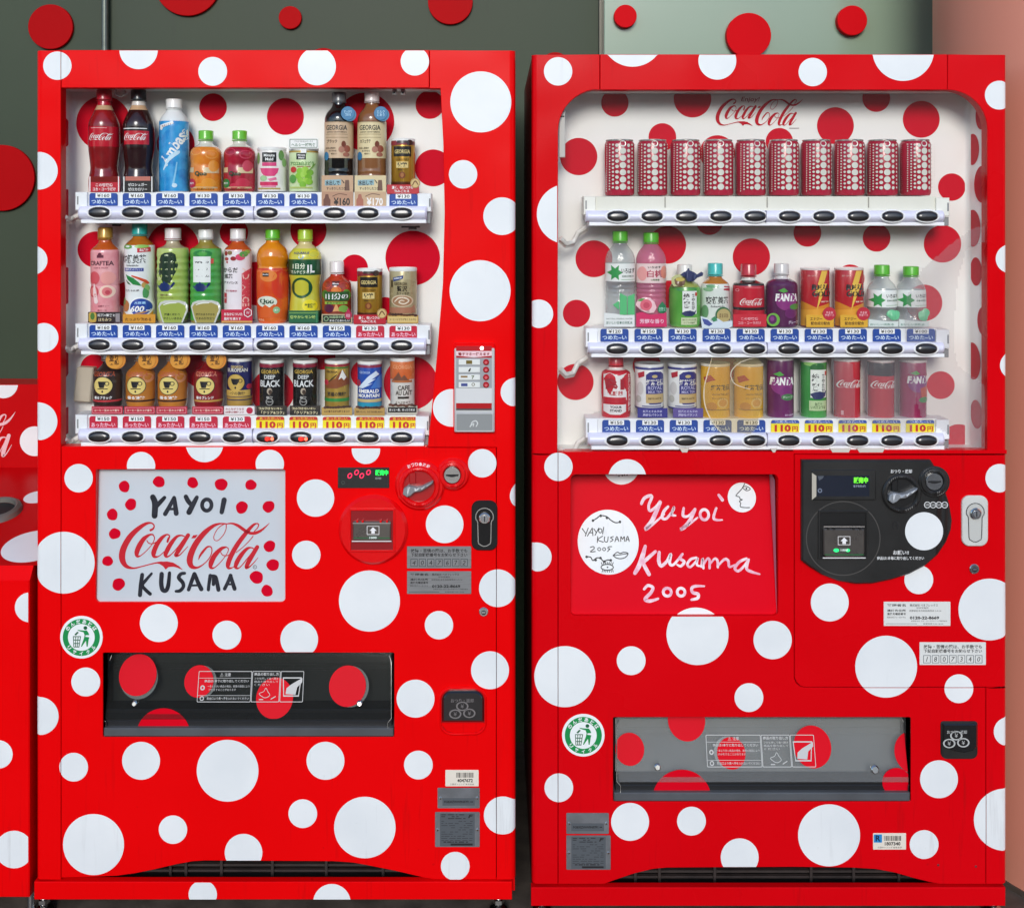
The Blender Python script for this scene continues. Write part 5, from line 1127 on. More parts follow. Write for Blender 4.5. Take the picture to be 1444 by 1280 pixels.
def drinks_left(s1, s2, s3):
    Wt, Bk = c('#f4f2ee', .35), c('#171416', .35); PK = dict(coat=.4)
    bw = lambda x, y: ('w', x, y, .0262, Wt)
    coke = lambda: [(142, 8.5), (149, 9.6), (153, 11.2), (160, 15), (170, 19.6), (177, 21.3), (190, 21.4), (206, 21.4), (214, 21), (226, 19.6), (238, 18.6), (247, 20), (254, 21), (264, 21), (271.5, 19.5)]
    drink("drink_bottle", "bottle", "waisted cola bottle with red cap and red label, beside the black capped one", G_L, 147, coke(), noisy('cola_red', '#7c1214', '#96181a', 30, rough=.2, coat=.5), (127, 141, 10.6, c('#c40f28', .3)), (180, 208, ), c('#c30f26', .25, coat=.5),
          [bw(-17.5, 187), ('r', -12, 181.5, 10, 182.3, c('#e8b0b0'))], [(149.5, 156, c('#c9a27c', .3)), (142, 149.4, c('#b01226', .25))])
    card(s1, 125, 249, 169, 271, c('#c4112a', .3), .018, lambda b, P, e: (tx(b, P, e, ('この爽快感', 147, 261, 4.6, 24, Wt), ('コカ・コーラだけ', 147, 267, 4.6, 32, Wt)), b.rect(126, 249, 127.5, 271, Wt, P, e), b.rect(166.5, 249, 168, 271, Wt, P, e), b.fill([[(128, 249), (166, 249), (166, 257), (128, 257)]], c('#7a1a14', .2), P, e)))
    drink("drink_bottle", "bottle", "slim waisted dark cola bottle with black cap, red patch on its label", G_L, 195.5, coke(), c('#2c1110', .2, coat=.5), (127, 141, 10.6, c('#1b1315', .3)), (180, 208), c('#241213', .25, coat=.5),
          [('r', -15, 186, 18, 205, c('#c30f26')), bw(-17.5, 187), ('r', -16, 182.2, 16, 183.4, Wt)], [(149.5, 156, c('#c9a27c', .3)), (142, 149.4, c('#d9cfc6', .25))])
    card(s1, 173, 249, 218, 271, c('#1b1718', .3), .018, lambda b, P, e: (tx(b, P, e, ('ゼロシュガー', 194, 260.5, 4.6, 27, Wt), ('ゼロカロリー', 194, 267, 4.6, 27, Wt)), b.rect(174, 249, 175.5, 271, Wt, P, e), b.rect(213.5, 249, 215, 271, Wt, P, e), b.fill([[(177, 249), (212, 249), (212, 255), (177, 255)]], c('#c8796a', .2), P, e)))
    Bl = noisy("blue_label", '#1b7fc4', '#3aa5dd', 40, rough=.28, coat=.4)
    drink("drink_bottle", "bottle", "milky white bottle with slanted lettering on a bright blue label and white cap", G_L, 245.5, [(154, 9.5), (158, 11.5), (163, 15.5), (168, 18.5), (172, 20), (180, 20.3), (262, 20.3), (269, 20), (271.5, 18)], c('#e6e8e6', .3, coat=.4), (140, 153, 11.2, c('#f0efec', .35)), (171, 270), Bl,
          [('t', 'Ambasa', 5, 207, 15, 58, Wt, {'r': 1.02, 'b': .03, 's': .1}), ('p', [(-16, 178), (4, 172.5), (5, 176), (-10, 181), (-12, 185), (-15, 184)], Wt), ('t', '乳性ソフト', -5, 178, 2.6, 14, c('#7a2438'), {'r': .26}),
           ('s', [(-9, 240, 1.5), (-3, 228, 4), (2, 222, 6), (10, 216, 5), (12, 214, 1)], c('#c9e6f4')), ('s', [(4, 262, 3), (7, 245, 2), (9, 230, 1.5)], c('#8fcbea')), ('d', 6, 262, 3.4, 3, c('#cfe9f6'))])
    def kid(x, lab, dk, badge, lbl):
        bz = c('#d8bd8e')
        drink("drink_bottle", "bottle", lbl, G_L, x, [(198, 9), (203, 9.6), (206.5, 14), (210, 18.5), (215, 21.3), (222, 21.8), (232, 20.8), (243, 21.8), (258, 21.8), (268, 21.3), (271.5, 19)], c('#dcd5c6', .2, coat=.5), (184.5, 197, 10.4, c('#6cc02a', .3)), (208, 271), lab,
              [('d', 12, 219, 8, 6, dk), ('d', -9, 215, 8, 5, dk), ('d', 8, 259, 9, 7, dk), ('d', -3, 263, 6, 4, dk), ('d', 14, 235, 6, 8, dk), ('r', 2, 237, 20, 245, bz), ('r', -20, 237, -12, 244, bz), ('t', 'Qoo', -2, 246, 7.5, 17, c('#123c1c'), {'b': .05}),
               ('r', -18.5, 264, 18.5, 271, bz), ('t', 'すっきり果汁ひろがる', 1, 267.5, 2.6, 28, c('#6a4a1a')), ('d', -15, 259, 6, 6.4, badge), ('t', '果汁', -15, 259, 3, 7, Wt)])
    kid(290.5, noisy("orange_print", '#d9741a', '#eb9230', 30, rough=.25, coat=.5), c('#e8962e'), c('#c01432'), "small bottle with green cap and orange label beside the dark red one")
    kid(338, noisy("apple_print", '#98102a', '#b81a34', 30, rough=.25, coat=.5), c('#c8324a'), c('#0f7a3c'), "small bottle with green cap and dark red label beside the orange one")
    wl = c('#f1efea', .35)
    drink("drink_can", "can", "white can with black box and pink bowl printed on it, beside the green can", G_L, 383.5, straight(213.5, 270, 20), noisy("cream_can", '#efe8e0', '#f6f1ea', 20, rough=.3, coat=.3), None, None, None,
          [('r', -10, 216, 9.5, 229.5, Bk), ('t', 'Minute', 0, 220, 4, 15, Wt), ('t', 'Maid', 0, 225.5, 4, 11, Wt), ('r', -10, 230, 9.5, 235, c('#e0487e')), ('p', [(-13, 238), (12.5, 238), (11, 244), (7, 249), (-7, 249), (-11, 244)], c('#e2457c')), ('d', -8, 252, 5, 4, c('#a9cf9a')), ('p', [(-2, 253), (9, 250.5), (10, 254), (1, 256)], c('#e8779c')), ('r', -13, 257, 11, 262, c('#d52a5c')), ('r', -11, 262, 9, 264.4, c('#e889a6')),
           ('d', -16, 224, 2.5, 8, c('#7aa860')), ('d', 15, 220, 3, 7, c('#5d9248')), ('d', 18, 230, 2, 6, c('#86b46c')), ('r', -16, 265.5, 14, 267.5, c('#b59a4e'))], sm=False, lidm=(wl, 5, 2))
    drink("drink_can", "can", "pale green can printed with green grapes under a small white sign", G_L, 428.5, straight(213.5, 270, 20.5), noisy("grape_can", '#c9dd9c', '#dfeabf', 24, rough=.3, coat=.3), None, None, None,
          [('r', -7, 217, 6, 226, Bk), ('t', 'Minute', 0, 219.8, 2.6, 10, Wt), ('t', 'Maid', 0, 223.5, 2.6, 8, Wt), ('t', 'アロエ&白ぶどう', 0, 231.5, 6, 32, c('#3f8a34')), ('r', -6, 235.5, 12, 236.4, c('#a3452e'))] +
          [('d', 3 + u, 248 + v, 4.4, 4.4, c(('#8fc63a', '#a4d24c', '#7eb82e')[i % 3])) for i, (u, v) in enumerate([(-5, -6), (2, -8), (8, -4), (-7, 1), (0, -1), (6, 3), (-4, 7), (3, 8), (-1, 13), (7, 9)])] + [('s', [(8, 244, 1), (14, 236, 1.6), (17, 232, 1)], c('#7fa83a')), ('d', -11, 240, 4.2, 4.2, c('#c42a22')), ('d', -12, 253, 5, 6, c('#4f9a3a')), ('r', -16, 264, 14, 266, c('#b8c46a'))], [(213.7, 216, c('#c8a24a', .25, metal=.4))], sm=False, lidm=(wl, 4, 2))
    card(s1, 407, 195, 449, 210, Wt, .022, lambda b, P, e: (b.fill([rrect(408.4, 196.4, 447.6, 208.6, 1), rrect(409.2, 197.2, 446.8, 207.8, .8)], c('#2c5b38'), P, e), b.text('アロエでおなかすっきり', 428, 199.6, 2.2, 26, INK, P, e), b.text('ヘルシー補助食', 428, 204.4, 4.8, 34, c('#1f6a34'), P, e, .02)))
    b = MB(); b.pbox(424, 209, 432, 216, .022, .0235, Wt, .2); b.build("card_stem", s1)
    def craft(x, body, lab, cap, lbl, price, dk):
        bt = c('#1f74a4', .35)
        drink("drink_bottle", "bottle", lbl, G_L, x, [(144, 8.6), (149, 9.2), (154, 12), (159, 16.5), (165, 19.4), (172, 20.2), (200, 20.3), (232, 20.3), (238, 20.3), (243, 20.6), (246, 20.2), (249, 20.5), (264, 20.5), (271, 19)], body, (130.5, 143.5, 10.3, cap), (173, 224), lab,
              [('t', 'GEORGIA', -1, 181.5, 7, 29, Bk, {'b': .02}), ('t', 'JAPAN CRAFTSMAN', -1, 188, 2.6, 27, c('#4a3220')), ('r', -16, 190.6, 14, 191.1, c('#8a6a48')), ('t', 'ブラック' if dk else 'カフェラテ', -7, 200.5, 5, 15, c('#3a2416')), ('r', -16, 195, 14, 195.5, c('#8a6a48')),
               ('d', 9, 205, 3, 5, c('#7a3a26')), ('d', 13, 211, 4, 5, c('#9a4a36')), ('d', 6, 212, 4, 4.4, c('#b8806a')), ('d', 12, 219, 4, 3, c('#a8644e')), ('t', '水出し抽出の', -9, 210, 2.6, 14, c('#4a3220')), ('t', 'まろやかな', -6, 214, 2.4, 11, c('#4a3220')), ('t', '味わい', -4, 218, 2.4, 8, c('#4a3220')),
               ('r', -17.5, 173, 17.5, 173.6, c('#9c7d5a')), ('d', -15, 221, 3.6, 6, bt)])
        T_ = G_L
        def dr(b, P, e):
            cx_ = x - 3
            b.text('水出しで', cx_ - 6, 258, 7, 20, Bk, P, e - .0002, .03); b.fill([[(cx_ - 17, 254), (cx_ + 6, 253), (cx_ + 6, 261), (cx_ - 17, 262)]], c('#8fb4bc', .4), P, e)
            b.text('すっきりしたコク', cx_ - 1, 266, 4, 27, Bk, P, e, .02); b.fill([[(cx_ + 12, 254), (cx_ + 17, 254), (cx_ + 17.5, 258), (cx_ + 18, 269), (cx_ + 11, 269), (cx_ + 11.5, 258)]], c('#6a4634', .4), P, e); b.stroke([(cx_ + 7, 254, 1), (cx_ + 10, 258, 1.6)], Bk, P, e)
            b.rect(x - 24, 270.5, x + 19.5, 292.5, c('#b98a6c' if dk else '#c8a480', .4), P, e)
            b.text('¥' + price, cx_ + 7, 284.5, 11, 23, Bk if dk else c('#f2ece6'), P, e - .0002, .03); b.fill([[(cx_ - 16, 274), (cx_ - 12, 274), (cx_ - 11, 279), (cx_ - 9, 282), (cx_ - 9, 291), (cx_ - 19, 291), (cx_ - 19, 282), (cx_ - 17, 279)]], c('#6a3a2c' if dk else '#a8624c', .4), P, e - .0001)
            b.stroke([(cx_ - 6, 277, 1), (cx_ + 3, 273.5, 1), (cx_ + 14, 275, 1)], c('#5a3626', .4), P, e - .0001)
        card(s1, x - 24.5, 247.5, x + 20, 293, c('#c9a27e' if dk else '#dcc79a', .4), .0165, dr)
        b = MB(); P = FR(.022); b.plate([ell(x + 12.5, 160, 9.8, n=36)], bt, P, 0, .0015, .4); b.plate([ell(x + 15, 162, 9.4, n=36)], c('#3f86ac', .35), FR(.0245), 0, .001, .3)
        b.text('ミルク\nとあう', x + 12.5, 160, 8.5, 11, c('#a8d4ea'), P, -.0003, .02) if not dk else b.text('すっきり\n飲める', x + 12.5, 160, 8.5, 11, c('#a8d4ea'), P, -.0003, .02); b.build("promo_card", s1)
    craft(478, c('#15100f', .1, coat=.9), c('#d6b694', .4), c('#68686a', .3), "tall black coffee bottle with kraft label and grey cap, left of the caramel one", '160', True)
    craft(524.5, c('#8b5a36', .15, coat=.7), c('#e6d3a4', .4), c('#e6d6d2', .35), "tall caramel coloured milk coffee bottle with kraft label and pale cap", '170', False)
    gold = noisy("gold_can", '#a87a24', '#c99a3c', 40, rough=.26, metal=.45, stretch=(1, 1, .05))
    def goldcan(x, top, foot, hw, lbl, sh, cy0, cy1):
        h = foot - top; y = lambda f: top + h * f
        drink("drink_can", "can", lbl, G_L, x, straight(top + 4.5, foot, hw), gold, None, None, None,
              [('r', -12, y(.17), 12, y(.38), c('#1d1510', .3)), ('t', 'GEORGIA', 0, y(.28), 5.6, 21, c('#e8cf86', .3), {'b': .02}), ('r', -16, y(.05), -8, y(.15), c('#8c1626')), ('r', -7, y(.05), 7, y(.1), c('#3a1c12')), ('d', 10, y(.09), 4, 4, c('#3a2018')), ('t', 'エメラルド仕立て', 0, y(.44), 2.5, 19, c('#4a2e10')), ('r', -8, y(.49), 8, y(.62), c('#e6cc86', .3)), ('t', '微糖', 0, y(.555), 6.6, 13, Bk, {'b': .04}), ('t', '厳選焙煎コーヒー', 0, y(.66), 2, 12, Bk),
               ('d', 0, y(.77), 4.4, 4.8, c('#7a3c18')), ('d', 0, y(.77), 2.4, 3, c('#a86a34')), ('r', -16, y(.91), 16, y(.925), c('#5a2a16'))], [(top + 4.6, y(.14), c('#7e1820', .3)), (y(.93), foot - .3, c('#5a2417', .3))], sm=False, lidm=(wl, 4.6))
        def dr(b, P, e): tx(b, P, e, ('濃く、強いコクの', x - 1, cy0 + (cy1 - cy0) * .32, 4.4, 30, Wt), ('飲みごたえ', x - 2, cy0 + (cy1 - cy0) * .72, 4.4, 22, Wt))
        card(sh, x - 23, cy0, x + 22.5, cy1, c('#c01028', .35), .016, dr)
        b = MB(); b.plate([ell(x + 17, cy0 - 2, 7, n=28)], c('#d8b878', .4), FR(.0150), 0, .001, .3); b.stroke([(x + 13, cy0 + 1, 1.2), (x + 17, cy0 - 5, 1.8), (x + 21, cy0, 1.2)], c('#6a3a1a'), FR(.0148)); b.ring(x + 17, cy0 - 2, 6, 6.6, c('#8a5c2a'), FR(.0148), 0, 28); b.build("promo_card", sh)
    goldcan(568.5, 196, 263, 16.8, "gold and red can with black name box, beside the tall caramel coffee bottle", s1, 260.5, 273.5)
    # ---- second row
    pk = noisy("peach_print", '#e88f96', '#f3b3b4', 30, rough=.25, coat=.4)
    drink("drink_bottle", "bottle", "peach tea bottle with gold cap and pink fruit label", G_L, 148.5, [(337, 8.7), (342, 9.4), (346, 13), (350, 17.5), (354, 19.4), (360, 19.6), (395, 19.6), (402, 19), (409, 19.6), (440, 19.6), (451, 19.4), (455, 18)], c('#c4581e', .12, coat=.7), (320.5, 335.5, 10.2, c('#bd8f36', .28, metal=.3)), (352, 453), pk,
          [('t', 'CRAFTEA', 0, 370.5, 6.4, 32, c('#4a1e2e'), {'b': .025}), ('r', -5, 359, 4, 363, c('#6a2a3c')), ('d', -1, 358.5, 2.6, 2.6, c('#6a2a3c')), ('t', 'LEAF & FRUIT', 0, 377, 2, 20, c('#a85a66')), ('d', -9, 391, 8, 9, c('#d85a62')), ('d', 9, 391, 9, 9, c('#f0a49c')), ('d', -10, 410, 7.5, 8, c('#cc4a56')), ('d', -10, 410, 5.5, 6, c('#e88a86')), ('d', 8, 410, 9.5, 9, c('#f6d0bc')), ('d', 8, 410, 6, 6, c('#e47c7e')), ('d', 9, 411, 3, 3, c('#c84c58')),
           ('s', [(-9, 400, 2), (-8, 412, 5), (-6, 424, 6)], c('#f8dcd8')), ('t', '白桃ティー', 4, 430, 2.6, 14, c('#a04a5a')), ('t', '果汁一%', 2, 436, 2.4, 12, c('#a04a5a'))])  # the pale streak is a highlight painted into the peach label
    card(s2, 124, 440, 171, 455, c('#2a1a1c', .35), .0165, lambda b, P, e: (tx(b, P, e, ('紅茶×果実と', 150, 444.5, 4, 25, Wt), ('はちみつ', 148, 450.8, 4.6, 18, c('#e8d0a0'))), b.fill([rrect(125, 436 + 4.5, 136, 454.5, 3)], c('#c8a24a', .3), P, e), b.fill([ell(130.5, 446, 3, 5)], c('#4f7a34', .3), P, e - .0001), b.rect(163, 442, 169, 454, c('#9a8f90'), P, e)))
    wb_ = noisy("tea_white", '#e9ebe8', '#f4f4f2', 20, rough=.25, coat=.5)
    drink("drink_bottle", "bottle", "large white tea bottle with teal cap and round blue 600 badge", G_L, 197, [(332, 8.8), (336, 10.5), (341, 16), (346, 20.2), (351, 21), (362, 21.2), (378, 21.3), (392, 20.6), (406, 19.2), (420, 19.6), (432, 20.8), (448, 21), (455, 19)], c('#b5671c', .12, coat=.7), (312.5, 330.5, 10.6, c('#17a39a', .3)), (345.5, 450), wb_,
          [('t', '爽健美茶', -3, 364.5, 12.5, 34, Bk, {'b': .02}), ('t', 'Sokenbicha', -4, 373.4, 3, 18, c('#5a5a5e'), {'s': .3}), ('r', -16, 377, 11, 381.6, c('#2c3f96')), ('t', '食物繊維入りブレンド', -2.5, 379.3, 2.8, 24, Wt), ('p', [(3, 349.5), (18, 348), (18.5, 354.5), (3, 355.5)], c('#c81e34')), ('t', '無糖', 11, 352, 4, 10, Wt), ('d', -11, 347.5, 7, 3, c('#6aa650')), ('d', 8, 347, 9, 2.4, c('#8fbf54')),
           ('p', [(-14, 386), (-2, 391), (5, 397), (8, 402), (-3, 400), (-11, 393)], c('#2c8a44')), ('p', [(-14, 393), (-8, 398), (-6, 401), (-11, 399)], c('#3a6a3c')), ('s', [(-4, 388, 2), (4, 391, 3), (12, 395, 4), (15, 398, 3)], c('#d8512c')), ('d', 11, 401, 3, 4, c('#c8a05a')), ('d', 12.5, 412, 3.4, 8, c('#4f9a5a')), ('d', 14, 405, 2.6, 5, c('#86b86a')), ('t', '三六 十六 種', -5, 408.6, 3, 20, c('#5a4a4a')),
           ('d', -14, 430, 6, 8, c('#b8763c')), ('d', -17, 424, 3, 5, c('#6a8f4a')), ('p', [(-20, 436), (-10, 443), (0, 440), (20, 436), (20, 450), (-20, 450)], c('#dc9a2c')), ('d', 6.5, 431.5, 14.6, 13.6, Wt), ('d', 6.5, 431.5, 13, 12, c('#17419c')), ('t', '大容量', 6, 425.5, 3.4, 14, c('#a8d4f4')), ('t', '600', 3, 434, 8.6, 17, Wt, {'s': .2, 'b': .03}), ('t', 'ml', 16, 436, 3.6, 5, Wt)], [(449.5, 453.5, c('#d08c24', .35))])
    card(s2, 173, 443, 219, 455.5, c('#d9952a', .35), .0165, lambda b, P, e: tx(b, P, e, ('たっぷり飲める', 195, 450.5, 5.2, 37, c('#5a3010'))))
    gy = noisy("green_tea_pale", '#a3ba4e', '#c3d07c', 14, rough=.25, coat=.5); nv = c('#1c2f66', .3)
    ribs = lambda y0, y1, hw: [(y0 + (y1 - y0) * i / 14, hw * (1 if i % 2 else .965)) for i in range(15)]
    def cup(x, m, bq=False):
        b = MB(); P = FR(.0165); o = [(x - 21.5, 432), (x - 19, 426.5), (x - 11, 423.6), (x + 8, 423.4), (x + 17, 426), (x + 20.5, 431), (x + 20, 439), (x + 16, 448), (x + 13, 455.5), (x - 15, 455.5), (x - 18, 447)]
        b.plate([o], c('#cfcfc4', .25, coat=.5), P, 0, .0012, .3, back=True); b.fill([[(x - 19.5, 433), (x - 16, 428.4), (x + 8, 426.8), (x + 17, 431), (x + 18, 437), (x + 13.5, 448), (x + 11, 455), (x - 13, 455), (x - 16, 447)]], m, P, -.0002)
        b.text('緑茶のまろやかな', x - 1, 443.4, 3.6, 27, c('#24301a'), P, -.0004, .02) if bq else b.text('緑濃く味わう', x - 2, 443.4, 3.6, 22, c('#24301a'), P, -.0004, .02)
        b.text('うまみ引き立つ' if bq else 'やさしいあまみ', x - 1, 449, 3.8, 26, c('#24301a'), P, -.0004, .02); b.stroke([(x - 14, 430, 1), (x - 6, 427.6, 1.4), (x + 4, 427.2, 1)], c('#f2f2e6', .2), P, -.0005); b.build("promo_card", s2)
    pot = lambda x, y, q: [('p', [(x - 13 * q, y - 2 * q), (x - 9 * q, y - 1 * q), (x - 5 * q, y - 5 * q), (x + 3 * q, y - 5 * q), (x + 7 * q, y - 1.5 * q), (x + 11 * q, y - 6.5 * q), (x + 13 * q, y - 4.5 * q), (x + 8 * q, y + 2 * q), (x + 4 * q, y + 6 * q), (x - 5 * q, y + 6 * q), (x - 9 * q, y + 2 * q)], nv), ('d', x - 1 * q, y - 5.6 * q, 1.6 * q, 1.4 * q, nv)]
    drink("drink_bottle", "bottle", "ribbed yellow green tea bottle with white cap and dark leaf emblem", G_L, 244, [(337.5, 8.8), (343, 9.6), (346.5, 13), (349.5, 20), (352, 21.6)] + ribs(355, 421, 22)[1:] + [(426, 21.6), (450, 21.6), (455, 19)], c('#b9a98a', .15, coat=.6), (321.5, 336.5, 11.2, c('#eadcda', .35)), (349.5, 450), gy,
          [('p', [(-6, 356), (4, 355), (9, 358), (10, 366), (12, 373), (10, 381), (6, 389), (2, 398), (-8, 398), (-16, 383), (-14, 366), (-11, 359)], c('#1f3422', .3)), ('t', '濃\n緑\nの\nあ\nま\nみ', -3, 375, 34, 6, c('#d8e2b8')), ('t', '綾\n鷹', 5, 367, 12, 5.4, c('#b8c890')), ('d', -14, 389, 4, 6, c('#c8cf8a'))] + pot(-5, 403, 1.05) + [('t', '国産茶葉100%', -4, 414.5, 2.6, 16, c('#7a5a2a')), ('t', '急須でいれたような', -3, 418.5, 2, 18, c('#8a7a4a'))])
    cup(244.5, c('#9fae4a', .3))
    gg = noisy("green_tea_label", '#3f9a3e', '#62b455', 14, rough=.25, coat=.5)
    drink("drink_bottle", "bottle", "ribbed bright green tea bottle with white cap and white calligraphy panel", G_L, 290.5, [(337, 8.8), (342, 9.6), (346, 13.5), (349.5, 19), (352, 21.4)] + ribs(355, 421, 21.8)[1:] + [(426, 21.6), (450, 21.6), (455, 19)], c('#98883a', .15, coat=.6), (323.5, 335.5, 10.6, c('#efeeea', .35)), (350, 450), gg,
          [('d', 0, 357, 13, 5, c('#2f8440')), ('r', -13, 361, 11, 397, c('#eef0ea')), ('t', '綾', -5, 369.5, 12, 11.5, Bk, {'b': .025}), ('t', '鷹', -5, 385, 13, 11.5, Bk, {'b': .025}), ('t', 'あ\nや\nた\nか', 7, 379, 30, 6, Bk), ('r', 10, 364, 14.5, 371, c('#c8402c'))] + pot(-2, 403.5, 1.0))
    cup(290.5, c('#a8994e', .3), True)
    wp = noisy("white_pink_print", '#f0e4e6', '#f6eef0', 20, rough=.25, coat=.5)
    drink("drink_bottle", "bottle", "white and coral bottle with red berries printed at the shoulder and white cap", G_L, 335.5, [(338, 8.7), (342, 9.4), (346, 13), (350, 17.5), (354, 18.9), (362, 19.2), (440, 19.2), (451, 19), (455, 17.5)], c('#c4521c', .12, coat=.7), (322.5, 337, 10.8, c('#ece4e4', .35)), (352, 453), wp,
          [('p', [(9, 352), (19, 352), (19, 440), (9, 440)], c('#e8804a')), ('p', [(9, 385), (19, 378), (19, 440), (9, 440)], c('#dc4a58')), ('t', 'ADVANCE', 13.6, 404, 7.6, 54, c('#f6cfc0'), {'r': -pi / 2}), ('d', -13, 357, 2.6, 3.2, c('#a02834')), ('d', -7, 356, 3.4, 3, c('#8a6a3a')), ('d', -12, 364.5, 3, 2.4, c('#b83a3e')), ('d', -2, 364, 4, 3, c('#9a2a30')), ('d', 7, 362, 6, 4.6, c('#e0486c')), ('d', 11, 358, 5, 4, c('#5f9a48')), ('d', 15, 355, 3, 3, c('#8fb84a')), ('d', -11, 369, 1.4, 1.4, c('#b83a3e')),
           ('t', 'からだ', -6.5, 380, 7, 21, c('#2a2224'), {'b': .02}), ('t', '巡茶', -9, 388.5, 6.4, 13, c('#3a3034')), ('t', 'アドバンス', -6, 397.4, 3.6, 20, c('#4a3a40')), ('t', '機能性表示', -5, 409, 2.6, 16, c('#b8405a')), ('r', -15.5, 412, -11.5, 426, c('#c42a48')), ('t', '内臓脂肪', -13.5, 419, 2, 3.4, Wt)])
    card(s2, 312, 436.5, 356, 455.5, c('#c8183c', .35), .0165, lambda b, P, e: (tx(b, P, e, ('おなかについた', 329, 443, 4.2, 26, Wt), ('脂肪を減らす', 328, 449.4, 4.2, 24, Wt)), b.rect(312.5, 452.4, 355.5, 455.2, c('#d9a05a'), P, e)))
    b = MB(); hx = [(349.5 + 7.4 * sin(pi / 3 * i), 441 - 7.8 * cos(pi / 3 * i)) for i in range(6)]; b.plate([hx], c('#b8143a', .35), FR(.0152), 0, .001, .3); b.fill([offs(ccw(hx, True), .9), offs(ccw(hx, True), 1.9)], Wt, FR(.0152), -.0003); b.text('W', 349.5, 441, 4, 5, c('#f2d8dc'), FR(.0152), -.0004); b.build("promo_card", s2)
    drink("drink_bottle", "bottle", "big round shouldered orange juice bottle with bright green cap", G_L, 384.5, [(338, 8.8), (342, 10), (345.5, 14), (350, 18.6), (356, 21.2), (363, 22.2), (371, 21.4), (375, 20.6), (379, 21.4), (385, 22.2), (420, 22.2), (440, 21.6), (450, 20.6), (455, 18.5)], noisy("orange_juice", '#dd7a0c', '#e88c18', 30, rough=.14, coat=.7), (323.5, 336.5, 10.2, c('#67bf24', .3)), (377.5, 454), noisy("orange_sleeve", '#d8481a', '#e8702a', 18, rough=.25, coat=.5),
          [('d', 15, 400, 12, 20, c('#d83a1e')), ('d', -2, 388, 12, 8, c('#e8843a')), ('r', -10, 383.5, -1, 389, c('#2a1a18')), ('t', 'Minute Maid', -5.5, 386, 2, 8, Wt), ('d', -4, 424, 14, 8, c('#e2e6d2')), ('t', 'Qoo', -4, 423.5, 9.4, 20, c('#16402a'), {'b': .05}), ('p', [(-13, 434), (-6, 428), (0, 432), (6, 427), (16, 436), (16, 446), (-14, 446)], c('#e0642a')), ('d', 9, 435.5, 4.4, 4.8, c('#8fc08a')), ('t', '果汁', 9, 435.5, 2.6, 5, Wt), ('t', 'みかん', -12, 449, 3.4, 9, c('#f6d8b0'))], [(377.4, 380, c('#cf3c14', .25))])
    yl = noisy("yellow_sleeve", '#c9c13a', '#dfd84e', 16, rough=.25, coat=.5); dg = c('#12502c', .3)
    drink("drink_bottle", "bottle", "waisted yellow sports drink bottle with dark green bands and lime cap", G_L, 430.5, [(338.5, 9), (344, 9.6), (347, 13), (352, 18), (358, 22), (366, 23), (384, 23), (390, 22), (402, 20.2), (414, 20), (426, 21.2), (440, 22.2), (450, 22), (455, 20)], c('#dcc88c', .15, coat=.6), (323.5, 338, 10.4, c('#aecb2c', .3)), (350, 454), yl,
          [('t', 'AQUARIUS', -2, 356.5, 4, 22, c('#24326e'), {'b': .03}), ('p', [(-5, 360), (-2, 352), (1, 360), (2, 363), (-2, 365), (-6, 363)], c('#9fb6c8')), ('d', 14, 358, 6, 5, c('#f2d812'))] + [('t', '1日分', -5, 374.5, 8, 18, c('#e8eed0'), {'b': .03}), ('t', 'マルチビタミン', -2, 382.5, 5, 30, c('#e8eed0'), {'b': .02}), ('t', '1L', 11, 378, 11, 9, Wt, {'b': .05})] +
          [('o', -2, 404.5, 14.4, 11.2, dg), ('d', -2, 404.5, 11.4, 11.4, yl), ('o', -2, 404.5, 11.4, 9.6, dg), ('p', [(-13, 404.5), (-6, 399), (-2, 397.6), (2, 399), (9, 404.5), (2, 410), (-2, 411.4), (-6, 410)], c('#e6df3a')), ('t', '50%', -2, 404.5, 6, 14, c('#1a4a2c'), {'b': .02}), ('d', 9, 429.5, 9.6, 8.6, c('#efdc1c')), ('t', '栄養機能\n食品', 9.5, 429.5, 6, 14, c('#4a5a1a'))], [(365, 387, dg), (437, 453.8, dg)])
    card(s2, 407, 438, 449, 455.5, c('#15603a', .35), .0170, lambda b, P, e: (b.text('爽やかレモン味', 427, 447, 4.6, 36, c('#c8e078'), P, e, .02), b.rect(408, 441, 448, 441.7, c('#a8c860'), P, e), b.rect(446, 439, 447.4, 455, c('#3f8a5c'), P, e)))
    drink("drink_bottle", "bottle", "small vegetable juice bottle with white cap over red tomato print", G_L, 475, [(385.5, 8.8), (389, 9.6), (393, 14), (398, 18.6), (404, 20.4), (412, 20.8), (440, 20.8), (450, 20.4), (455, 18.5)], c('#c0371a', .15, coat=.6), (368.5, 384, 10.0, c('#f0e2de', .35)), (394, 454), noisy("vegetable_print", '#7c2a1c', '#c1442a', 34, rough=.25, coat=.5),
          [('d', -11, 400, 6, 5.4, c('#d8402a')), ('d', 11, 403, 7, 6, c('#cc3422')), ('d', 2, 408, 7, 5, c('#e0782c')), ('d', 15, 415, 5, 8, c('#5f9a38')), ('d', -14, 414, 5, 6, c('#4a7a2c')), ('r', -4, 396, 6, 401.5, c('#2a1c1a')), ('t', 'Minute', 1, 398.8, 2.4, 8, Wt), ('r', -15, 410, 18, 423, c('#2c5a2c')), ('t', '1日分の', 2, 416.5, 8.6, 30, Wt, {'b': .03}), ('r', -14, 424, 16, 427.5, c('#9ac04a')), ('t', '野菜が摂れる', 1, 425.8, 2.6, 24, c('#22401a')), ('d', -8, 433, 7, 6, c('#5a1c3c')), ('p', [(-3, 438), (1, 428), (3, 428), (7, 438)], c('#e0a468')), ('d', 11, 434, 6, 5, c('#7fae4a')), ('d', 3, 441, 10, 4, c('#8a3a2a'))])
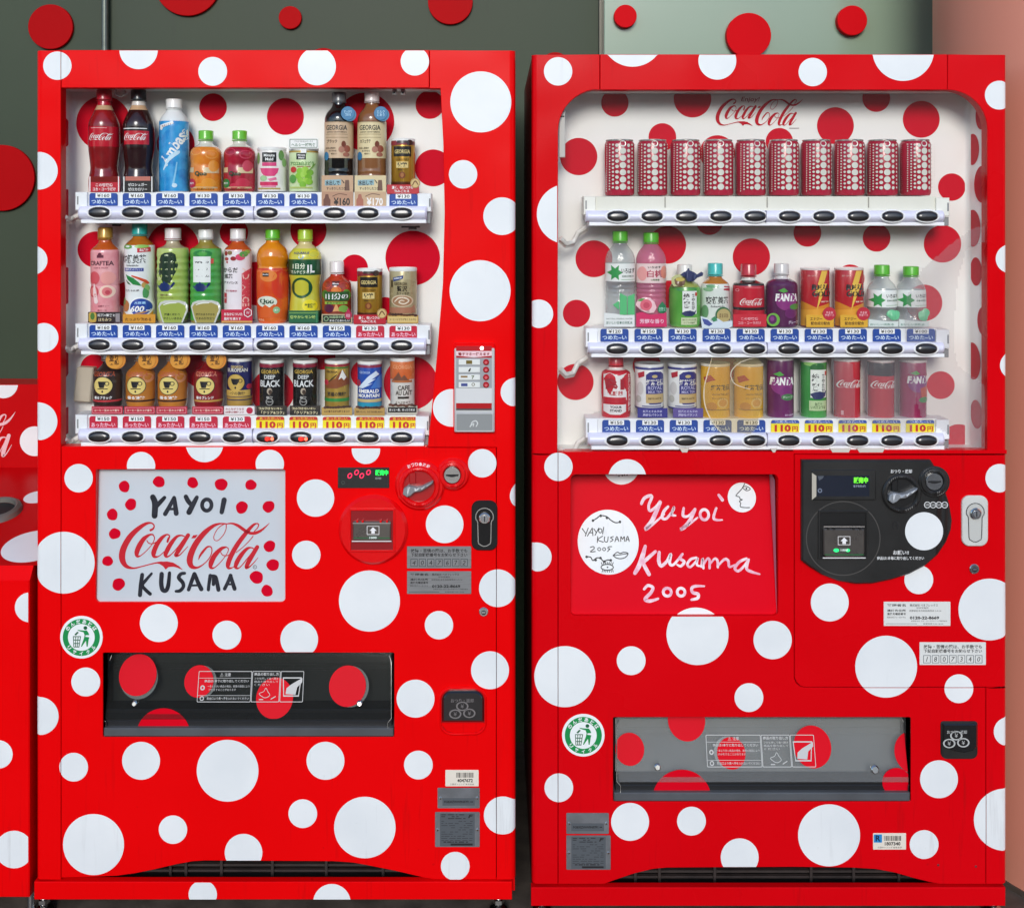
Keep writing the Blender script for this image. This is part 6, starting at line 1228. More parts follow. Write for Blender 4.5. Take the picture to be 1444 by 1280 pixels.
    card(s2, 453.5, 443, 496.5, 456, c('#c9b890', .35), .0165, lambda b, P, e: (b.rect(455, 444.4, 495, 454.6, c('#20281c', .35), P, e), b.ring(460, 449.5, 2.4, 3.4, c('#9ab88a'), P, e - .0001), tx(b, P, e - .0002, ('30品目の野菜', 477, 447, 3.4, 25, c('#b8d0a0')), ('まるごとおいしい', 479, 452, 3.2, 28, Wt))))
    b = MB(); dr_ = [(491, 434), (488.5, 439), (486, 443), (486.5, 448), (490, 451), (494, 450), (496.5, 446), (496, 442), (493, 438)]; b.plate([dr_], c('#b41a48', .35), FR(.0152), 0, .001, .3); b.text('糖', 491, 445, 5, 6, c('#f0b8c8'), FR(.0152), -.0003); b.build("promo_card", s2)
    goldcan(521.5, 378.5, 445.5, 17.6, "gold and red can with black name box, beside the wide beige can", s2, 444, 457)
    bg_ = noisy("beige_can", '#a89a72', '#c5b58c', 20, rough=.28, metal=.2)
    def beans(b, P, x, y, w, e):
        rr = random.Random(int(x))
        for i in range(10): q = x - w + 2 * w * i / 9; b.fill([ell(q, y + rr.uniform(-1.2, .6), rr.uniform(2.4, 3.4), rr.uniform(1.5, 2.1), 10)], c(rr.choice(('#4a2416', '#3a1a10', '#5c2e1c')), .3), P, e - .0001 * (i % 4))
    drink("drink_can", "can", "wide beige can with blue ribbon and swirled cream picture beside the gold one", G_L, 568.5, straight(382, 444, 19.4), bg_, None, None, None,
          [('p', [(-13, 391), (2, 387), (1, 392), (-12, 396)], c('#1f3f80')), ('t', 'PREMIUM', -6, 391.4, 2, 11, Wt, {'r': .2}), ('t', 'GEORGIA', -2, 399, 4, 18, c('#4a3a20')), ('t', '贅沢', 0, 406, 8, 14, c('#2c2010'), {'b': .02}), ('t', 'カフェラテ', 1, 412.6, 3.6, 17, c('#3a2c18')), ('d', 0, 423, 15, 8.6, c('#d8c2a2')), ('d', 0, 423, 13, 7.2, c('#a87c58')), ('s', [(-10, 424, 1.4), (-4, 418.6, 1.8), (5, 419, 2), (9, 423, 1.8), (3, 427, 1.8), (-4, 425, 1.6), (-1, 422, 1.4), (3, 423, 1)], c('#ecdcc4')), ('p', [(8, 437), (16, 428), (17, 436), (12, 441)], c('#b87c5c')), ('r', -17, 432, 17, 440, c('#b0785c')), ('r', -15, 394, -13, 404, c('#2c2010'))], sm=False, lidm=(wl, 5, 0))
    card(s2, 546, 444.5, 590, 456, c('#c49a4a', .35), .0165, lambda b, P, e: (b.rect(547.4, 446.5, 588.6, 454.5, c('#dfc07a', .35), P, e), b.text('コーヒーにさりげなくミルク感', 568, 450.4, 3.4, 38, c('#4a2c10'), P, e - .0001, .02), beans(b, P, 568, 444.4, 18, e)))
    # ---- third row
    cof = lambda: [(503, 6.5), (509, 7.0), (513, 8.2), (517, 12), (521, 16.6), (526, 19.6), (532, 20.3), (560, 20.3), (567, 19.6), (572, 18.5)]
    gd = c('#d9b45a', .3, metal=.2)
    def coffee(x, body, lab, cap, name, stripe, lbl, txt):
        drink("drink_bottle", "bottle", lbl, G_L, x, cof(), body, (494, 506, 9.2, c('#b9b4ae', .25, metal=.6)), (520, 571), lab,
              [('t', 'GEORGIA', 0, 525, 6, 29, c('#b8542e') if name != 'r' else c('#d88a6a'), {'b': .02}), ('d', 14, 531, 6, 6, c('#c8845a') if name == 'o' else lab), ('d', -1, 541, 13.5, 13, Bk), ('d', -1, 541, 12.6, 12, c('#e8cf7a')), ('p', [(-7.5, 535), (3.6, 535), (2, 540), (1, 544), (-5, 544), (-6.4, 540)], Bk), ('o', 5, 538, 3.0, 2.0, Bk), ('r', -8, 544.6, 6, 545.8, Bk), ('d', -1, 549, 1.2, 1.6, Bk), ('t', txt, -1, 557.6, 4.4, 24, Wt, {'b': .03})],
              [(561, 563.6, stripe)])
    ob = noisy("amber_bottle", '#b36a20', '#c88030', 14, rough=.22, coat=.5)
    row = [(152.5, c('#2a1a16', .15, coat=.6), c('#33211c', .28, coat=.4), 'k', c('#c4343a'), "dark brown coffee bottle with gold cup emblem and red stripe", '香るブラック'),
           (198.5, ob, ob, 'o', c('#3a1c10'), "amber coffee bottle with gold cup emblem, directly right of the dark brown one", '香る微糖'),
           (243.5, ob, ob, 'o', c('#3a1c10'), "amber coffee bottle with gold cup emblem, directly left of the dark red one", '香る微糖'),
           (294.5, c('#7c0f16', .15, coat=.6), c('#8c121a', .28, coat=.4), 'r', c('#c89a4a'), "dark red coffee bottle with gold cup emblem and gold stripe", '香るブレンド')]
    for x, bd, lb, nm, st, lbl, t in row:
        coffee(x, bd, lb, None, nm, st, lbl, t)
        card(s3, x - 23.5, 573, x + 20.5, 584, c('#c01a38', .35), .0165, lambda b, P, e, x=x: (b.fill([rrect(x - 22, 574.4, x + 19, 582.6, 1), rrect(x - 21.4, 575, x + 18.4, 582, 1)], c('#e8a0a8'), P, e), b.text('コーヒー豆のコク香り', x - 2, 578.5, 3.4, 35, c('#f4d8c8'), P, e, .02)))
        b = MB(); P = FR(.024); b.plate([ell(x + 11.5, 507.5, 13.2, n=40)], c('#d88a34', .3, coat=.4), FR(.0252), 0, .0015, .4); b.plate([ell(x + 8.5, 508, 12.2, n=40)], c('#e09a3c', .3, coat=.3), P, 0, .001, .3); b.text('香り\n実感', x + 8.5, 507.6, 13.5, 14, c('#3a1c10'), P, -.0003, .02); b.build("promo_card", s3)
    def slim(x, top, foot, hw, body, lbl, items, bands=(), cardm=None, cd=None, cy=(573, 585), bn=False):
        drink("drink_can", "can", lbl, G_L, x, straight(top + 4.4, foot, hw), body, None, None, None, items, bands, sm=False, lidm=(wl, 4.6))
        def dr(b, P, e):
            if cd: cd(b, P, e)
            if bn: beans(b, P, x, cy[0] - .4, 17, e)
        card(s3, x - 22, cy[0], x + 21, cy[1], cardm, .0165, dr)
    slim(338, 504, 570.5, 17.6, c('#1c1c58', .28, coat=.4), "navy and gold can with gold cup emblem beside the dark red bottle",
         [('t', 'GEORGIA', 0, 515, 3.6, 17, c('#d9c07a')), ('t', 'EUROPEAN', 0, 519.6, 5, 27, c('#e6e0d0')), ('d', -2, 537, 12.6, 12.6, Bk), ('d', -2, 537, 11.6, 11.6, gd), ('p', [(-8.5, 531.5), (4, 531.5), (2, 537), (0, 540), (-5, 540), (-7, 537)], Bk), ('o', 4.6, 534.4, 2.8, 1.9, Bk), ('d', -2, 544, 1.2, 1.8, Bk), ('d', 15, 543, 3, 3.6, c('#c02a48'))] + [('r', -16, 547.5, 16, 556, c('#d2ab54', .3)), ('t', 'コクの微糖', -1, 551.8, 5, 23, Bk, {'b': .02})], [(557, 569.8, c('#c8a04c', .28, metal=.3)), (560.4, 562, c('#2a2450'))],
         c('#f0e6e4', .35), lambda b, P, e: (tx(b, P, e, ('みんながうなる', 331, 576.6, 3.2, 26, c('#a0203c')), ('納得の微糖コク', 331, 581, 3.2, 26, c('#a0203c'))), b.fill([ell(352, 578.8, 4.6)], c('#c01a40'), P, e)), (572.5, 584.5))
    for i, x in enumerate((383.5, 430.5)):
        slim(x, 506.5, 572.5, 17.2, c('#131110', .25, coat=.5), "black can with silver lettering, left one of the identical pair in the bottom row" if i == 0 else "black can with silver lettering, right one of the identical pair in the bottom row",
             [('t', 'GEORGIA', 0, 522, 5.4, 25, c('#c9a648', .3), {'b': .02}), ('t', 'DEEP', 0, 529.2, 5.4, 15, c('#dcdcda')), ('t', 'BLACK', 0, 538.4, 9.4, 27, c('#e6e6e4'), {'b': .025}), ('d', 0, 549, 3.6, 4.6, c('#b8a894')), ('d', 1, 550, 2.4, 3.2, c('#3a2416')), ('t', '無糖', 0, 557.5, 3.4, 9, c('#b8b4ae')), ('o', 0, 563.6, 5, 4.4, c('#c8c4be')), ('t', 'ブラック', 0, 563.6, 2.4, 8, c('#dcd8d2'))] , [(511.2, 516.2, c('#8c1a34', .3))],
             c('#17120e', .35), lambda b, P, e, x=x: (b.fill([[(x - 22, 573.6), (x + 20, 572), (x + 21, 577), (x - 21, 580)]], c('#2c2014', .4), P, e), tx(b, P, e - .0001, ('飲み飽きないキレ', x - 2, 576, 4, 34, c('#e8d8a8')), ('「クリア&コク」', x + 1, 581.6, 4.6, 32, c('#f0e0b0')))), (572, 585.5))
    gm = noisy("gold_peak_can", '#b28a34', '#cfa94e', 30, rough=.25, metal=.4, stretch=(1, 1, .05))
    slim(475.5, 507, 573.5, 17.4, gm, "gold can with brown mountain peak and green band", [('r', -16, 515.6, 16, 517.6, c('#3f7a34')), ('t', 'GEORGIA', -5, 522, 3, 16, c('#3a2a10')), ('p', [(-16, 545), (-6, 534), (0, 531), (6, 522), (10, 520), (17, 534), (17, 540), (2, 545)], c('#8a4a26')), ('p', [(4, 533), (9, 519), (14, 530), (11, 534), (8, 530)], c('#f0ece2')), ('s', [(-14, 540, 1), (-4, 531, 1.6), (2, 526, 1)], c('#2a1810')), ('d', -13, 537, 3.4, 4, c('#c0283a')), ('t', '至福の微糖', 1, 553, 6, 25, Bk, {'b': .02})] , [(511.6, 515, c('#9a1c30', .3)), (559, 563.6, c('#2f8a3e', .3))],
         c('#c09a4e', .35), lambda b, P, e: b.text('心に香り広がる極うまコク', 475, 580, 3.4, 36, c('#3a2208'), P, e, .02), (574.5, 585.5), True)
    slim(521.5, 508, 574, 17.2, c('#1a4aa4', .26, coat=.4), "blue can with white mountain slope", [('t', 'GEORGIA', -5, 523, 3.4, 15, c('#a8c0e8')), ('p', [(-15, 545), (-8, 537), (-2, 530), (3, 526), (10, 521), (14, 526), (4, 533), (10, 532), (-2, 540), (6, 538), (-8, 545)], c('#d8e4f2')), ('p', [(3, 545), (12, 530), (17, 526), (17, 545)], c('#3f74c4')), ('d', -14, 538, 3, 4.6, c('#a82a4a')), ('t', 'EMERALD', 0, 549, 5, 27, Wt, {'b': .04}), ('t', 'MOUNTAIN', 0, 555.4, 5, 28, Wt, {'b': .04})] , [(512.6, 516.4, c('#8c2444', .3)), (560, 564.5, c('#c8b27a', .3)), (565, 573.6, c('#1f94b4', .3))],
         c('#b8904a', .35), lambda b, P, e: b.text('究極バランス、ならではの深い味わい', 521, 580.6, 3.2, 38, c('#2c1a08'), P, e, .02), (575, 586), True)
    slim(567.5, 503.5, 570, 17, noisy("cafe_can", '#d6cfc6', '#e4ded6', 20, rough=.28), "orange and white milk coffee can with a dark mountain landscape", [('t', 'GEORGIA', 1, 515.4, 5.4, 26, c('#e8a070'), {'b': .02}), ('p', [(-14, 535), (-8, 528), (-4, 522), (0, 530), (4, 526), (8, 532), (14, 536)], c('#7a4a34')), ('r', -14, 534, 14, 537, c('#b86a3a')), ('t', 'CAFE', 3, 544.4, 6.4, 16, c('#2c1c12'), {'b': .025}), ('t', 'AU LAIT', 3, 551.4, 6.4, 22, c('#2c1c12'), {'b': .025}), ('r', -5, 556.5, 10, 559.5, c('#2c1c12')), ('t', 'ミルク仕立て', 2, 564.6, 3, 20, c('#4a3424'))] , [(508.2, 533, noisy("sunset_print", '#d0622c', '#de8048', 20, rough=.28))],
         c('#c8c0b0', .35), lambda b, P, e: (b.rect(547, 574, 587.4, 581.6, c('#1a1614', .35), P, e), b.text('ほっと一息、ゆったり気分', 567, 577.8, 3.6, 36, Wt, P, e - .0001, .02)), (572, 584.5), True)
def drinks_right(s1, s2, s3):
    Wt, Bk = c('#f4f2ee', .35), c('#171416', .35)
    rc = noisy("dotted_can_red", '#a80a2e', '#ba0e38', 10, rough=.25, coat=.3); dw = c('#dcdcd0', .32)
    place = ["leftmost of the ten", "second from the left of the ten", "third from the left of the ten", "fourth from the left of the ten", "fifth from the left of the ten", "sixth from the left of the ten", "seventh from the left of the ten", "third from the right of the ten", "second from the right of the ten", "rightmost of the ten"]
    first = None
    for i, x in enumerate((873.5, 920, 966.5, 1013, 1058.5, 1105, 1151, 1197.5, 1244, 1290.5)):
        lbl = "dark red can with columns of white dots, " + place[i]
        if first is None:
            its = []
            cols = [(2.5, 4.4, 10.0)] + [(10.4, 2.3, 7.4), (-5.4, 2.3, 7.4)] + [(15.0, 1.5, 5.4), (-10.2, 1.5, 5.4)] + [(18.2, 1.0, 3.9), (-13.6, 1.0, 3.9)] + [(-16.4, .75, 3.1), (20, .6, 2.9)]
            for dx, r, p in cols:
                y = 204 + (r if r < 4 else 0)
                while y < 270: its.append(('d', dx, y, r * max(.35, sqrt(max(0, 1 - (dx / 21) ** 2))) if abs(dx) > 9 else r, r, dw)); y += p
            first = drink("drink_can", "can", lbl, G_C, x, can_prof(200, 276, 21), rc, None, None, None, its, sm=False, lidm=(c('#b8b2ae', .25, metal=.8), 2.6))
            fx = x
        else:
            T = first.copy(); COL.objects.link(T); T['label'] = lbl; T.location.x = (x - VX) * S * KP; T.rotation_euler.z = radians((-7, 4, -11, 8, -2, 6, -4, -9, 10)[i - 1] * .8)
            for ch in list(first.children): q = ch.copy(); q.parent = T; COL.objects.link(q)
    leaf = c('#2f9a4a', .35); lf2 = c('#59c07a', .3)
    def star(x, y, r, m): return [('p', [(x - r, y), (x - r * .45, y - r * .35), (x - r * .5, y - r), (x, y - r * .55), (x + r * .5, y - r), (x + r * .45, y - r * .35), (x + r, y), (x + r * .45, y + r * .35), (x + r * .5, y + r), (x, y + r * .6), (x - r * .5, y + r), (x - r * .45, y + r * .35)], m)]
    def water(x, ctop, pr, lab, lbl, small, peach=False):
        y0, y1 = lab
        if peach: its = [('t', 'いろはす', 2, y0 + 5, 3.4, 18, Bk), ('t', '白桃', 3, y0 + 14, 10.5, 22, c('#b8405a'), {'b': .025}), ('t', '山梨県産', 3, y0 + 22.5, 2.6, 12, c('#3a6a2c')), ('d', 16, y0 + 12, 5, 9, c('#f0907a')), ('d', -14, y0 + 14, 6, 10, c('#f2a4a0'))]
        else: its = star(-9 if not small else -11, (y0 + y1) / 2 + (0 if not small else 2), 10.4 if not small else 9.5, leaf) + [('t', 'いろはす', 9, y0 + 10 - 2 * small, 7 - 1.6 * small, 19, Bk, {'b': .02}), ('t', '日本の天然水', 9, y0 + 17.5 - 3 * small, 2.8, 17, c('#2c5a3c')), ('r', -1, y1 - 3, 19, y1 - 2.5, c('#4a9a5c'))]
        drink("drink_bottle", "bottle", lbl, G_R, x, pr, PINKCLEAR if peach else CLEAR, (*ctop, 10.7, noisy("lime_cap_%d" % int(x), '#4fae1e', '#5cba28', 40, rough=.3)), lab, c('#f0f2ee', .3) if not peach else c('#f3d7d4', .3), its)
    big = lambda: [(341, 9), (345, 9.8), (349, 13), (356, 18), (364, 20.6), (372, 21), (398, 21), (401, 20.2), (404, 21), (407, 20.2), (410, 21), (413, 20.2), (416, 21), (420, 20.2), (425, 21), (450, 21), (458, 20), (460, 18.5)]
    water(874.5, (326, 340), big(), (371, 396), "tall clear water bottle with green cap and green leaf star", False)
    water(918, (328, 341.5), big(), (371, 398), "tall pink peach water bottle with green cap", False, True)
    def wcard(b, P, e, x=873.5):
        b.fill([[(x - 21, 441), (x - 6, 442), (x + 6, 444.5), (x + 22, 444), (x + 22, 460.5), (x - 21, 460.5)]], c('#eef0ee'), P, e); b.text('NATURAL MINERAL WATER', x, 449.4, 2, 37, c('#3a4a44'), P, e - .0001); b.text('おいしい日本の天然水', x, 454.6, 4.4, 37, c('#2f6a58'), P, e - .0001, .02)
    b = MB(); P = FR(.017); b.plate([[(852, 441), (868, 442.5), (880, 444.5), (895, 444), (895, 461), (852, 461)]], c('#eef0ee'), P, 0, .0012, .2, back=True); b.text('NATURAL MINERAL WATER', 873.5, 449.6, 2, 37, c('#3a4a44'), P, -.0003); b.text('おいしい日本の天然水', 873.5, 455, 4.4, 37, c('#2f6a58'), P, -.0003, .02)
    for p in ([(864, 430), (873, 424), (873, 437)], [(874, 413), (884, 418), (884, 444), (874, 444)], [(885, 418), (895, 414), (895, 444), (885, 444)]): b.plate([p], lf2, P, -.0006, 0, .3)
    b.build("promo_card", s2)
    b = MB(); P = FR(.017); m = c('#d81c62', .35); b.plate([[(897, 442), (905, 440), (918, 444), (940, 441), (940.5, 461), (897, 461)]], m, P, 0, .0012, .2, back=True); b.text('芳醇な香り', 919, 453, 6.4, 34, c('#f8cfe0'), P, -.0003, .02)
    b.plate([[(896, 430), (899, 423), (908, 419), (917, 420), (923, 426), (926, 434), (922, 441), (914, 442), (904, 438)]], c('#f4c6cc', .35), P, -.0008, .0005, .3); b.fill([ell(911, 430, 8.4, 8)], c('#e4687c', .35), P, -.0011); b.fill([ell(911.5, 430.5, 4.6, 4.4)], c('#cc4660', .35), P, -.0012); b.fill([[(898, 424), (904, 420.6), (910, 421), (904, 425)]], c('#5aa048', .35), P, -.0013)
    b.plate([[(934, 425), (929, 431), (927, 437), (930, 441.5), (936, 442), (940, 438), (939, 431)]], c('#0c7a4c', .35), P, -.0008, .0005, .3); b.text('白桃の\nエキス', 933.6, 436, 5.6, 9, c('#a8e0c4'), P, -.0012, .02); b.build("promo_card", s2)
    nv = c('#28305e', .3)
    gg = noisy("green_small_label", '#4d9c34', '#6cb44a', 14, rough=.25, coat=.5)
    drink("drink_bottle", "bottle", "small green tea bottle with a teapot picture card hung on its neck", G_R, 965.5, [(388, 9), (393, 10), (397, 14), (401, 19), (406, 21.4), (412, 22), (440, 22), (455, 21.4), (460, 19.5)], c('#9aa24a', .15, coat=.6), (373, 387, 10.4, c('#e8e4dc', .35)), (404, 459), gg,
          [('d', 0, 407, 14, 3.4, c('#3a8434')), ('r', -6.5, 409, 13.5, 441, c('#eef0ea')), ('t', '綾', -1, 417, 9.5, 9, Bk, {'b': .025}), ('t', '鷹', -1, 428, 10, 9, Bk, {'b': .025}), ('t', 'あ\nや\nた\nか', 8.4, 424, 22, 5, Bk), ('r', 11, 411, 14, 416, c('#c8402c')), ('p', [(-8, 440), (-3, 437), (4, 436), (10, 438), (13, 435), (11, 441), (7, 444), (-3, 444)], nv), ('r', -8, 446, 14, 456, c('#d2dcb0', .3)), ('t', '急須でいれたような', 3, 449, 2.4, 19, c('#4a5a2a')), ('t', 'にごりの旨み', 3, 453, 2.4, 15, c('#4a5a2a'))])
    b = MB(); P = FR(.021)
    b.plate([[(947, 392), (952, 388), (962, 386), (962, 398), (965, 404), (950, 404), (947, 399)]], c('#c3c58a', .35), FR(.022), 0, .001, .3)
    b.plate([[(959, 388), (964, 384), (969, 381.5), (970, 378.5), (972, 378.5), (972.6, 381.4), (979, 384), (983, 387), (989, 383.4), (992, 385), (991, 389), (983, 392), (978, 397), (970, 397), (966, 391)]], nv, P, 0, .0015, .4); b.plate([[(951, 394), (956, 391), (963, 391), (967, 394), (965, 401), (961, 403.5), (955, 403), (952, 400)]], c('#7a5a44', .35), P, -.001, .0005, .4); b.fill([ell(959, 394, 6.4, 2.8)], c('#cdb95a', .3), P, -.0013); b.build("promo_card", s2)
    ws = noisy("tea_white_small", '#dfe6dc', '#eef0ec', 20, rough=.25, coat=.5)
    drink("drink_bottle", "bottle", "small white tea bottle with turquoise cap", G_R, 1008.5, [(388.5, 8.8), (392, 10), (395, 14), (399, 18), (404, 19.8), (410, 20), (452, 20), (458, 19.4), (460, 18)], c('#b9772a', .12, coat=.6), (371, 387, 10.6, c('#3fbdb8', .3)), (399.5, 459), ws,
          [('p', [(9, 402), (19, 403.5), (19, 409.5), (8, 408)], c('#b4203a')), ('t', '爽健美茶', 0, 422, 10.5, 31, Bk, {'b': .02}), ('t', 'Sokenbicha', 0, 430.5, 3, 19, c('#5a5a5e'), {'s': .3}), ('d', -12, 407, 6, 3, c('#8ab88a')), ('d', -8, 402.5, 7, 2.4, c('#6aa06e')), ('d', -16, 438, 4, 9, c('#6f9f70')), ('t', '健', 0, 403.4, 3.4, 4, c('#3a8a4a'))])
    b = MB(); P = FR(.0175); b.plate([ell(1020, 444, 11, n=36)], c('#2c6a3c', .35), FR(.0185), 0, .0012, .3); b.fill([ell(1020.5, 445, 9.6, n=36)], c('#b9a46a', .35), FR(.0185), -.0002); b.text('ダルでも\nまろやか', 1020.5, 445, 6, 13, c('#5a3a24'), FR(.0185), -.0004, .02)
    b.plate([[(988, 446), (996, 448), (1004, 453), (1012, 449), (1020, 454), (1033, 452), (1033, 460), (1028, 463), (990, 463)]], c('#d8e4ec', .35), P, 0, .001, .3); b.fill([[(990, 449), (998, 451), (1005, 457), (1000, 460), (993, 457)]], c('#3f4f9a', .35), P, -.0002); b.fill([[(1003, 449), (1008, 446), (1012, 452), (1006, 454)]], c('#3a8a5a', .35), P, -.0002); b.build("promo_card", s2)
    drink("drink_bottle", "bottle", "small cola bottle with red cap and wide red label, middle row of the right machine", G_R, 1055.5, [(389.5, 8.6), (394, 9.4), (396.5, 14), (399, 20.5), (403, 21.8), (410, 22), (452, 22), (458, 21.4), (460, 19.5)], c('#2a1412', .12, coat=.8), (372, 388, 10.8, c('#c00f2a', .25)), (402, 432), c('#c60f2a', .25, coat=.4), [('w', -18, 417, .0262, Wt), ('o', -18, 408, 2, 1.4, c('#e8a0a8')), ('r', -10, 404.5, 14, 405.2, c('#e06a78'))], [(389.5, 395, c('#dcd8d2', .15)), (436, 459.6, c('#c8112c', .3))])
    card(s2, 1034, 443, 1081, 461, c('#cc1430', .35), .0175, lambda b, P, e: tx(b, P, e, ('この爽快感', 1057, 449.4, 3.8, 24, c('#f0b8c0')), ('コカ・コーラだけ', 1057, 455.4, 4, 32, c('#f0b8c0'))))
    pu = c('#54104a', .25, coat=.5)
    fan = lambda y, q, dx=0: [('d', dx, y + 6 * q, 15 * q, 13 * q, c('#8a2a78')), ('p', [(-12 * q + dx, y - 10 * q), (-4 * q + dx, y - 14 * q), (2 * q + dx, y - 9 * q), (-5 * q + dx, y - 7 * q)], c('#4fa040')), ('t', 'FANTA', dx + 1, y, 11 * q, 33 * q, Wt, {'b': .06, 's': .1})]
    drink("drink_bottle", "bottle", "small round shouldered purple grape soda bottle with pale cap", G_R, 1102, [(387.5, 8.4), (391.5, 9.2), (394, 14), (397, 19), (401, 21.4), (407, 22), (450, 22), (458, 21.4), (460, 19.5)], pu, (371.5, 386, 10.4, c('#d8d2d0', .3)), (399, 459), pu,
          fan(418, .95, 2) + [('d', 8, 440, 9, 7, c('#6a1a60')), ('d', 14, 431, 8, 4, c('#4a8a3c')), ('t', 'グレープ', 12, 452.5, 4.6, 16, c('#e8d8e8'))], [(387.5, 393, c('#d9d4d4', .15))])
    b = MB(); b.plate([ell(1090.5, 451, 9.4, n=30)], c('#6fb43c', .35), FR(.0175), 0, .0012, .4); b.fill([ell(1089.5, 450.5, 6, 6.6)], c('#5a1a58', .3), FR(.0175), -.0002); b.fill([ell(1089, 449.4, 3, 3.4)], c('#8a3a84', .3), FR(.0175), -.0003); b.build("promo_card", s2)
    rg = noisy("red_gold_can", '#b81420', '#c91c28', 12, rough=.26, coat=.4)
    for x, lbl in ((1149, "red and gold energy can with yellow lightning bolt, beside the purple soda bottle"), (1197, "red and gold energy can with yellow lightning bolt, beside the small water bottles")):
        drink("drink_can", "can", lbl, G_R, x, straight(380.5, 459, 20), rg, None, None, None,
              [('p', [(-20, 424), (-12, 428), (-4, 432), (20, 425), (20, 458), (-20, 458)], c('#dc8a1e')), ('p', [(-20, 436), (20, 432), (20, 458), (-20, 458)], c('#e8a432')), ('p', [(4, 381), (13, 381), (7, 399), (12, 399), (-3, 436), (1, 412), (-5, 412)], c('#f0c24e')), ('t', 'コカ・コーラ', -9, 388, 2.2, 10, c('#f0c8b8')), ('t', 'REAL', 4, 404, 8, 26, Bk, {'b': .05, 's': .08}), ('t', 'GOLD', 5, 413, 8, 28, Bk, {'b': .05, 's': .08}), ('t', '炭酸飲料', 9, 424, 2.2, 12, c('#f4d8c0'))], sm=False, lidm=(c('#e9dcd8', .3), 3.2))
        b = MB(); P = FR(.0175); b.plate([rrect(x - 12, 444, x + 27, 461.5, 1)], c('#e6ae2c', .35), P, 0, .0012, .3, back=True); b.text('エナジー', x + 2, 449.6, 4.6, 17, c('#4a2c08'), P, -.0003, .02); b.text('配合成分配合', x + 8, 456, 4.8, 27, c('#4a2c08'), P, -.0003, .02)
        b.plate([ell(x + 20.5, 442.5, 9.4, n=32)], c('#c41a34', .35), P, -.0008, .0005, .4); b.text('やる気\nサポート', x + 20.5, 442.5, 7.5, 13, c('#f4c4cc'), P, -.0012, .02); b.build("promo_card", s2)
    sml = lambda: [(388.5, 9), (393, 10), (398, 14.5), (404, 18.6), (412, 20), (420, 20.2), (434, 20.2), (438, 18.8), (444, 18.6), (450, 20), (457, 19.6), (460, 18)]
    water(1243.5, (373.5, 387), sml(), (408, 432), "small clear water bottle with green cap, beside the energy cans", True)
    water(1284.5, (375.5, 388), sml(), (408, 432), "small clear water bottle with green cap, last in the middle row of the right machine", True)
    for x in (1246, 1289):
        b = MB(); P = FR(.0175); b.plate([[(x - 21, 450), (x - 6, 452), (x + 8, 453.5), (x + 21, 453), (x + 21, 461), (x - 21, 461)]], c('#dde5e0', .35), P, 0, .001, .2, back=True); b.text('おいしい天然水', x - 2, 457.6, 3.4, 34, c('#5a8a78'), P, -.0003, .02)
        b.plate([blob(x + 14, 444, 8.2, int(x), 20, .14)], c('#6fcb94', .3), P, -.0006, .0005, .3); b.build("promo_card", s2)
    # ---- third row
    rb = c('#c60f28', .26, coat=.4)
    drink("drink_bottle", "bottle", "red yoghurt drink bottle with red cap and white B1 label", G_R, 868.5, [(516, 9.5), (519, 10.4), (521, 15), (524, 19.4), (529, 20.6), (540, 20.8), (575, 20.8), (584, 20.4), (588, 19)], rb, (503.5, 514.5, 10.4, c('#c41228', .28)), None, None,
          [('p', [(-18, 526), (-10, 523), (2, 527), (13, 524), (13, 561), (-18, 561)], c('#f0e8e6')), ('t', 'B1', -3, 539, 15, 25, c('#a81428'), {'b': .05}), ('t', '乳酸菌', -3, 551.5, 6.6, 21, c('#b82a34'), {'b': .03}), ('r', -19, 557, 12, 564.6, c('#c01228')), ('p', [(-18, 567), (12, 567), (12, 577), (4, 581), (-10, 581), (-18, 577)], c('#ece4e2')), ('t', 'YOGUR', -2, 570.6, 3.6, 16, Bk, {'b': .04}), ('t', 'STAND', -2, 575.4, 3.6, 16, Bk, {'b': .04}), ('t', 'わ\nた\nし\nの\n健\n康\n方\n程\n式', 17, 551, 52, 4.6, c('#f0c4c4'))], [(516, 520.5, c('#e8dcd8', .25))])
    nvc = c('#2a2a78', .28, coat=.3)
    for x, lbl in ((915.5, "white and navy milk tea can beside the red yoghurt bottle"), (962, "white and navy milk tea can beside the yellow cans")):
        drink("drink_can", "can", lbl, G_R, x, straight(515.5, 574, 20.2), noisy("milk_tea_white_%d" % int(x), '#e6e4e2', '#f0eeea', 26, rough=.28, coat=.3), None, None, None,
              [('p', [(-7, 526), (-2, 522), (6, 521), (14, 522), (18, 526), (18, 562), (14, 567), (-2, 567), (-7, 562)], nvc), ('r', -7, 552.5, 18, 565, c('#c8aa72', .3)), ('d', 5, 528, 4, 2.2, c('#c9b47a')), ('t', '紅茶花伝', 5.5, 536.6, 9, 25, c('#e9e4dc'), {'b': .025}), ('t', 'ROYAL', 5.5, 544, 5, 20, c('#b8b4d4')), ('t', 'MILK TEA', 5.5, 549.6, 3.6, 19, c('#b8b4d4')), ('t', '国産牛乳100%使用', 5, 558.8, 3, 18, c('#5a4420')), ('d', -14, 545, 4, 9, c('#cfcac6')), ('d', -16, 560, 3, 5, c('#b9b6ae')), ('p', [(-17, 524), (-9, 520.6), (-9, 528), (-16, 531)], c('#b41a30')), ('r', -12, 568.6, 14, 570.4, c('#7a7a9a'))], [(515.8, 519, nvc), (571.6, 573.8, nvc)], sm=False, lidm=(c('#e4e4e4', .3), 4))
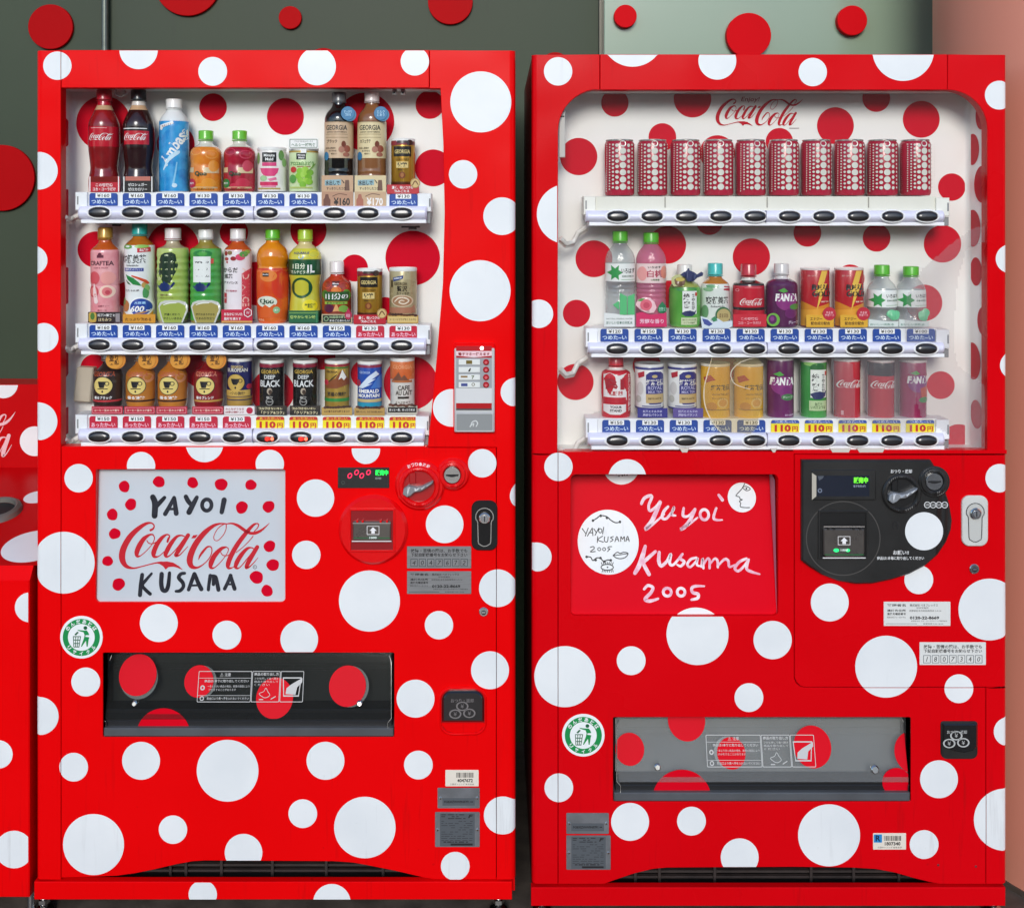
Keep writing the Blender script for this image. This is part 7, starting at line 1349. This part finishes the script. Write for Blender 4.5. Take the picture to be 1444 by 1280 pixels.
    for x, m_ in ((920, '#2c2a84'), (970, '#5a4890')): card(s3, x - 21, 575.5, x + 21.5, 589, c(m_, .35), .0165, lambda b, P, e, x=x: tx(b, P, e, ('紅茶とミルクの', x, 580, 3.6, 27, c('#d4d0f0')), ('絶妙なバランス', x, 585, 3.6, 27, c('#d4d0f0'))))
    yc = noisy("yellow_can", '#e0a612', '#ecbc24', 12, rough=.26, coat=.4)
    for x, lbl in ((1008.5, "yellow fruit tea can half hidden by curled film, beside the navy and white cans"), (1055.5, "yellow fruit tea can half hidden by curled film, beside the purple can")):
        drink("drink_can", "can", lbl, G_R, x, straight(515, 587, 20.5), yc, None, None, None,
              [('p', [(-18, 530), (-10, 526), (-3, 533), (-10, 535), (-16, 538)], c('#b42a1e')), ('t', '紅茶花伝', 4, 543.5, 8, 27, c('#4a3408'), {'b': .025}), ('t', 'CRAFTEA 贅沢しぼり', 4, 553, 2.6, 24, c('#6a4a10')), ('d', 7, 565, 8, 7, c('#e8c470')), ('d', 7, 565, 5.6, 5, c('#d89a3a')), ('d', -8, 570, 7, 6, c('#c9861a')), ('t', 'オレンジティー', 2, 558.6, 2.6, 20, c('#6a4a10')), ('r', -16, 574, 17, 575, c('#7a5a14'))], sm=False, lidm=(c('#e8e2d2', .3), 4, 3))
    def slimr(x, top, foot, hw, body, lbl, its, bands=()): drink("drink_can", "can", lbl, G_R, x, straight(top + 3.5, foot, hw), body, None, None, None, its, bands, sm=False, lidm=(c('#e6dedc', .3), 3.6, 3.4))
    pc = noisy("purple_can", '#5a104c', '#701860', 12, rough=.25, coat=.5)
    fa = lambda dx: fan(535, .98, dx) + [('d', 5 + dx, 552, 9, 10, c('#7c2270')), ('d', 7 + dx, 557, 9, 4.6, c('#3f7a44')), ('t', 'グレープ', 7 + dx, 557, 3.4, 14, c('#e0e8d8')), ('t', '果汁1%未満', 8, 582, 2.6, 12, c('#d8b8d4'))]
    slimr(1100, 503, 588, 19, pc, "purple grape soda can between the yellow and green cans", fa(-1))
    gc_ = noisy("green_can", '#2f8a38', '#479e48', 12, rough=.26, coat=.4)
    slimr(1147, 506, 588, 18.2, gc_, "green tea can with white calligraphy panel, bottom row of the right machine", [('d', -8, 511, 8, 3, c('#8fc46a')), ('d', 1, 516, 10, 6, c('#2a6a34')), ('r', -8.5, 519, 14, 558, c('#e9ece2')), ('t', '綾', -2, 530, 11, 10, Bk, {'b': .025}), ('t', '鷹', -2, 543, 11.5, 10, Bk, {'b': .025}), ('t', 'あ\nや\nた\nか', 9, 538, 26, 5, Bk), ('r', 11.4, 521, 14.4, 527, c('#c8402c')), ('p', [(-9, 553), (-3, 550), (4, 549), (10, 551), (14, 547.5), (12, 556), (6, 560), (-4, 560)], nv), ('r', -10, 562, 14, 576, c('#b9cf9a', .3)), ('t', '急須で\nいれたような', 2, 569, 9, 20, c('#3a5a2a'))])
    cr = c('#c01028', .25, coat=.5)
    slimr(1194, 504.5, 588, 18.4, cr, "plain red cola can in the bottom row of the right machine", [('w', -19.5, 531, .0285, Wt), ('r', -12, 576, -9, 582, c('#e8a8ac'))])
    slimr(1242, 506, 588, 18.4, cr, "red cola can with black upper band behind wrinkled film", [('w', -19.5, 532, .0285, Wt)], [(509.6, 528, c('#26191c', .25, coat=.4))])
    slimr(1287, 506, 588, 18.6, c('#9a1250', .25, coat=.5), "magenta soda can behind wrinkled film, last in the bottom row of the right machine", fan(533, .92, 2) + [('p', [(4, 545), (16, 541), (17, 558), (6, 560)], c('#c8481e')), ('d', 10, 561, 8, 4, c('#3f8a44'))])
setting()
LM, LS = left_machine()
RM, RS = right_machine()
recycling_bin()
drinks_left(*LS)
drinks_right(*RS)
